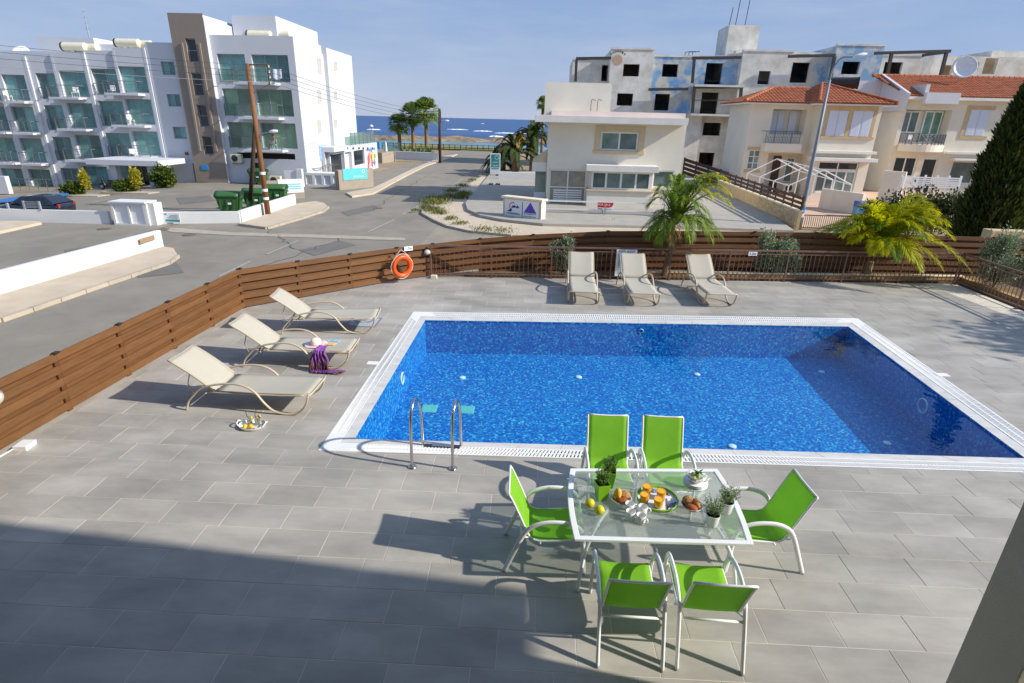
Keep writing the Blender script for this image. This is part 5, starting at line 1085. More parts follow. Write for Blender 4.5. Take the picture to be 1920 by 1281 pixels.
# poster, signs on the side wall
ps = thing('poster', 'large beach toy poster on the white shop wing', 'poster', (XE,PXp(696,300,XE).y,ZS)); M = face((XE+.012,PXp(696,296,XE).y,PXp(696,296,XE).z), (0,1,0)); hw = abs(PXp(705,296,XE).y-PXp(687,296,XE).y)/2; hh = abs(PXp(696,278,XE).z-PXp(696,316,XE).z)/2
MB().box((-hw,-hh,0),(hw,hh,.02),M).build('sheet', pm('poster_sky', S(176,200,222), .6, .15, .8, col2=S(226,214,216)), ps, org=ps.location)
rg = random.Random(2); cols = [S(206,92,84),S(214,208,96),S(104,112,180),S(240,240,240),S(200,120,150),S(120,170,90)]
for k in range(26): r_ = rg.uniform(.06,.18)*hw; MB().lathe([(r_,.0),(r_,.004),(0,.005)],12,(0,0,0),1,rg.uniform(.6,1.5),M=M @ Matrix.Translation((rg.uniform(-.8,.8)*hw,rg.uniform(-.9,.55)*hh,.021+.0012*k))).build('printed_shape', pm('print_%d' % (k % 6), cols[k % 6], .6, .1, 3), ps, org=ps.location)
for r_, x, y, c in ((.20,-.62,-.1,0),(.22,.28,.05,1),(.16,.55,-.55,2)): MB().lathe([(r_*hw,0),(r_*hw,.004),(0,.005)],18,(0,0,0),1,1.4,M=M @ Matrix.Translation((x*hw,y*hh,.06))).build('printed_ball', MATS['print_%d' % c], ps, org=ps.location)
MB().box((-.9*hw,.72*hh,.021),(.9*hw,.95*hh,.026),M).build('banner', pm('banner_blue', S(90,140,210), .6, .1, 3), ps, org=ps.location)
M = face((xr1+.03,PXp(605.5,286,xr1).y,PXp(605.5,286,xr1).z), (0,1,0)); hw = abs(PXp(612,286,xr1).y-PXp(599,286,xr1).y)/2; hh = abs(PXp(605,272,xr1).z-PXp(605,300,xr1).z)/2
sg = thing('wall_sign', 'pale blue sign with a small emblem on the sunlit side of the hotel', 'sign', (xr1,PXp(605,286,xr1).y,3)); MB().box((-hw,-hh,-.02),(hw,hh,.02),M).build('board', pm('pale_blue', S(150,184,222), .5, .06, 2), sg, org=sg.location)
MB().lathe([(.3*hw,.0),(.3*hw,.008),(.2*hw,.01),(.2*hw,.0)],18,(0,0,.021),M=M).build('emblem', m_ink, sg, org=sg.location); MB().box((-.4*hw,-.35*hh,.021),(.4*hw,-.28*hh,.026),M).build('line', m_ink, sg, org=sg.location)
M = face((xr1+.03,PXp(619,295.5,xr1).y,PXp(619,295.5,xr1).z), (0,1,0)); tag(MB().box((-.5,-.18,-.02),(.5,.18,.02),M).build('wall_sign', MATS['blue_sign'], None), 'small plain blue sign on the sunlit side of the hotel', 'sign')
# rooftop water heaters, aerial, dish
m_tank = pm('tank_cream', S(222,214,184), .5, .06, 3); m_tkd = pm('tank_end', S(52,50,48), .6, .1, 5)
def tank(lb, px, py, depth, L_=2.2, r=.36):
    q = PL(px, py, depth); t = thing('water_heater', lb, 'water tank', (q.x,depth,q.z), 0, 'solar water tanks on the hotel roof'); M = Matrix.Rotation(math.pi/2,4,'Y') @ Matrix.Rotation(0,4,'X')
    MB().lathe([(0,-L_/2),(r*.7,-L_/2),(r,-L_/2+.1),(r,L_/2-.1),(r*.7,L_/2),(0,L_/2)], 18, M=M).build('tank', m_tank, t, smooth=True)
    MB().lathe([(0,-L_/2-.06),(r*1.02,-L_/2-.06),(r*1.02,-L_/2+.08),(r*.7,-L_/2+.08)], 18, M=M).build('end_cap', m_tkd, t, smooth=True); MB().lathe([(r*.55,-L_/2-.075),(r*.6,-L_/2-.062),(.0,-L_/2-.0615)], 16, M=M).build('white_disc', m_tank, t)
    for x in (-L_*.3,L_*.3): MB().bar((x,0,-r),(x,.1,-r-1.3),.06).build('stand_leg', m_galu, t); MB().bar((x,-.2,-r-.1),(x,.2,-r-.1),.05).build('cradle', m_galu, t)
    return t
tank('cream water tank at the left end of the hotel roof pair by the aerial', 140,88,55); tank('cream water tank right beside the first by the aerial', 163,90,55.4); tank('cream water tank in the middle of the hotel roof', 240,81,55); tank('cream water tank right of the middle one on the hotel roof', 263,84,55.4); tank('cream water tank on the right block, next to the stair tower', 487,66,56); tank('cream water tank on the right block, nearest the sunlit corner', 524,66,56.5)
ar = thing('roof_aerial', 'thin lattice radio aerial on the hotel roof', 'aerial', tuple(PL(169,76,60))); MB().tube([(0,0,0),(0,0,PL(164,10,60).z-PL(169,76,60).z)], [.07,.02], 5).build('mast', m_galu, ar)
for k in range(4): MB().bar((-.3+.05*k,0,1+k*.5),(.3-.05*k,0,1+k*.5),.03).build('rung', m_galu, ar)
def dish(lb, px, py, depth, r, tilt=(.2,-1,.5), mat=m_whitepaint):
    q = PL(px, py, depth); d = thing('satellite_dish', lb, 'dish', tuple(q)); M = Vector((0,0,1)).rotation_difference(Vector(tilt).normalized()).to_matrix().to_4x4()
    MB().lathe([(0,0),(r*.4,r*.04),(r*.75,r*.16),(r,r*.3),(r*1.0,r*.27),(r*.75,r*.13),(0,-.02)], 28, M=M).build('reflector', mat, d, smooth=2); MB().tube([M @ Vector((r*.9,0,r*.27)), M @ Vector((0,0,r*.9))], .025, 5).build('feed_arm', m_galu, d)
    MB().tube([(0,.1,0),(0,.3,-r-.6)], .06, 6).build('mast', m_galu, d); return d
dish('white satellite dish behind the left hotel parapet', 41,102,56,.75,(.3,-1,.8))
# guests and chairs on the balconies
def cane_chair(lb, x, y, z, rz=0):
    c = thing('balcony_chair', lb, 'chair', (x,y,z), rz)
    m = MB(); m.box((-.22,-.22,.40),(.22,.22,.44)); m.build('seat', m_whitepaint, c); MB().box((-.22,.20,.46),(.22,.24,.85)).build('backrest', m_whitepaint, c)
    for sx in (-1,1):
        for sy in (-1,1): MB().box((sx*.2-.015,sy*.2-.015,0),(sx*.2+.015,sy*.2+.015,.398)).build('leg', m_whitepaint, c)
    return c
rl_z = zr[5]-.10
q = PL(507,262,HY-.7); sx_ = q.x+.15
cane_chair('white chair under the sunbathing guest on the lowest right hotel balcony', sx_, HY-.55, rl_z, -.6)
def person(lb, loc, rz):
    p = thing('person', lb, 'person', loc, rz)
    J = dict(pel=(0,0,.50),sp=(0,.06,.72),ch=(0,.10,.93),nk=(0,.09,1.06),hd=(0,.05,1.17),tp=(0,.05,1.27),ls=(-.18,.10,.99),rs=(.18,.10,.99),le=(-.24,-.02,.76),re=(.24,-.02,.76),lw=(-.18,-.24,.70),rw=(.18,-.24,.70),lt=(-.10,-.02,.50),rt=(.10,-.02,.50),lk=(-.13,-.42,.54),rk=(.13,-.42,.54),la=(-.12,-.48,.10),ra=(.12,-.48,.10),lf=(-.13,-.62,.05),rf=(.13,-.62,.05))
    R = dict(pel=.13,sp=.12,ch=.14,nk=.055,hd=.095,tp=.07,ls=.065,rs=.065,le=.045,re=.045,lw=.032,rw=.032,lt=.09,rt=.09,lk=.06,rk=.06,la=.04,ra=.04,lf=.035,rf=.035)
    Ed = ['pel sp','sp ch','ch nk','nk hd','hd tp','ch ls','ls le','le lw','ch rs','rs re','re rw','pel lt','lt lk','lk la','la lf','pel rt','rt rk','rk ra','ra rf']
    bm = bmesh.new(); sk = bm.verts.layers.skin.verify(); V = {}
    for k in J: V[k] = bm.verts.new(J[k]); V[k][sk].radius = (R[k],R[k])
    V['pel'][sk].use_root = True
    for e in Ed: a, b = e.split(); bm.edges.new((V[a],V[b]))
    me = bpy.data.meshes.new('body'); bm.to_mesh(me); bm.free(); o = link('body', me, pm('skin', S(186,124,90), .6, .08, 9), p)
    o.modifiers.new('skin','SKIN'); md = o.modifiers.new('sub','SUBSURF'); md.levels = md.render_levels = 1
    MB().lathe([(.0,.06),(.07,.055),(.112,.0),(.108,-.06),(.09,-.07)], 14, (0,.065,1.225)).build('hair', pm('dark_hair', S(52,38,30), .7, .2, 20), p, smooth=2)
    sh = MB(); sh.tube([(-.10,.08,.53),(-.125,-.30,.545)], [.125,.10], 10); sh.tube([(.10,.08,.53),(.125,-.30,.545)], [.125,.10], 10); sh.lathe([(.14,-.08),(.165,0),(.15,.1)],14,(0,.03,.55)); sh.build('shorts', pm('blue_shorts', S(96,124,150), .8, .1, 9), p, smooth=2)
    return p
person('bare chested guest in blue shorts sitting on the lowest right hotel balcony', (sx_,HY-.55,rl_z-.02), -.6)
tw = PL(521,140,HY-1.1); zt_ = zr[1]-.10
tag(MB().grid(lambda u, v: Vector((tw.x+(u-.5)*.75, HY-1.17-.03*math.sin(u*9)-.05*v, zt_+1.03-.85*v*(1-.35*abs(u-.45)))), 10, 8).build('towel', pm('white_towel', (.75,.78,.8), .9, .05, 9), None, solid=.02), 'white towel hung over the top right hotel balcony rail', 'towel')
for i, (px, dzx, k, off) in enumerate(((222,0,0,-.2),(155,0,0,-.2),(236,0,2,-.2),(246,0,1,-.2),(30,0,0,-.2))):
    x = u_(px); j = max(n for n in range(7) if E_[n] <= x); dz = dzf((E_[j]+E_[j+1])/2); cane_chair(['white chair on the top hotel balcony of the third bay','white chair on the top hotel balcony of the second bay','white chair on the lowest hotel balcony over the canopy','white chair on the middle hotel balcony before the open glass door','white chair on the top hotel balcony at the picture edge'][i], x+.3, HY-.55, zl[2*k+1]+dz-.08, .3*i)
# ------------------------------------------------------------------ hotel forecourt
def whitewall(lb, pts, h, th=.2, name='boundary_wall', mat=m_white, z=ZS, cap=True):
    P = [G(p[0],p[1],z) if len(p) == 2 else Vector(p) for p in pts]; t = thing(name, lb, 'wall', tuple(P[0])); m = MB()
    for i in range(len(P)-1):
        a, b = P[i].copy(), P[i+1].copy(); a.z = b.z = 0; d = (b-a).normalized(); n = Vector((-d.y,d.x,0))*th/2
        m.prism([tuple((a-n)[:2]),tuple((b-n)[:2]),tuple((b+n)[:2]),tuple((a+n)[:2])], z-.1+.001*i, z+h+.001*i)
    m.build('wall', mat, t, org=t.location, bevel=.01); return t
nw = whitewall('long low white wall along the near pavement on the left', [(-19.3,8.0,0),(-18.4,17.6,0),(-17.84,25.55,0)], .78, .22)
a, b = Vector((-17.84,25.55,0)), Vector((-18.0,23.4,0)); MB().box((-17.74,24.0,ZS+.45),(-17.715,25.0,ZS+.66)).build('vent_grille', pm('brown_grille', S(150,128,104), .8, .2, 9), nw, org=nw.location)
whitewall('low white wall of the hotel car park left of the meter cabinet', [(-120,414),(0,415),(209,420)], .70)
whitewall('low white wall of the hotel car park between cabinet and corner', [(292,420),(452,418)], .66)
whitewall('low white wall running back from the corner beside the utility pole', [(452,418),(500,401),(553,383)], .70)
cbx = PL(250,400,30.4); mc = thing('meter_cabinet', 'white masonry meter cabinet with two recessed doors in the car park wall', 'cabinet', (cbx.x,30.5,ZS))
x0, x1 = PL(211,400,30.4).x, PL(275,400,30.4).x; h = PL(250,381,30.4).z
m = MB(); wall_open(m, x0, x1, ZS-.05, h, 30.35, [(x0+.14,(x0+x1)/2-.05,ZS+.1,h-.16),((x0+x1)/2+.05,x1-.14,ZS+.1,h-.16)], .10); m.box((x0+.001,30.47,ZS-.05),(x1-.001,31.3,h-.002)); m.box((x0-.06,30.30,h+.001),(x1+.06,31.35,h+.07)); m.build('body', m_white, mc, org=mc.location)
for a, b in ((x0+.15,(x0+x1)/2-.06),((x0+x1)/2+.06,x1-.15)): part(mc, 'door', m_whitepaint, ((a,30.44,ZS+.11),(b,30.46,h-.17)))
part(mc, 'side_pier', m_white, ((x1+.02,30.6,ZS-.05),(x1+.34,31.3,h-.02)))
sg = thing('wall_sign', 'white and teal information sign on the low car park wall', 'sign', (PL(305,410,30.3).x,30.3,ZS)); x0, x1 = PL(291,410,30.3).x, PL(320,410,30.3).x
q = G(305,419,ZS).y-.16; part(sg, 'board', m_plaque, ((x0,q-.02,ZS+.10),(x1,q,ZS+.62))); part(sg, 'teal_band', pm('teal', S(40,150,156), .5, .06, 3), ((x0+.03,q-.026,ZS+.16),(x1-.03,q-.0205,ZS+.27))); part(sg, 'text_line', pm('grey_print', S(150,150,155), .6, .1, 9), *[((x0+.15+.1*k,q-.026,ZS+.34+.07*k),(x1-.12,q-.0205,ZS+.37+.07*k)) for k in range(3)])
part(sg, 'logo', MATS['teal'], ((x0+.02,q-.026,ZS+.52),(x0+.14,q-.0205,ZS+.60)))
sheet('blue_parking_bay', [(-60,382),(0,374.5),(55,366),(128,362.5),(130,366),(118,369),(60,375),(25,378.5),(0,380),(-60,388)], .022, pm('blue_ground_paint', S(54,112,178), .8, .08, 2), z=ZS)
sr = thing('steel_railing', 'grey steel railing with horizontal bars on the wall before the black car', 'railing', (PL(47,395,30.3).x,30.3,ZS)); m = None
xs = [PL(p,398,30.35).x for p in (18,49,78)]; zt_ = PL(70,377.5,30.35).z
for i, x in enumerate(xs): part(sr, 'post', m_galu, ((x-.05,30.3,ZS+.7),(x+.05,30.38,zt_ if i else zt_-.14)))
for k in range(5): z = ZS+.80+k*(zt_-ZS-.86)/4; part(sr, 'bar', m_galu, ((xs[1]+.052,30.325,z),(xs[2]-.052,30.355,z+.03)))
# planting islands and bushes in the car park
m_bush = leafmat('hedge_leaf', S(50,78,26), S(112,124,48), .3); m_ysp = leafmat('golden_leaf', S(150,150,40), S(206,190,60), .4)
for lb, px, py, bl, n, sp in (('green bush with a golden yellow plant, left of the hotel entrance',148,362,[(-.4,0,.5,.85,.5,.5)],1200,True),('green bush with a golden yellow plant, before the entrance columns',243,360,[(-.3,0,.5,.9,.5,.55)],1200,True),('rounded dark green bush right of the hotel entrance',308,350,[(0,0,.9,1.05,.75,.9)],1700,False)):
    q = G(px,py,ZS); q.z = gz(q.x,q.y); s = thing('garden_shrub', lb, 'shrub', tuple(q)); leafcloud(s, bl, n, .26, .08, m_bush, px); stems(s, 6, .9, .6, .03, px)
    if sp: leafcloud(s, [(.6,.1,1.15,.30,.25,.8)], 380, .30, .07, m_ysp, px+1, name='golden_foliage', up=1.0); MB().prism([(-1.8,-.75),(2.0,-.75),(2.2,.3),(-1.6,.5)], .0, .18).build('planter_kerb', m_kerb, s)
# motor scooter
q = G(205,347,ZS); sct = thing('motor_scooter', 'black motor scooter parked by the hotel entrance column', 'scooter', (q.x,q.y,gz(q.x,q.y)), .15); m_blk = pm('black_plastic', S(26,26,28), .35, .1, 5, coat=.3); m_rub = pm('rubber', S(24,24,24), .85, .1, 20)
for x in (-.62,.60):
    w = MB().lathe([(.15,-.05),(.25,-.055),(.27,0),(.25,.055),(.15,.05)], 18, M=Matrix.Translation((x,0,.27)) @ Matrix.Rotation(math.pi/2,4,'X')).build('wheel', m_rub, sct, smooth=True); MB().lathe([(.15,-.03),(.15,.03),(0,.03)],12,M=Matrix.Translation((x,0,.27)) @ Matrix.Rotation(math.pi/2,4,'X')).build('rim', m_galu, w)
MB().tube(spline([(.75,0,.50),(.45,0,.62),(.05,0,.56),(-.05,0,.34),(-.30,0,.32),(-.42,0,.6),(-.48,0,.92)],4), [.10]*4+[.15]*8+[.12]*13, 10, flat=1.2).build('body', m_blk, sct, smooth=2); MB().box((-.08,-.13,.70),(.72,.13,.80)).build('seat', m_rub, sct, bevel=.04); MB().tube([(-.50,-.3,1.02),(-.47,0,.96),(-.50,.3,1.02)],.02,6).build('handlebar', m_blk, sct, smooth=2); MB().tube([(-.62,0,.30),(-.47,0,.95)],.03,6).build('fork', m_galu, sct)
# parked car: lofted hatchback body
def car(lb, x, y, rz):
    c = thing('parked_car', lb, 'car', (x,y,gz(x,y)), rz); c.scale = (.95,.95,.84); m_cp = pm('black_car_paint', S(22,26,38), .18, .05, 3, coat=1.0, spec=.6)
    sec = [(-1.98,.34,.60,.62),(-1.90,.24,.78,.74),(-1.55,.20,.90,.82),(-.95,.19,.97,.85),(-.5,.19,1.00,.86),(.4,.19,1.02,.86),(1.2,.20,1.05,.85),(1.7,.24,1.02,.80),(1.93,.34,.92,.70),(2.0,.42,.80,.62)]
    b = MB(); n = 12
    for (px_, zb, zt2, hw) in sec:
        for k in range(n):
            t = 2*math.pi*(k+.5)/n; cx, cz = math.cos(t), math.sin(t); b.v.append((px_, hw*math.copysign(abs(cx)**.35,cx), (zb+zt2)/2+(zt2-zb)/2*math.copysign(abs(cz)**.45,cz)))
    for i in range(len(sec)-1):
        for k in range(n): b.f.append((i*n+k,i*n+(k+1)%n,(i+1)*n+(k+1)%n,(i+1)*n+k))
    b.f.append(tuple(range(n))); b.f.append(tuple((len(sec)-1)*n+k for k in reversed(range(n)))); b.build('body', m_cp, c, smooth=2, sub=1, fix=True)
    g = [(-1.05,.95,.74),(-.35,1.44,.60),(.3,1.50,.60),(1.15,1.46,.58),(1.75,1.02,.68)]; cb_ = MB()
    for (px_, zt2, hw) in g: cb_.v += [(px_,-.80 if zt2 < 1.1 else -hw,zt2),(px_,hw if zt2 >= 1.1 else .80,zt2)]
    k0 = len(cb_.v); base = [(-1.05,.92),(1.75,.98)]
    cb_.v += [(p[0],s*.80,.93) for p in g for s in (-1,1)]
    for i in range(4):
        cb_.f.append((2*i,2*i+2,2*i+3,2*i+1))
        for s in (0,1): cb_.f.append((2*i+s,2*i+2+s,k0+2*i+2+s,k0+2*i+s))
    cb_.build('cabin', m_cp, c, fix=True, bevel=.03)
    for s in (-1,1):
        for pts in (((-.78,.99),(-.28,1.38),(.28,1.43),(.28,.99)),((.36,.99),(.36,1.43),(1.02,1.40),(1.34,1.04))):
            MB().add([(px_, s*(.806-(z-.93)*.40+.012), z) for px_, z in pts], [(0,1,2,3)]).build('side_window', m_dark, c, solid=.01)
        for wx in (-1.28,1.25):
            Mw = Matrix.Translation((wx,s*.74,.31)) @ Matrix.Rotation(math.pi/2,4,'X'); w = MB().lathe([(.19,-.10),(.30,-.10),(.315,-.06),(.315,.06),(.30,.10),(.19,.10)], 24, M=Mw).build('wheel', m_rub, c, smooth=True)
            MB().lathe([(.20,-.07),(.20,.085),(.15,.075),(.04,.10),(0,.10)] if s < 0 else [(0,-.10),(.04,-.10),(.15,-.075),(.20,-.085),(.20,.07)], 14, M=Mw).build('rim', m_steel, w)
        MB().box((-1.86,s*.48-.14,.62),(-1.78,s*.48+.14,.74)).build('headlight', m_whitepaint, c, bevel=.02); MB().box((1.84,s*.60-.10,.70),(1.94,s*.60+.10,.98)).build('tail_light', MATS['red_plastic'], c, bevel=.02)
        MB().box((-.68,s*.93-.09,.96),(-.55,s*.93+.09,1.08)).build('door_mirror', m_cp, c, bevel=.02)
    return c
q = PL(72,395,32.3); car('black hatchback parked behind the car park wall at the left edge', q.x, 32.3, .02)
# wheelie bins
m_bin = pm('bin_green', S(54,100,50), .5, .08, 4); m_bind = pm('bin_dark', S(34,60,38), .6, .1, 5)
def bin_(lb, x, y, rz):
    b = thing('waste_container', lb, 'waste bin', (x,y,ZS), rz, 'green waste containers'); m = MB(); v = []
    for (hx, hy, z) in ((.52,.40,.16),(.66,.52,.98),(.70,.55,1.0),(.70,.55,1.08)): v += [(-hx,-hy,z),(hx,-hy,z),(hx,hy,z),(-hx,hy,z)]
    m.add(v, [(3,2,1,0)]+[(4*k+i,4*k+(i+1)%4,4*k+4+(i+1)%4,4*k+4+i) for k in range(3) for i in range(4)]); m.build('bin_body', m_bin, b, bevel=.02)
    MB().grid(lambda u, v: Vector(((u-.5)*1.44, .58*math.cos(math.pi*v), 1.085+.30*math.sin(math.pi*v))), 6, 10).build('lid', m_bin, b, smooth=2, solid=.03)
    for s in (-1,1):
        MB().grid(lambda u, v: Vector((s*.70, .55*math.cos(math.pi*v)*u, 1.085+.28*math.sin(math.pi*v)*u)), 1, 10).build('lid_end', m_bind, b); MB().tube([(s*.70,0,.92),(s*.82,0,.92)],.04,8).build('trunnion', m_bind, b)
        for sy in (-1,1): MB().lathe([(.0,-.03),(.08,-.03),(.08,.03),(0,.03)],12,M=Matrix.Translation((s*.42,sy*.34,.08)) @ Matrix.Rotation(math.pi/2,4,'X')).build('castor', m_rub, b)
    for k in range(3): MB().box((-.45+k*.40,-.545,.3),(-.39+k*.40,-.50,.95)).build('rib', m_bin, b)
    MB().box((.05,-.56,.62),(.25,-.535,.74)).build('sticker', m_plaque, b); return b
q = PL(433,390,35.4); b0 = bin_('green waste container nearest the corner, left of the utility poles', q.x, 35.4, .16)
q = PL(481,382,37.2); dup(b0, None, 'green waste container between the leaning pole and the upright pole', (q.x,37.2,ZS), .2)
q = PL(520,372,39.8); dup(b0, None, 'green waste container right of the upright utility pole', (q.x,39.8,ZS), .2)
q = PL(484,340,51); dup(b0, None, 'green waste container standing at the hotel ground floor door', (q.x,51.2,ZS), 0)
# sign walls, ramp wall, panels
def signwall(lb, a, b, zt2, th, mat, sgn, smat, txt=None, tmat=None, size=.3):
    a, b = Vector(a), Vector(b); r = (b-a).normalized(); n = Vector((r.y,-r.x,0)); w = thing('sign_wall', lb, 'sign', (a.x,a.y,ZS)); L_ = (b-a).length; M = face((a.x,a.y,ZS), r)
    MB().box((0,-.05,-th),(L_,zt2-ZS,0),M).build('wall', mat, w, org=w.location, bevel=.01); MB().box((sgn[0]*L_,sgn[2],.003),(sgn[1]*L_,sgn[3],.04),M).build('panel', smat, w, org=w.location); return w, M, L_
m_aqua = pm('aqua_panel', S(96,196,200), .5, .05, 2); m_taupe2 = pm('taupe_stone', S(160,148,132), .9, .08, 2, .2, 30)
a, b = G(637,357,ZS), G(668,354,ZS); b = Vector((a.x+2.1,a.y+3.0,a.z)); w, M, L_ = signwall('taupe wall with a turquoise sign beside the hotel driveway', a, b, PL(645,320,a.y).z, .5, m_taupe2, (.12,.82,.78,1.72), m_aqua)
glyphs('lettering', 8, .34, m_plaque, M @ Matrix.Translation((L_*.56,1.04,.041)), w, w.location, 1.1, 3); MB().lathe([(.16,0),(.16,.01),(.1,.012),(.1,0)],16,(0,0,.042),M=M @ Matrix.Translation((L_*.70,1.45,0))).build('emblem', m_plaque, w, org=w.location)
a = G(528,378,ZS)+Vector((0,0,0)); b = G(572,372,ZS); a.y = b.y-1.6; a.x = b.x-2.1; w, M, L_ = signwall('taupe wall with a white sign behind the corner pavement', a, b, PL(572,338,b.y).z, .5, m_taupe2, (.30,.99,.45,1.45), m_plaque)
MB().lathe([(.20,0),(.20,.01),(.15,.012),(.15,0)],16,(0,0,.042),M=M @ Matrix.Translation((L_*.46,.92,0))).build('emblem', m_aqua, w, org=w.location)
for k in range(3): MB().box((L_*.58,.72+k*.16,.041),(L_*.92,.80+k*.16,.048),M).build('text_line', m_aqua, w, org=w.location)
x0, x1 = PL(572,345,51).x, PL(640,345,51).x; zt2 = PL(600,325,51).z
rw_ = thing('ramp_wall', 'white panelled wall of the hotel entrance ramp', 'wall', (x0,51,ZS)); m = MB(); w4_ = (x1-x0)/4
wall_open(m, x0, x1, ZS-.1, zt2, 51, [(x0+w4_*k+.12,x0+w4_*(k+1)-.12,ZS+.15,zt2-.2) for k in range(4)], .12); m.box((x0,51.13,ZS-.1),(x1,52.6,zt2-.01)); m.build('wall', m_white, rw_, org=rw_.location)
for k in range(4): part(rw_, 'panel', m_hw, ((x0+w4_*k+.12,51.09,ZS+.15),(x0+w4_*(k+1)-.12,51.12,zt2-.2)))
rr_ = thing('ramp_railing', 'thin grey handrail climbing the hotel ramp along the sunlit side wall', 'railing', (x0,52,ZS)); pts = [PL(566,319,52.2),PL(600,315,54),PL(615,308,55.5),PL(625,308,56.5)]
MB().tube(pts, .035, 6).build('handrail', m_hrail, rr_, org=rr_.location)
for i, t in enumerate((0,.35,.7,1,1.35,1.7,2,2.5,3)):
    k = min(2,int(t)); p = pts[k].lerp(pts[k+1], t-k); MB().tube([p, p-Vector((0,0,1.0))], .025, 6).build('post', m_hrail, rr_, org=rr_.location)
pf = thing('panel_fence', 'white panel screen beside the air conditioner at the hotel corner', 'screen', (PL(545,335,50.2).x,50.2,ZS)); x0, x1 = PL(534,335,50.2).x, PL(557,335,50.2).x; zt2 = PL(545,320,50.2).z
part(pf, 'panel', m_whitepaint, ((x0,50.2,ZS),(x0+.55,50.26,zt2))); part(pf, 'panel', m_whitepaint, ((x0+.6,50.2,ZS),(x1,50.26,zt2))); part(pf, 'post', m_white, ((x1+.02,50.1,ZS),(x1+.5,50.5,zt2+.15)))
whitewall('short white wall right of the turquoise sign', [(670,353),(694,347)], 1.15, .18)
tag(MB().lathe([(.22,0),(.26,.5),(.2,.55),(.18,.9),(0,.92)],14,(*G(664,353,ZS)[:2],ZS+.1)).build('litter_bin', m_dark, None), 'dark litter bin at the end of the turquoise sign wall', 'bin')
def acunit(lb, px, py, depth, s=1):
    q = PL(px, py, depth); a = thing('air_conditioner', lb, 'air conditioner', tuple(q)); MB().box((-.42*s,-.18,-.30*s),(.42*s,.18,.30*s)).build('case', m_tank, a, bevel=.01); MB().lathe([(.24*s,0),(.24*s,.012),(.20*s,.012),(.20*s,.003),(0,.003)],18,M=Matrix.Translation((-.10*s,-.181,0)) @ Matrix.Rotation(math.pi/2,4,'X')).build('fan_grille', m_tkd, a)
    for x in (-.3,.3): MB().box((x*s-.03,-.18,-.40*s),(x*s+.03,.25,-.302*s)).build('bracket', m_galu, a)
acunit('air conditioner hung under the lowest right hotel balcony', 444,297,HY-.25,1.2); acunit('air conditioner standing on the ground at the hotel corner', 517,338,51.2,1.2)
# ------------------------------------------------------------------ poles and wires
m_pole = pm('pole_wood', S(128,86,52), .85, .25, 6, .4, 30, stretch=(1,1,.15)); m_poled = pm('pole_wood_dark', S(70,50,38), .85, .25, 6, .4, 30, stretch=(1,1,.15)); m_ins = pm('insulator', S(206,190,160), .3, .1, 8)
pb_ = G(503,405,ZS); zt2 = 7.1
up = thing('utility_pole', 'brown timber utility pole with a cross arm at the street corner', 'pole', (pb_.x,pb_.y,ZS)); MB().tube([(0,0,-.1),(-.02,0,zt2-ZS)], [.17,.12], 12).build('pole', m_pole, up, smooth=2)
MB().tube([(0,-.02,zt2-ZS-.06),(1.15,-.02,zt2-ZS-.02)], .035, 6).build('cross_arm', m_pole, up); MB().tube([(.0,-.02,zt2-ZS-1.6),(1.1,-.02,zt2-ZS-1.05)], .02, 5).build('stay', m_hrail, up); rk = MB().tube([(1.12,-.02,zt2-ZS),(1.12,-.02,zt2-ZS-1.1)], .03, 6).build('rack', m_poled, up)
for k in range(4): MB().lathe([(0,-.07),(.06,-.06),(.04,0),(.06,.06),(0,.07)],10,(1.2,-.03,zt2-ZS-.12-k*.28)).build('insulator', m_ins, rk)
MB().tube(spline([(.05,0,PL(500,250,pb_.y).z-ZS-.12),(.5,-.1,PL(500,250,pb_.y).z-ZS),(.85,-.1,PL(500,250,pb_.y).z-ZS+.08)],3), .025, 6).build('lamp_arm', m_galu, up, smooth=2); MB().lathe([(0,-.28),(.07,-.24),(.10,0),(.07,.24),(0,.28)],12,M=Matrix.Translation((1.05,-.1,PL(500,250,pb_.y).z-ZS+.12)) @ Matrix.Rotation(math.pi/2-.1,4,'Y')).build('lamp_head', m_plaque, up, smooth=2)
for k, z in enumerate((1.0,1.5,2.5)): MB().lathe([(.168,0),(.168,.16)],12,(0,0,z)).build('sticker', m_plaque, up)
lb_ = G(468,393,ZS); lt_ = Vector((pb_.x-.12,pb_.y+.1,PL(492,235,pb_.y).z)); tag(MB().tube([lb_+Vector((0,0,-.1)), lt_], [.14,.11], 10).build('brace_pole', m_poled, None, smooth=2), 'dark timber pole leaning against the upright utility pole', 'pole')
fb = G(825,306,ZS); fp = thing('utility_pole', 'far dark utility pole by the white sea wall', 'pole', (fb.x,fb.y,ZS)); hz_ = PL(829,204,fb.y).z-ZS; MB().tube([(0,0,-.1),(.1,0,hz_)], [.22,.16], 10).build('pole', m_poled, fp, smooth=2); MB().tube([(.1,-.02,hz_-1.6),(.8,-.02,hz_-1.55)],.04,6).build('lamp_arm', m_galu, fp); MB().lathe([(0,-.35),(.1,-.2),(.13,.1),(0,.35)],10,M=Matrix.Translation((1.1,-.02,hz_-1.52)) @ Matrix.Rotation(math.pi/2,4,'Y')).build('lamp_head', m_plaque, fp); MB().tube([(.25,-.05,hz_-.3),(.25,-.05,hz_-1.8)],.06,6).build('rack', m_poled, fp)
m_wire = pm('wire', S(70,72,80), .6, .1, 9)
def sag(a, b, s, n=14): return [a.lerp(b,i/n)+Vector((0,0,-s*4*(i/n)*(1-i/n))) for i in range(n+1)]
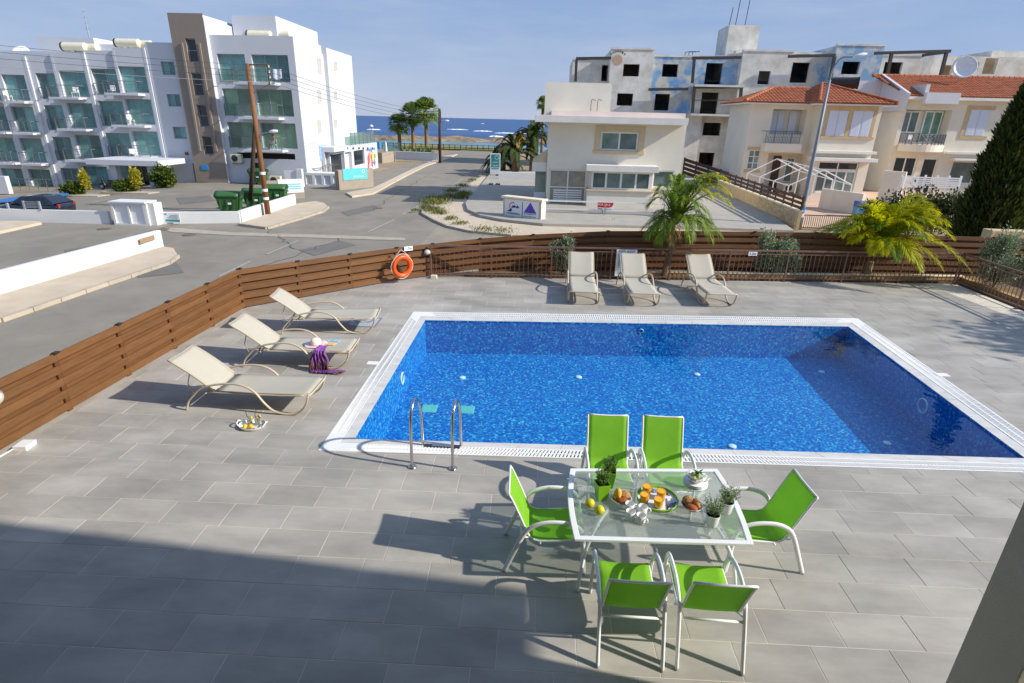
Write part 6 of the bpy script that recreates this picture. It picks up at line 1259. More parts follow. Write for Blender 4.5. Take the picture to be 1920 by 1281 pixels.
for k in range(4):
    a = Vector((pb_.x+1.2,pb_.y-.03,zt2-.12-k*.28)); e = PL(-420,[40,55,69,88][k],27.0); tag(MB().tube(sag(a,e,.18), .009+.001*(k == 3), 4).build('overhead_wire', m_wire if k < 3 else pm('pale_wire', S(168,166,160), .6, .05, 9), None), ['topmost overhead wire from the corner pole to the left edge','second overhead wire from the corner pole to the left edge','third overhead wire from the corner pole to the left edge','lowest pale overhead wire from the corner pole to the left edge'][k], 'wire')
    e = Vector((fb.x+.25,fb.y-.05,ZS+hz_-.35-k*.38)); tag(MB().tube(sag(a,e,.55), .012, 4).build('overhead_wire', m_wire, None), ['topmost overhead wire running to the far pole by the sea','second overhead wire running to the far pole by the sea','third overhead wire running to the far pole by the sea','lowest overhead wire running to the far pole by the sea'][k], 'wire')
lp_ = PL(698,262,100); t = thing('street_lamp', 'small lamp post on the shore behind the hotel', 'lamp post', (lp_.x,100,gz(lp_.x,100))); hz2 = PL(698,239,100).z-gz(lp_.x,100); MB().tube([(0,0,0),(0,0,hz2)],.09,6).build('post', m_galu, t); MB().lathe([(0,0),(.3,.1),(.3,.3),(0,.45)],10,(0,0,hz2)).build('lamp_head', m_plaque, t)
# walls and screens on the sea side
whitewall('white sea wall in front of the agaves and fan palms', [tuple(PL(741,300,88)),tuple(PL(823,299,86))], 1.15, .5)
tw_ = whitewall('taupe garden wall beyond the shop wing', [tuple(PL(713,303,79)),tuple(PL(738,300,84))], 1.35, .6, mat=m_taupe2)
gf = thing('glass_screen', 'green glass balustrade on the flat roof of the shop wing', 'screen', (XE,y1-6,ze)); 
for k in range(6): yy = y1-9+k*1.5; MB().box((XE-.3,yy+.03,ze+.05),(XE-.28,yy+1.47,ze+1.25)).build('glass_panel', sheerglass('green_glass', (.62,.78,.70), milk=.2), gf, org=gf.location)
for k in range(7): yy = y1-9+k*1.5; MB().box((XE-.32,yy-.025,ze),(XE-.26,yy+.025,ze+1.3)).build('post', m_hrail, gf, org=gf.location)
gs = thing('glass_screen', 'long low glass screen with white base beyond the shop wing', 'screen', tuple(PL(722,295,90)))
for k in range(5): q = PL(720+k*6,290,90); MB().box((q.x,89.9,gz(q.x,90)),(q.x+.48,90.1,gz(q.x,90)+.9)).build('white_base', m_white, gs, org=gs.location); MB().box((q.x,89.98,gz(q.x,90)+.9),(q.x+.48,90.02,gz(q.x,90)+2.3)).build('glass_panel', MATS['green_glass'], gs, org=gs.location)
tag(MB().lathe([(.02,2.6),(.14,2.2),(.20,1.2),(.10,.7),(.05,.6),(.05,0)][::-1],10,(*PL(725,300,86)[:2],gz(-20,86))).build('closed_parasol', m_plaque, None), 'white closed parasol standing beyond the shop wing', 'parasol')
tag(MB().box((PL(706,275,80).x,79.9,PL(706,280,80).z),(PL(712,275,80).x,80.1,PL(706,266,80).z)).build('blue_sign', MATS['blue_sign'], None), 'small blue sign just beyond the shop wing', 'sign')
cf = thing('coast_fence', 'dark post and rail fence along the shore at the road end', 'fence', (-20,117,-1.5)); 
for k in range(24): x = -32+k*1.12; z = gz(x,117); MB().box((x-.06,116.9,z),(x+.06,117.1,z+1.1)).build('post', m_poled, cf, org=cf.location)
for h_ in (.5,1.0): MB().bar((-32.1,117,gz(-20,117)+h_),(-6.1,117,gz(-20,117)+h_),.09,.09).build('rail', m_poled, cf, org=cf.location)
# ================================================================== cream house for sale
m_cr = pm('cream_render', S(229,222,205), .85, .05, .7, .1, 40); m_crd = pm('cream_trim', S(204,186,150), .8, .08, 2, .15, 40); m_wf = pm('white_frame', (.80,.80,.78), .4, .03, 3); m_gg = gmat('green_grey_glass', S(84,104,100), S(128,146,140)); m_roofw = pm('roof_white', S(226,222,214), .85, .08, .8); m_pinkw = pm('pinkish_white', S(232,212,200), .85, .06, .8)
FY = 42.6
F1 = thing('house_for_sale', 'cream two storey house with a flat overhanging roof and a for sale board', 'house', (5,FY,ZS)); FO = F1.location
f_ = lambda px, py, Y=FY: PL(px, py, Y)
xa, xb = .33, 9.92; zt1 = f_(1100,231).z
up_w = (f_(1126,265).x,f_(1197,265).x,f_(1160,283).z,f_(1160,247).z); gd = (f_(1029,350).x,f_(1099,350).x,f_(1060,384).z,f_(1060,318).z); rw2 = (f_(1224,336).x,f_(1263,336).x,f_(1240,352).z,f_(1240,320).z)
m = MB(); wall_open(m, xa, xb, ZS-.1, zt1, FY, [up_w,gd,rw2], .22); m.build('wall', m_cr, F1, org=FO)
part(F1, 'side_wall', m_cr, ((xa+.002,FY+.4,ZS-.1),(xa+.30,FY+9,zt1-.003)), ((xb-.3,FY+.4,ZS-.1),(xb-.002,FY+9,zt1-.003)), ((xa+.31,FY+5,ZS-.1),(xb-.31,FY+9,zt1-.004)))
part(F1, 'room', m_hole, ((xa+.31,FY+2.5,ZS-.1),(xb-.31,FY+2.6,zt1-.01)), ((xa+.31,FY+.45,ZS+2.9),(xb-.31,FY+2.5,ZS+3.0)))
window(F1, up_w[0]+.01, up_w[1]-.01, up_w[2]+.01, up_w[3]-.01, FY+.12, 2, m_wf, m_gg, .11)
g = .42; sx0,sx1,sz0,sz1 = up_w[0]-g, up_w[1]+g, up_w[2]-.22, up_w[3]+g-.05
part(F1, 'stone_surround', m_crd, ((sx0,FY-.05,up_w[2]),(up_w[0]-.002,FY-.003,up_w[3])), ((up_w[1]+.002,FY-.05,up_w[2]),(sx1,FY-.003,up_w[3])), ((sx0,FY-.052,up_w[3]+.001),(sx1,FY-.003,sz1)), ((sx0-.06,FY-.09,sz0),(sx1+.06,FY-.003,up_w[2]-.001)), bevel=.01)
window(F1, rw2[0]+.01, rw2[1]-.01, rw2[2]+.01, rw2[3]-.01, FY+.12, 1, m_wf, m_gg, .08); part(F1, 'sill', m_cr, ((rw2[0]-.1,FY-.08,rw2[2]-.14),(rw2[1]+.1,FY-.003,rw2[2]-.02)))
f = window(F1, gd[0]+.01, gd[1]-.01, gd[2]+.01, gd[3]-.01, FY+.12, 2, m_wf, pm('dusty_glass', S(128,128,116), .2, .25, 1.5, col2=S(164,162,146)), .09, nz=2, name='glazed_door')
for k in range(6): z = gd[2]+.18+k*.16; MB().box((gd[0]+.35,FY+.02,z),(gd[1]-.3,FY+.06,z+.10)).build('slat', m_wf, f, org=FO)
bw0, bw1 = f_(1108,350,FY-1).x, f_(1220,350,FY-1).x; bz0, bz1 = f_(1160,357,FY-1).z, f_(1160,322,FY-1).z; by = FY-1.0
bay_ = part(F1, 'bay_base', m_cr, ((bw0-.25,by-.02,ZS-.1),(bw1+.12,FY-.003,bz0-.10)), ((bw0-.12,by+.30,bz0-.1),(bw0,FY-.004,bz1+.1)), ((bw1,by+.30,bz0-.1),(bw1+.12,FY-.004,bz1+.1)))
part(F1, 'bay_sill', m_crd, ((bw0-.33,by-.12,bz0-.099),(bw1+.22,FY-.005,bz0-.004)), bevel=.01)
f = window(F1, bw0, bw1, bz0, bz1, by+.2, 4, m_wf, m_gg, .14, name='bay_window')
part(F1, 'bay_canopy', m_roofw, ((bw0-.42,by-.30,bz1+.002),(bw1+.40,FY-.006,bz1+.42)), bevel=.015)
rz0 = f_(1100,231,41.3).z; rz1 = f_(1100,219,41.3).z
part(F1, 'roof_slab', m_roofw, ((f_(1003,225,41.3).x,41.3,rz0),(f_(1291,225,41.3).x,52.0,rz1+.05)), bevel=.015)
part(F1, 'roof_parapet', m_pinkw, ((f_(1034,215,43).x,43.0,rz1+.051),(f_(1286,215,43).x,43.25,f_(1160,210,43).z)), ((f_(1034,215,43).x,43.251,rz1+.051),(f_(1034,215,43).x+.25,51,f_(1160,210,43).z-.01)))
part(F1, 'penthouse', m_cr, ((f_(1022,180,44.5).x,44.5,rz1+.052),(f_(1146,180,44.5).x,51,f_(1080,155,44.5).z)))
m_rust = pm('rusty_bar', S(110,84,66), .8, .2, 9)
for px in (1108,1120): q = f_(px,208,44); MB().tube(spline([(q.x,44.2,rz1+.06),(q.x,44.2,f_(px,190,44).z),(q.x+.12,44.2,f_(px,187,44).z),(q.x+.3,44.2,f_(px,188,44).z)],3), .025, 5).build('roof_pipe', m_rust, F1, org=FO, smooth=2)
# side lean-to
part(F1, 'lean_to', m_roofw, ((f_(1000,318,FY).x-.1,FY+.2,f_(1010,318).z-.15),(xa-.003,FY+5,f_(1010,305).z))); part(F1, 'lean_to_glass', m_gg, ((f_(1003,340).x,FY+.6,ZS+1.0),(xa-.05,FY+4.6,f_(1010,318).z-.152))); part(F1, 'lean_to_wall', m_hw, ((f_(1001,360).x,FY+.5,ZS-.1),(xa-.04,FY+4.7,ZS+.998)))
MB().add([(f_(1000,318).x-.1,FY+.2,f_(1010,305).z+.001),(xa-.004,FY+.2,f_(1010,305).z+.001),(xa-.004,FY+.2,f_(1010,286).z),(f_(1000,318).x-.1,FY+5,f_(1010,305).z+.001),(xa-.004,FY+5,f_(1010,305).z+.001),(xa-.004,FY+5,f_(1010,286).z)], [(0,1,2),(5,4,3),(0,2,5,3)]).build('lean_to_roof', m_crd, F1, org=FO)
# chain link fence and boards
fy = 38.0; ff = thing('chain_fence', 'wire mesh fence with white top rails in front of the cream house', 'fence', (4,fy,ZS)); fo = ff.location; fz1, fz0 = PL(1130,379.5,fy).z, PL(1130,395,fy).z; x0, x1 = PL(1020,390,fy).x, PL(1246,390,fy).x
MB().bar((x0,fy,fz1),(x1,fy,fz1),.09,.09).build('rail', m_wf, ff, org=fo); MB().bar((x0,fy,fz0),(x1,fy,fz0),.06,.06).build('rail', m_wf, ff, org=fo)
for px in (1022,1130,1245): q = PL(px,390,fy); MB().box((q.x-.04,fy-.06,ZS+.25),(q.x+.04,fy-.046,fz1)).build('post', m_galu, ff, org=fo)
wm = MB()
for i in range(70): x = x0+(x1-x0)*i/70; wm.bar((x,fy,ZS+.3),(x+.55,fy,fz0-.03),.008); wm.bar((x+.55,fy,ZS+.3),(x,fy,fz0-.03),.008)
wm.build('wire_mesh', m_galu, ff, org=fo, kind='stuff'); e = PL(1259,398,36.6)
MB().bar((x1,fy,fz1),(e.x,36.6,e.z),.08,.08).build('rail', m_wf, ff, org=fo); MB().bar((e.x,36.6,e.z),(e.x,36.6,ZS+.3),.07,.07).build('post', m_wf, ff, org=fo)
q = PL(1135,387,fy-.12); M = face((q.x,fy-.12,q.z), (1,0,0)); hw = (PL(1150.5,387,fy).x-PL(1120,387,fy).x)/2; hh = (PL(1135,380.5,fy).z-PL(1135,396,fy).z)/2
fs = thing('for_sale_board', 'white board with a red FOR SALE banner on the mesh fence', 'sign', (q.x,fy-.12,ZS)); so_ = fs.location
MB().box((-hw,-hh,-.03),(hw,hh,.0),M).build('board', m_plaque, fs, org=so_); m_red = pm('sign_red', S(196,16,22), .5, .05, 3)
MB().add([tuple(M @ Vector(p)) for p in [(-hw*.94,hh*.9,.006),(-hw*.94,-hh*.30,.006),(hw*.5,-hh*.30,.006),(hw*.80,-hh*.1,.006),(hw*.95,hh*.45,.006),(hw*.95,hh*.9,.006)]], [(0,1,2,3,4,5)]).build('red_banner', m_red, fs, org=so_)
text('lettering', 'FOR SALE', hh*.72, m_plaque, M @ Matrix.Translation((-hw*.16,hh*.36,.012)), fs, org=so_); glyphs('phone_number', 9, hh*.42, m_ink, M @ Matrix.Translation((hw*.30,-hh*.66,.002)), fs, so_, hw*1.0, 4); MB().box((-hw*.9,-hh*.78,.002),(-hw*.4,-hh*.55,.006),M).build('agent_mark', m_ink, fs, org=so_); MB().box((q.x-.04,fy-.17,ZS+.25),(q.x+.04,fy-.152,q.z)).build('stake', m_galu, fs, org=so_)
# stone sign wall with the two logos
a, b = G(943,408,ZS+.13), G(1013,417,ZS+.13); r = (b-a).normalized(); sw_ = thing('sign_wall', 'stone sign wall with a red arc logo and a purple triangle on white', 'sign', (a.x,a.y,ZS)); M = face((a.x,a.y,ZS+.1), r); L_ = (b-a).length; hs_ = PL(980,371,a.lerp(b,.5).y).z-ZS-.1; oo = sw_.location
MB().box((0,-.1,-.55),(L_,hs_-.12,0),M).build('wall', pm('sign_stone', S(206,186,150), .85, .08, 2, .2, 30), sw_, org=oo, bevel=.01); MB().box((-.12,hs_-.119,-.66),(L_+.12,hs_,.1),M).build('cap', m_cream, sw_, org=oo, bevel=.015); MB().box((L_+.002,-.1,-.55),(L_+.03,hs_-.125,-.01),M).build('end_face', m_white, sw_, org=oo)
pw, ph = L_*.90, hs_*.80; x0, z0 = L_*.05, hs_*.09; MB().box((x0,z0,.002),(x0+pw,z0+ph,.03),M).build('panel', m_plaque, sw_, org=oo)
U = lambda u, v, d=.032: M @ Matrix.Translation((x0+pw*u,z0+ph*v,d)); m_arc = pm('arc_red', S(212,110,90), .6, .05, 4); m_navy = pm('logo_navy', S(28,34,110), .6, .05, 4); m_purp = pm('logo_purple', S(92,62,176), .6, .08, 4)
am = MB()
for i in range(18):
    t0, t1 = math.radians(50+200*i/18), math.radians(50+200*(i+1)/18); w0 = .045+.03*math.sin(math.pi*i/18); R_ = ph*.235; c = U(.24,.62)
    am.add([tuple(c @ Vector((math.cos(t)*R_*k, math.sin(t)*R_*k, 0))) for t, k in ((t0,1),(t1,1),(t1,.74),(t0,.74))], [(0,1,2,3)])
am.build('red_arc', m_arc, sw_, org=oo); c = U(.36,.60); MB().add([tuple(c @ Vector(p)) for p in [(-.42,-.06,0),(-.30,.06,0),(-.12,.10,0),(-.02,.0,0),(.06,.11,0),(.26,-.07,0),(.12,-.03,0),(.02,-.09,0),(-.08,-.03,0),(-.22,-.07,0)]], [tuple(range(10))]).build('logo_umbrella', m_navy, sw_, org=oo)
c = U(.17,.36); MB().add([tuple(c @ Vector(p)) for p in [(-.25,-.05,0),(.02,.13,0),(.14,.15,0),(.1,-.03,0)]], [(0,1,2,3)]).build('logo_umbrella', m_navy, sw_, org=oo); MB().box((-.012,-.22,0),(.012,.1,.004),c).build('logo_pole', m_ink, sw_, org=oo)
glyphs('lettering', 10, .24, m_ink, U(.26,.22,.031), sw_, oo, pw*.40, 5); MB().box((-.025,-ph*.40,0),(.025,ph*.40,.004),U(.53,.5)).build('divider', m_navy, sw_, org=oo)
c = U(.76,.58); MB().add([tuple(c @ Vector(p)) for p in [(-.46,-.26,0),(.46,-.26,0),(0,.40,0)]], [(0,1,2)]).build('purple_triangle', m_purp, sw_, org=oo); glyphs('lettering', 12, .17, m_navy, U(.76,.29,.031), sw_, oo, pw*.36, 7); glyphs('lettering', 14, .13, m_ink, U(.76,.15,.031), sw_, oo, pw*.36, 8)
# totem sign
a = G(919,346,ZS+.3); tt = thing('totem_sign', 'tall teal totem sign on two white legs beside the date palms', 'sign', (a.x,a.y,ZS+.3)); b = PL(937,345,a.y); w_ = b.x-a.x; zt2 = PL(928,288,a.y).z-ZS-.3; zm = PL(928,327,a.y).z-ZS-.3; M = face((0,0,0),(1,.06,0))
MB().box((-.02,zm,-.12),(w_+.02,zt2,0),M).build('board', m_plaque, tt, bevel=.01); m_teal2 = pm('totem_teal', S(58,140,140), .5, .08, 2); hT = zt2-zm
MB().box((.09,zm+hT*.50,.002),(w_-.06,zt2-.08,.012),M).build('teal_panel', m_teal2, tt); MB().box((.09,zm+hT*.34,.002),(w_-.06,zm+hT*.485,.012),M).build('teal_panel', m_teal2, tt); MB().box((.12,zm+hT*.25,.002),(w_-.12,zm+hT*.30,.012),M).build('text_line', m_teal2, tt)
glyphs('lettering', 5, .26, m_plaque, M @ Matrix.Translation((w_/2,zm+hT*.41,.0125)), tt, None, w_*.6, 9); MB().lathe([(.2,0),(.2,.004),(.13,.004),(.13,0)],16,M=M @ Matrix.Translation((w_*.66,zm+hT*.8,.014))).build('emblem', pm('pale_green', S(160,200,180), .6, .05, 4), tt); MB().box((.16,zm+hT*.56,.012),(w_-.16,zm+hT*.60,.018),M).build('text_line', MATS['pale_green'], tt)
for x in (.08,w_-.16): MB().box((x,-.02,-.1),(x+.08,zm-.002,-.02),M).build('leg', m_wf, tt); MB().box((x-.2,0,-.35),(x+.2,.10,.25),M).build('foot', m_dark, tt)
whitewall('white wall behind the totem and under the date palms', [tuple(PL(936,318,60)),tuple(PL(1008,320,60))], .95, .4)
# ================================================================== abandoned concrete block
def stain(name, c1, c2, sc, lo=.42, hi=.6):
    m = pm(name, c1, .9, .1, sc, .25, 8, detail=9, col2=c2); r = [n for n in m.node_tree.nodes if n.type == 'VALTORGB'][0]; r.color_ramp.elements[0].position = lo; r.color_ramp.elements[1].position = hi; return m
m_ab = stain('bare_plaster', S(204,198,184), S(236,230,220), .7, .35, .65); m_abl = stain('bleached_blue', S(206,200,186), S(112,160,204), .6, .42, .58); m_abb = stain('peeling_blue', S(138,172,202), S(216,212,204), .6, .46, .62); m_beam = pm('dark_steel_beam', S(64,58,56), .7, .15, 5)
AY = 81.0
A_ = thing('abandoned_block', 'abandoned grey concrete block with empty windows and peeling blue paint', 'building', (20,AY,ZS)); AO = A_.location
def seg(px0, px1, ytop, ops, off, mat, pym=150, ybot=None, depth=9):
    Y = AY+off; x0, x1 = PL(px0,pym,Y).x, PL(px1,pym,Y).x; z1 = PL((px0+px1)/2,ytop,Y).z; z0 = ZS-.2 if ybot is None else PL(px0,ybot,Y).z
    o = [(PL(a,pym if b < 220 else b,Y).x if True else 0,PL(c,pym if b < 220 else b,Y).x,PL(a,d,Y).z,PL(a,b,Y).z) for a,b,c,d in ops]
    m = MB(); wall_open(m, x0, x1, z0, z1, Y, o, .45); yb_ = Y+depth
    m.quad((x0,Y,z1),(x1,Y,z1),(x1,yb_,z1),(x0,yb_,z1)); m.quad((x0,yb_,z0),(x0,yb_,z1),(x0,Y,z1),(x0,Y,z0)) ; m.quad((x1,Y,z0),(x1,Y,z1),(x1,yb_,z1),(x1,yb_,z0)); m.quad((x1,yb_,z0),(x1,yb_,z1),(x0,yb_,z1),(x0,yb_,z0))
    m.build('wall', mat, A_, org=AO)
    part(A_, 'parapet', m_ab, ((x0-.05,Y-.08,z1+.002),(x1+.05,Y+.5,z1+.22)))
    if len(o) > 1 or z1-z0 > 8:
        for k in range(1,4): part(A_, 'floor_slab', m_hole, ((x0+.3,Y+.5,ZS+3.7*k),(x1-.3,yb_-.3,ZS+3.7*k+.2)))
    return x0, x1, z0, z1, Y
seg(1072,1143,113,[(1127,122,1144,152)],1.5,m_ab); seg(1142,1222,93,[(1167,120,1197,143),(1160,175,1190,198)],-.8,m_ab)
seg(1221,1300,107,[(1240,120,1269,144),(1232,176,1260,207)],.2,m_abl); seg(1299,1387,108,[(1321,118,1352,158)],.6,m_abb,ybot=161); s4 = seg(1299,1387,168,[(1320,173,1352,214),(1320,230,1353,254),(1312,286,1341,312)],.6,m_ab)
part(A_, 'lower_wall', m_ab, ((s4[0]-.3,AY-.6,ZS-.2),(PL(1308,270,AY).x,AY+.5,PL(1310,215,AY).z)))
seg(1386,1479,97,[(1421,133,1443,158)],-.6,m_ab); s6 = seg(1478,1560,102,[(1481,117,1514,155)],.9,m_abl); seg(1557,1645,86,[(1574,115,1606,139)],-.5,m_abb)
seg(1644,1722,105,[(1652,116,1686,149)],1.0,m_ab)
part(A_, 'roof_tower', m_ab, ((PL(1363,80,AY+3).x,AY+3,9),(PL(1421,80,AY+3).x,AY+8,PL(1390,47,AY+3).z)), ((PL(1380,95,AY+2).x,AY+2,9),(PL(1475,95,AY+2).x,AY+2.9,PL(1420,95,AY+2).z)))
def beamz(pa_, pb_, off, w=.32): a, b = PL(*pa_,AY+off), PL(*pb_,AY+off); MB().bar(a, b, w, w).build('steel_beam', m_beam, A_, org=AO)
for pa_, pb_, off in (((1080,110),(1146,109),-1.2),((1081,111),(1079,153),-1.25),((1298,109),(1390,108),-1.4),((1302,110),(1298,156),-1.45),((1300,164),(1394,163),-1.5),((1302,166),(1298,212),-1.55),((1390,166),(1386,212),-1.55),((1216,168),(1290,167),-1.4),((1478,106),(1566,104),-1.4),((1565,106),(1556,152),-1.45),((1640,100),(1782,96),-3.2),((1672,100),(1662,146),-3.25),((1775,98),(1762,148),-3.25),((1730,104),(1780,97),-2.5)): beamz(pa_, pb_, off)
for py in (188,): a, b = PL(1300,py,AY-1.5), PL(1388,py,AY-1.5); MB().bar(a, b, .08, .08).build('cross_wire', m_beam, A_, org=AO)
part(A_, 'balcony_slab', m_ab, ((s4[0]-.2,AY-1.7,PL(1340,159,AY-1.7).z-.25),(s4[1]+.1,AY+.59,PL(1340,159,AY-1.7).z)), ((s4[0]-.2,AY-1.7,PL(1340,214,AY-1.7).z-.25),(s4[1]+.1,AY+.59,PL(1340,214,AY-1.7).z)))
for k, px in enumerate((1366,1378,1396)): q = PL(px,50,AY+5); MB().tube([(q.x,AY+5,q.z-.5),(q.x+.25,AY+5,q.z+[2.2,3.6,4.6][k])],.05,4).build('aerial', m_beam, A_, org=AO)
for k in range(3): q = PL(1285+k*7,98,AY+3); MB().tube([(q.x,AY+3,q.z-1.2),(q.x,AY+3,q.z),(q.x+.9,AY+3,q.z+.1)],.05,4).build('roof_rail', m_beam, A_, org=AO)
GM = face((PL(1159,101,AY-.8).x,AY-.81,PL(1159,105,AY).z),(1,0,0)); glyphs('graffiti', 7, .55, pm('graffiti_black', S(60,56,56), .9, .1, 5), GM, A_, AO, 2.0, 6, .45); MB().lathe([(.62,0),(.62,.006),(0,.007)],18,(0,-.55,0),M=GM).build('painted_disc', pm('faded_peach', S(196,168,138), .9, .1, 3), A_, org=AO)
R2 = thing('abandoned_block', 'far bare concrete block behind the villas at the right edge', 'building', (55,90,ZS)); x0, x1 = PL(1748,120,88).x, PL(1990,120,88).x
m = MB(); zz = lambda px, py: PL(px,py,88).z
wall_open(m, x0, x1, ZS, zz(1830,106), 88, [(PL(1768,130,88).x,PL(1786,130,88).x,zz(1770,146),zz(1770,122)),(PL(1824,120,88).x,PL(1836,120,88).x,zz(1830,132),zz(1830,117)),(PL(1846,120,88).x,PL(1870,120,88).x,zz(1850,139),zz(1850,109))], .5)
m.quad((x0,88,zz(1830,106)),(x1,88,zz(1830,106)),(x1,97,zz(1830,106)),(x0,97,zz(1830,106))); m.quad((x0,97,ZS),(x0,97,zz(1830,106)),(x0,88,zz(1830,106)),(x0,88,ZS)); m.quad((x1,97,ZS),(x1,97,zz(1830,106)),(x0,97,zz(1830,106)),(x0,97,ZS)); m.build('wall', m_ab, R2, org=R2.location)
part(R2, 'upper_wall', m_ab, ((PL(1860,100,89).x,89,zz(1830,106)+.01),(x1,96,zz(1890,94))))
# ================================================================== villas with red tiled roofs
m_vw = pm('villa_cream', S(227,219,201), .85, .05, .7, .1, 40); m_vs = pm('villa_stone', S(198,174,132), .85, .12, 2.5, .2, 30); m_rt = pm('roof_tile', S(168,98,62), .85, .18, 2, .2, 20, rnd=.12); m_sh = pm('shutter_white', S(214,220,232), .5, .03, 4); m_vr = pm('villa_rail', S(96,98,104), .5, .1, 5); m_door = pm('door_brown', S(74,54,42), .6, .15, 5)
def tiles_roof(root, poly, eave_a, eave_b, pitch=.33, row=.46):
    """barrel tiles over a planar roof polygon (3-D points); eave from a to b"""
    P = [Vector(p) for p in poly]; a, b = Vector(eave_a), Vector(eave_b); e = (b-a).normalized(); nrm = None
    for i in range(2,len(P)):
        c = (P[1]-P[0]).cross(P[i]-P[0])
        if c.length > 1e-3: nrm = c.normalized(); break
    if nrm.z < 0: nrm = -nrm
    s = nrm.cross(e).normalized(); s = s if s.z > 0 else -s; q = [((p-a).dot(e),(p-a).dot(s)) for p in P]; m = MB(); umin, umax = min(x for x,_ in q), max(x for x,_ in q)
    u = umin+pitch/2
    while u < umax:
        hit = []
        for i in range(len(q)):
            (x0,y0),(x1,y1) = q[i], q[(i+1)%len(q)]
            if (x0-u)*(x1-u) < 0: hit.append(y0+(y1-y0)*(u-x0)/(x1-x0))
        if len(hit) >= 2:
            v0, v1 = min(hit), max(hit); v = v0
            while v < v1-.05:
                ve = min(v1, v+row)
                ring = []
                for vv, lift in ((v,.035),(ve,.005)):
                    for k in range(5):
                        t = math.pi*k/4; ring.append(a+e*(u-math.cos(t)*pitch*.5)+s*vv+nrm*(math.sin(t)*pitch*.30+lift))
                m.add(ring, [(k,k+1,6+k,5+k) for k in range(4)]+[(0,4,3,2,1)]); v = ve
        u += pitch
    o = m.build('roof_tile', m_rt, root, org=root.location, kind='stuff'); MB().add([tuple(p-nrm*.02) for p in P],[tuple(range(len(P)))]).build('roof_deck', m_rt, root, org=root.location); return o
def ridge_tiles(root, a, b, r=.16):
    a, b = Vector(a), Vector(b); n = max(2,int((b-a).length/.5))
    for i in range(n): MB().tube([a.lerp(b,i/n)+Vector((0,0,.06)), a.lerp(b,(i+1)/n-.02/n)+Vector((0,0,.06))],[r*1.08,r*.92],8).build('ridge_tile', m_rt, root, org=root.location)
def shutters(root, x0, x1, z0, z1, y, n=2):
    w = (x1-x0)/n
    for i in range(n):
        f = part(root, 'shutter', m_sh, ((x0+w*i+.02,y-.06,z0),(x0+w*(i+1)-.02,y-.02,z1))); k = max(4,int((z1-z0)/.14))
        sm = MB()
        for j in range(k): zz_ = z0+.06+(z1-z0-.12)*j/k; sm.box((x0+w*i+.10,y-.075,zz_),(x0+w*(i+1)-.10,y-.0601,zz_+(z1-z0)/k*.55))
        sm.build('louvres', m_sh, f, org=root.location)
VY = 54.0; V1 = thing('tiled_villa', 'cream villa with a hipped red tile roof beside the street lamp', 'house', (24,VY,ZS)); VO = V1.location
v_ = lambda px, py, Y=VY: PL(px, py, Y)
bx0, bx1 = v_(1528,280).x, 29.0; ez = 6.25
lo = (v_(1531,330).x,v_(1606,330).x,v_(1560,362).z,v_(1560,303).z)
m = MB(); wall_open(m, bx0, bx1, ZS, ez, VY, [lo], .25); m.box((bx0+.002,VY+.5,ZS),(bx1-.002,VY+8,ez-.01)); m.quad((bx0,VY+.5,ZS),(bx0,VY+.5,ez),(bx0,VY,ez),(bx0,VY,ZS)); m.quad((bx1,VY,ZS),(bx1,VY,ez),(bx1,VY+.5,ez),(bx1,VY+.5,ZS)); m.build('wall', m_vw, V1, org=VO)
window(V1, lo[0]+.01, lo[1]-.01, lo[2]+.01, lo[3]-.75, VY+.15, 4, m_wf, m_gg, .14, name='glazed_door'); window(V1, lo[0]+.01, lo[1]-.01, lo[3]-.74, lo[3]-.01, VY+.15, 2, m_wf, m_dark, .10)
uz0, uz1 = v_(1590,256).z, v_(1590,208).z; xs_ = [v_(p,230).x for p in (1551,1587,1596,1634)]
part(V1, 'stone_surround', m_vs, ((xs_[0]-.3,VY-.05,uz0-.02),(xs_[0]-.02,VY-.003,uz1+.02)), ((xs_[3]+.02,VY-.05,uz0-.02),(xs_[3]+.3,VY-.003,uz1+.02)), ((xs_[1]+.02,VY-.05,uz0-.02),(xs_[2]-.02,VY-.003,uz1+.02)), ((xs_[0]-.3,VY-.052,uz1+.021),(xs_[3]+.3,VY-.003,uz1+.35)), ((xs_[0]-.45,VY-.12,uz0-.2),(xs_[3]+.45,VY-.003,uz0-.021)))
part(V1, 'window_backing', m_hw, ((xs_[0],VY-.012,uz0),(xs_[1],VY-.003,uz1)), ((xs_[2],VY-.012,uz0),(xs_[3],VY-.003,uz1))); shutters(V1, xs_[0], xs_[1], uz0, uz1, VY); shutters(V1, xs_[2], xs_[3], uz0, uz1, VY)
part(V1, 'string_course', m_roofw, ((bx0-.35,VY-.55,v_(1580,288).z),(bx1+.15,VY-.004,v_(1580,284).z+.05)), bevel=.02); part(V1, 'porch_slab', m_roofw, ((bx0-.5,VY-.9,v_(1580,302).z-.02),(bx1+.2,VY-.005,v_(1580,296).z)), bevel=.02)
for k in range(9): part(V1, 'quoin', m_vs, ((bx1+.005,VY+.3,2.1+k*.45),(bx1+.04,VY+.3+(.5 if k % 2 else .32),2.5+k*.45)))
LY = VY+1.8; lx0 = v_(1396,280,LY).x
sm = (v_(1402,300,LY).x,v_(1424,300,LY).x,v_(1410,318,LY).z,v_(1410,281,LY).z); rec = (v_(1446,230,LY).x,v_(1510,230,LY).x,v_(1470,252,LY).z,v_(1470,205,LY).z); ent = (v_(1436,320,LY).x,v_(1512,320,LY).x,ZS,v_(1470,288,LY).z)
m = MB(); wall_open(m, lx0, bx0+.3, ZS, ez, LY, [sm,rec,ent], 1.3); m.box((lx0+.003,LY+1.35,ZS),(bx0+.3,VY+8.01,ez-.012)); m.quad((lx0,LY+1.4,ZS),(lx0,LY+1.4,ez),(lx0,LY,ez),(lx0,LY,ZS)); m.build('wall', m_vw, V1, org=VO)
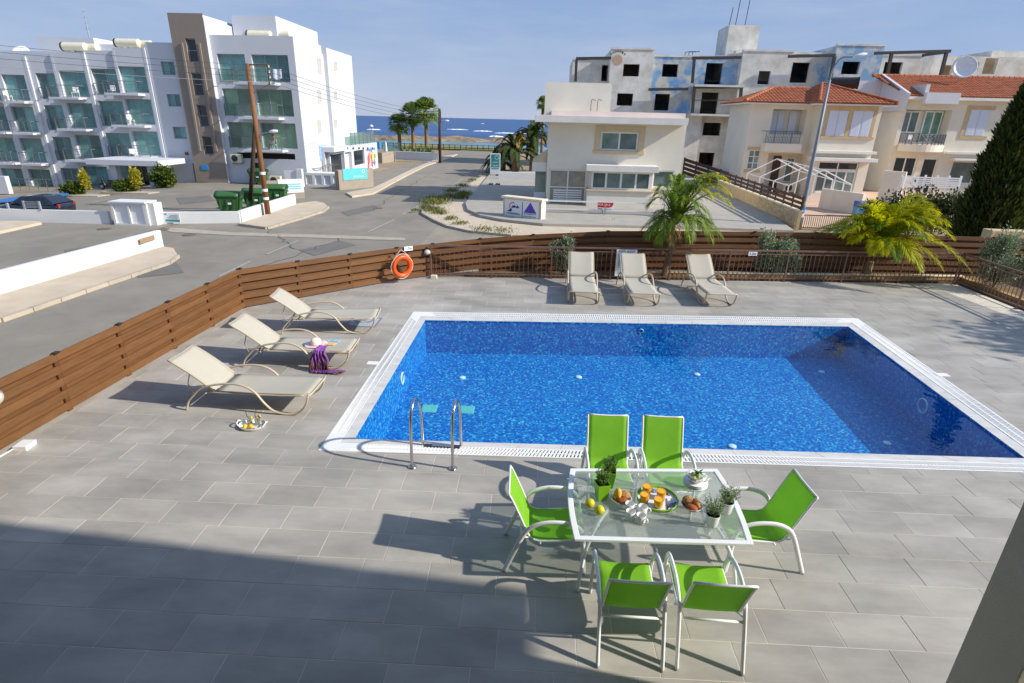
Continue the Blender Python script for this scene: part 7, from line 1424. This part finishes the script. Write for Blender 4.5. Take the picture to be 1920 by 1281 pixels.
window(V1, sm[0]+.01, sm[1]-.01, sm[2]+.01, sm[3]-.01, LY+.10, 2, m_wf, m_gg, .08, nz=3); part(V1, 'stone_surround', m_vs, ((sm[0]-.2,LY-.05,sm[2]-.25),(sm[1]+.2,LY-.003,sm[2]-.01)), ((sm[0]-.2,LY-.05,sm[3]+.01),(sm[1]+.2,LY-.003,sm[3]+.25)))
shutters(V1, rec[0]+.35, rec[0]+1.55, rec[2], rec[3]-.1, LY+1.28); shutters(V1, rec[1]-1.0, rec[1]-.3, rec[2], rec[3]-.1, LY+1.28, 1)
part(V1, 'front_door', m_door, ((ent[0]+1.0,LY+1.22,ZS),(ent[0]+1.7,LY+1.30,ent[3]-.3))); window(V1, ent[1]-1.5, ent[1]-.7, ZS+1.0, ent[3]-.4, LY+1.26, 1, m_wf, m_gg, .1)
bz = v_(1465,269,LY-1.2).z; sl = part(V1, 'balcony', m_vw, ((v_(1434,280,LY-1.2).x,LY-1.2,bz-.75),(v_(1503,280,LY-1.2).x,LY-.003,bz)), bevel=.05); rail(V1, v_(1436,260,LY-1.2).x, v_(1500,260,LY-1.2).x, LY-1.15, LY-.01, bz, 1.0, m_vr, None, sl, 4, 1)
x0, x1 = v_(1436,260,LY-1.2).x, v_(1500,260,LY-1.2).x
for k in range(1,22): MB().box((x0+(x1-x0)*k/22-.012,LY-1.162,bz),(x0+(x1-x0)*k/22+.012,LY-1.138,bz+.97)).build('baluster', m_vr, sl, org=VO)
acunit('air conditioner under the villa entrance window', 1480,352,LY-.3,1.3)
# hip roofs
e0, e1, ov = lx0-.9, bx1+.75, .8; ya, yb2 = VY-ov, VY+8.6; yl = LY-ov; rzA = 8.15; xm = bx0-.8
rA, rB = (25.3,VY+4.2,rzA), (25.3,VY+4.6,rzA)
part(V1, 'eave', m_roofw, ((xm,ya+.05,ez),(e1-.05,yb2-.1,ez+.12)), ((e0+.05,yl+.05,ez),(xm-.001,yb2-.1,ez+.121)))
tiles_roof(V1, [(xm,ya,ez+.13),(e1,ya,ez+.13),rA], (xm,ya,ez+.13), (e1,ya,ez+.13)); tiles_roof(V1, [(e1,ya,ez+.13),(e1,yb2,ez+.13),rB,rA], (e1,ya,ez+.13), (e1,yb2,ez+.13)); tiles_roof(V1, [(xm,yb2,ez+.13),(xm,ya,ez+.13),rA,rB], (xm,yb2,ez+.13), (xm,ya,ez+.13))
rC, rD = (21.3,LY+3.4,7.75), (24.6,LY+3.4,7.75); tiles_roof(V1, [(e0,yl,ez+.14),(xm+2.2,yl,ez+.14),rD,rC], (e0,yl,ez+.14), (xm+2.2,yl,ez+.14)); tiles_roof(V1, [(e0,yb2,ez+.14),(e0,yl,ez+.14),rC], (e0,yb2,ez+.14), (e0,yl,ez+.14))
for a, b in (((xm,ya,ez+.2),rA),((e1,ya,ez+.2),rA),(rC,rD),((e0,yl,ez+.2),rC)): ridge_tiles(V1, a, b)
q = PL(1585,156,VY+5); st_ = thing('water_heater', 'grey water tank with a dark ring end behind the hipped tile roof', 'water tank', (q.x,VY+5,q.z)); MM = Matrix.Rotation(math.pi/2-.5,4,'Z') @ Matrix.Rotation(math.pi/2,4,'X')
MB().lathe([(0,-1.3),(.5,-1.3),(.5,1.0),(0,1.0)],18,M=MM).build('tank', m_tkd, st_, smooth=True); MB().lathe([(.30,1.01),(.54,1.01),(.54,1.12),(.30,1.12)],20,M=MM).build('end_ring', pm('black_ring', S(30,30,32), .5, .1, 5), st_, smooth=True); MB().lathe([(.30,1.03),(0,1.04)],18,M=MM).build('end_disc', m_tank, st_); MB().bar((0,0,-.5),(0,0,-1.6),.1).build('stand', m_galu, st_)
# second villa
BY = 60.0; V2 = thing('tiled_villa', 'cream villa with a gabled red tile roof, partly behind the cypresses', 'house', (38,BY,ZS)); BO = V2.location; w_ = lambda px, py, Y=BY: PL(px, py, Y)
c0_, c1_ = 34.1, 48.5; e2 = 7.1
rb = (w_(1690,245).x,w_(1776,245).x,w_(1730,268).z,w_(1730,206).z); lb2 = (w_(1676,310).x,w_(1719,310).x,w_(1700,332).z,w_(1700,294).z); ld2 = (w_(1728,315).x,w_(1757,315).x,ZS,w_(1740,296).z); gw = (w_(1783,320).x,w_(1830,320).x,w_(1800,345).z,w_(1800,302).z)
m = MB(); wall_open(m, c0_, c1_, ZS, e2, BY, [rb,lb2,ld2,gw], 1.2); m.box((c0_+.002,BY+1.25,ZS),(c1_,BY+9,e2-.01)); m.quad((c0_,BY+1.3,ZS),(c0_,BY+1.3,e2),(c0_,BY,e2),(c0_,BY,ZS)); m.build('wall', m_vw, V2, org=BO)
window(V2, rb[0]+.3, rb[0]+2.0, rb[2]+.85, rb[3]-.1, BY+1.1, 2, m_wf, m_gg, .13); window(V2, rb[1]-1.8, rb[1]-.1, rb[2], rb[3]-.05, BY+1.1, 2, m_wf, gmat('balcony_door_glass', S(70,110,96), S(108,146,130)), .13, name='balcony_door'); window(V2, lb2[0]+.01, lb2[1]-.01, lb2[2], lb2[3]-.01, BY+.2, 2, m_wf, m_dark, .13); window(V2, ld2[0]+.01, ld2[1]-.01, ZS, ld2[3]-.01, BY+.2, 1, m_wf, m_dark, .15, name='glazed_door'); window(V2, gw[0]+.01, gw[1]-.01, gw[2], gw[3]-.01, BY+.2, 1, m_wf, m_gg, .12)
bz = w_(1730,272,BY-1.5).z; n_b = 10; bl_ = [(w_(1682,280,BY).x,BY-.003)]+[(w_(1682,280,BY-.8).x+(w_(1766,280,BY-.8).x-w_(1682,280,BY-.8).x)*k/n_b, BY-.9-.9*math.sin(math.pi*k/n_b)) for k in range(n_b+1)]+[(w_(1768,280,BY).x,BY-.003)]
sl = MB().prism(bl_, bz-.62, bz).build('balcony', m_vw, V2, org=BO); rr = MB()
for k in range(1,len(bl_)-1):
    rr.box((bl_[k][0]-.03,bl_[k][1]+.03,bz),(bl_[k][0]+.03,bl_[k][1]+.09,bz+1.0))
    if k < len(bl_)-2:
        for h_ in (.12,.99): rr.bar((bl_[k][0],bl_[k][1]+.06,bz+h_),(bl_[k+1][0],bl_[k+1][1]+.06,bz+h_),.05,.05)
        for t in (.25,.5,.75): q = Vector((*bl_[k],0)).lerp(Vector((*bl_[k+1],0)),t); rr.box((q.x-.012,q.y+.045,bz+.12),(q.x+.012,q.y+.07,bz+.97))
rr.build('railing', m_vr, sl, org=BO)
cane_chair('white folding chair on the curved villa balcony', w_(1707,270,BY-.6).x, BY-.6, bz, .3); tb2 = thing('balcony_table', 'white folding table on the curved villa balcony', 'table', (w_(1738,270,BY-.7).x,BY-.7,bz)); MB().box((-.6,-.4,.92),(.6,.4,.98)).build('top', m_whitepaint, tb2)
for s in (-1,1): MB().bar((-.5,s*.3,0),(.5,s*.3,.919),.05).build('leg', m_whitepaint, tb2); MB().bar((.5,s*.26,0),(-.5,s*.26,.919),.05).build('leg', m_whitepaint, tb2)
sh_ = (w_(1814,230).x,w_(1850,230).x,w_(1830,255).z,w_(1830,206).z); part(V2, 'stone_surround', m_vs, ((sh_[0]-.4,BY-.05,sh_[2]-.3),(sh_[1]+.4,BY-.003,sh_[2]-.01)), ((sh_[0]-.4,BY-.05,sh_[3]+.01),(sh_[1]+.4,BY-.003,sh_[3]+.35)), ((sh_[0]-.4,BY-.049,sh_[2]),(sh_[0]-.01,BY-.004,sh_[3]))); part(V2, 'window_backing', m_hw, ((sh_[0],BY-.012,sh_[2]),(sh_[1],BY-.003,sh_[3]))); shutters(V2, *sh_, BY)
part(V2, 'string_course', m_roofw, ((w_(1768,287).x,BY-.5,w_(1790,289).z),(c1_,BY-.004,w_(1790,284).z)), bevel=.03); part(V2, 'porch_slab', m_roofw, ((w_(1780,298).x,BY-.8,w_(1790,301).z),(c1_,BY-.005,w_(1790,297).z)), bevel=.03)
part(V2, 'eave', m_roofw, ((c0_-.2,BY-.75,e2+.001),(c1_+.3,BY+9,e2+.25)))
gzr2 = 9.4; pr = [(c0_-.1,BY-.7,e2+.26),(c1_+.2,BY-.7,e2+.26),(c1_+.2,BY+4.6,gzr2),(c0_-1.2,BY+4.6,gzr2)]; tiles_roof(V2, pr, pr[0], pr[1]); ridge_tiles(V2, pr[3], pr[2])
gx = c0_-.12; MB().add([(gx-.25,BY-.5,e2-1.0),(gx-.25,BY+9,e2-1.0),(gx-.25,BY+9,e2+.4),(gx-.25,BY+4.6,gzr2+.22),(gx-.25,BY-.9,e2+.5),(gx,BY-.5,e2-1.0),(gx,BY+9,e2-1.0),(gx,BY+9,e2+.4),(gx,BY+4.6,gzr2+.22),(gx,BY-.9,e2+.5)],[(4,3,2,1,0),(5,6,7,8,9)]+[(i,(i+1)%5,5+(i+1)%5,5+i) for i in range(5)]).build('gable_parapet', m_hw, V2, org=BO, fix=True)
part(V2, 'link_wall', m_hw, ((w_(1600,170,BY+4).x,BY+4,ZS),(c0_-.38,BY+8.9,w_(1650,152,BY+4).z)))
gp = [(w_(1738,170,BY-1).x,BY-1.3,e2+.26),(w_(1796,190,BY-1).x,BY-1.3,e2+.26)]; part(V2, 'balcony_parapet', m_hw, ((gp[0][0],BY-1.2,e2-.35),(gp[1][0],BY-.76,e2+.6)), ((gp[0][0]+.001,BY-.755,e2+.26),(gp[0][0]+.35,BY+2.0,e2+1.3)))
dish('large white satellite dish on the ridge of the gabled villa', 1806,128,BY+2.5,1.05,(-.25,-1,.35))
# garden walls, screens, tent frame
whitewall('cream garden wall between the two villas', [tuple(PL(1650,353,51)),tuple(PL(1693,352,50))], 2.7, .4, mat=m_vw)
sf = thing('slat_fence', 'white slatted screen in front of the gabled villa', 'fence', tuple(PL(1692,352,48))); x0, x1 = PL(1690,340,48).x, PL(1802,340,48).x; z0, z1 = PL(1740,352,48).z, PL(1740,331,48).z
for k in range(6): z = z0+(z1-z0)*k/6; MB().box((x0,47.97,z),(x1,48.03,z+(z1-z0)/6-.05)).build('slat', m_whitepaint, sf, org=sf.location)
for k in range(6): x = x0+(x1-x0)*k/5; MB().box((x-.06,48.04,ZS),(x+.06,48.16,z1+.1)).build('post', m_whitepaint, sf, org=sf.location)
a = G(1536,352,ZS); pts_ = [PL(1538,380,46.5),PL(1560,388,45.4),PL(1590,397,44.2),PL(1612,403,43.2)]
whitewall('low curved cream wall in front of the tiled villa', [tuple(p) for p in pts_], 1.55, .25, mat=m_vw)
q = PL(1618,393,42.2); bp_ = thing('pool_cover_box', 'blue and turquoise box by the oleander bush', 'box', (q.x,42.2,ZS)); MB().box((-.55,-.3,0),(.55,.3,.75)).build('lower_panel', pm('box_turquoise', S(86,150,190), .5, .2, 3), bp_); MB().box((-.57,-.32,.751),(.57,.32,1.15)).build('lid', pm('box_blue', S(30,84,168), .5, .1, 3), bp_, bevel=.02)
tf = thing('tent_frame', 'bare white tubular tent frame in front of the tiled villa', 'frame', (21,47,ZS)); m_tf = pm('tent_white', (.8,.8,.78), .4, .03, 5)
nearp = dict(l=PL(1479,348,44.5),a=PL(1545,319,44.5),r=PL(1597,347,44.5),lf=PL(1474,373,44.5),rf=PL(1588,395,44.5)); farp = dict(l=PL(1401,325,50.5),a=PL(1457,298,50.5),r=PL(1499,321,50.5),lf=PL(1398,350,50.5),rf=PL(1487,374,50.5))
hp = []
for k in range(4):
    t = k/3; h_ = {n_: farp[n_].lerp(nearp[n_],t) for n_ in nearp}; hp.append(h_); 
    for n_ in ('lf','rf'): h_[n_].z = min(h_[n_].z,-.9)
    for a, b in (('lf','l'),('l','a'),('a','r'),('r','rf')): MB().tube([h_[a],h_[b]],.045,6).build('hoop_tube', m_tf, tf, org=tf.location)
for n_ in ('l','a','r'):
    for k in range(3): MB().tube([hp[k][n_],hp[k+1][n_]],.04,6).build('purlin_tube', m_tf, tf, org=tf.location)
# side fence on a stone wall, iron railing, stone wall on the right
sw2 = thing('stone_fence', 'tan stone wall topped with dark brown boards beside the driveway', 'wall', (16,36,ZS)); so2 = sw2.location; m_st = pm('tan_stone', S(200,176,136), .9, .12, 3, .3, 30, rnd=.12); m_bb = pm('dark_brown_board', S(74,52,38), .7, .15, 4, rnd=.1)
a, b = G(1494,432,ZS), G(1420,397,ZS); c = G(1345,362,ZS); a.z = b.z = c.z = ZS; runs = [(a,b),(b,c)]; hB = .145; core = MB()
for ri, (p, q) in enumerate(runs):
    L_ = (q-p).length; d = (q-p).normalized(); n_ = Vector((-d.y,d.x,0)); core.prism([tuple((p-n_*.10)[:2]),tuple((q-n_*.10)[:2]),tuple((q+n_*.10)[:2]),tuple((p+n_*.10)[:2])], ZS, ZS+1.12-.002*ri)
    for r in range(7 if ri == 0 else 0):
        u = -.2*(r % 2)
        while u < L_:
            w__ = random.uniform(.36,.55); u0, u1 = max(0,u)+.008, min(L_,u+w__)-.008
            if u1-u0 > .06: off = n_*(.135+random.uniform(-.008,.014)); MB().bar(p+d*u0+off+Vector((0,0,hB/2+r*.158+.012)), p+d*u1+off+Vector((0,0,hB/2+r*.158+.012)), .09, hB).build('stone', m_st, sw2, org=so2)
            u += w__
    MB().bar(p+Vector((0,0,1.17-.002*ri)), q+Vector((0,0,1.17-.002*ri)), .34, .09).build('coping', m_cream, sw2, org=so2)
    k = max(1,round(L_/1.6))
    for j in range(k+1): x = p+d*(L_*j/k); MB().bar(x+Vector((0,0,1.216)), x+Vector((0,0,2.05)), .09, .09).build('post', m_bb, sw2, org=so2)
    for z in (1.36,1.64,1.92):
        for j in range(k): MB().bar(p+d*(L_*j/k+.01)+n_*.06+Vector((0,0,z)), p+d*(L_*(j+1)/k-.01)+n_*.06+Vector((0,0,z)), .035, .17).build('board', m_bb, sw2, org=so2)
core.build('core', m_st, sw2, org=so2)
bb2 = thing('board_fence', 'dark brown board fence at the back of the driveway by the abandoned block', 'fence', (20,60,ZS)); p, q = PL(1284,299,62), PL(1400,337,58)
for k in range(4):
    z = -.02-k*.42
    for j in range(5): MB().bar(p.lerp(q,j/5+.002)+Vector((0,0,z)), p.lerp(q,(j+1)/5-.002)+Vector((0,0,z)), .05, .30).build('board', m_bb, bb2, org=bb2.location)
for j in range(6): r_ = p.lerp(q,j/5)+Vector((0,.08,0)); MB().bar((r_.x,r_.y,r_.z+.2),(r_.x,r_.y,ZS),.12).build('post', m_bb, bb2, org=bb2.location)
ir = thing('iron_railing', 'low black iron railing behind the street lamp', 'railing', (18,36.5,ZS)); x0, x1 = PL(1504,420,36.2).x, PL(1760,420,36.2).x; z1 = PL(1530,404,36.2).z
MB().bar((x0,36.2,z1),(x1,36.2,z1),.05,.05).build('top_rail', m_dark, ir, org=ir.location); MB().bar((x0,36.2,ZS+.12),(x1,36.2,ZS+.12),.04,.04).build('bottom_rail', m_dark, ir, org=ir.location)
for k in range(66): x = x0+(x1-x0)*k/65; MB().box((x-.014,36.186,ZS+.14),(x+.014,36.214,z1-.026)).build('bar', m_dark, ir, org=ir.location)
slab('villa_garden', [tuple(PL(1505,415,37)),tuple(PL(1770,420,37)),(40,60,0),(20,60,0),tuple(PL(1430,395,46))], .06, pm('pinkish_paving', S(204,172,146), .9, .1, 1, .2, 30))
q0, q1 = PL(1850,437,22.5), PL(1990,441,22.5); whitewall('low rough stone wall behind the right board fence', [tuple(q0),tuple(q1)], PL(1900,432,22.5).z-ZS, .5, mat=m_st)
# street lamp
lb_ = G(1497,430,ZS); sl_ = thing('street_lamp', 'tall grey street lamp with a curved arm and sticker bands', 'lamp post', (lb_.x,lb_.y,ZS)); m_lp = pm('lamp_grey_paint', S(132,142,150), .5, .1, 3); zt2 = PL(1568,150,lb_.y).z-ZS; ze_ = PL(1612,104,lb_.y).z-ZS; xe_ = PL(1612,104,lb_.y).x-lb_.x
MB().tube([(0,0,-.1),(0,0,1.3),(0,0,zt2*.55),(0,0,zt2)], [.17,.15,.10,.075], 12).build('pole', m_lp, sl_, smooth=2); MB().tube(spline([(0,0,zt2-.02),(.08,0,zt2+.6),(.45,0,zt2+1.15),(xe_*.8,0,ze_-.08)],5), .055, 8).build('arm', m_lp, sl_, smooth=2)
MB().lathe([(0,-.42),(.10,-.38),(.17,-.05),(.16,.22),(.06,.38),(0,.4)],14,(0,0,0),.62,1,M=Matrix.Translation((xe_,0,ze_)) @ Matrix.Rotation(math.pi/2-.25,4,'Y')).build('lamp_head', m_plaque, sl_, smooth=2)
for k, (z, c) in enumerate(((.75,m_plaque),(1.15,MATS['blue_sign']),(1.5,m_ysp),(1.75,m_plaque),(2.05,MATS['blue_sign']),(2.4,m_ysp))): MB().lathe([(.172-.012*k,0),(.170-.012*k,.24)],14,(0,0,z)).build('sticker_band', c if c is not m_ysp else pm('band_yellow', S(196,180,90), .6, .1, 4), sl_)
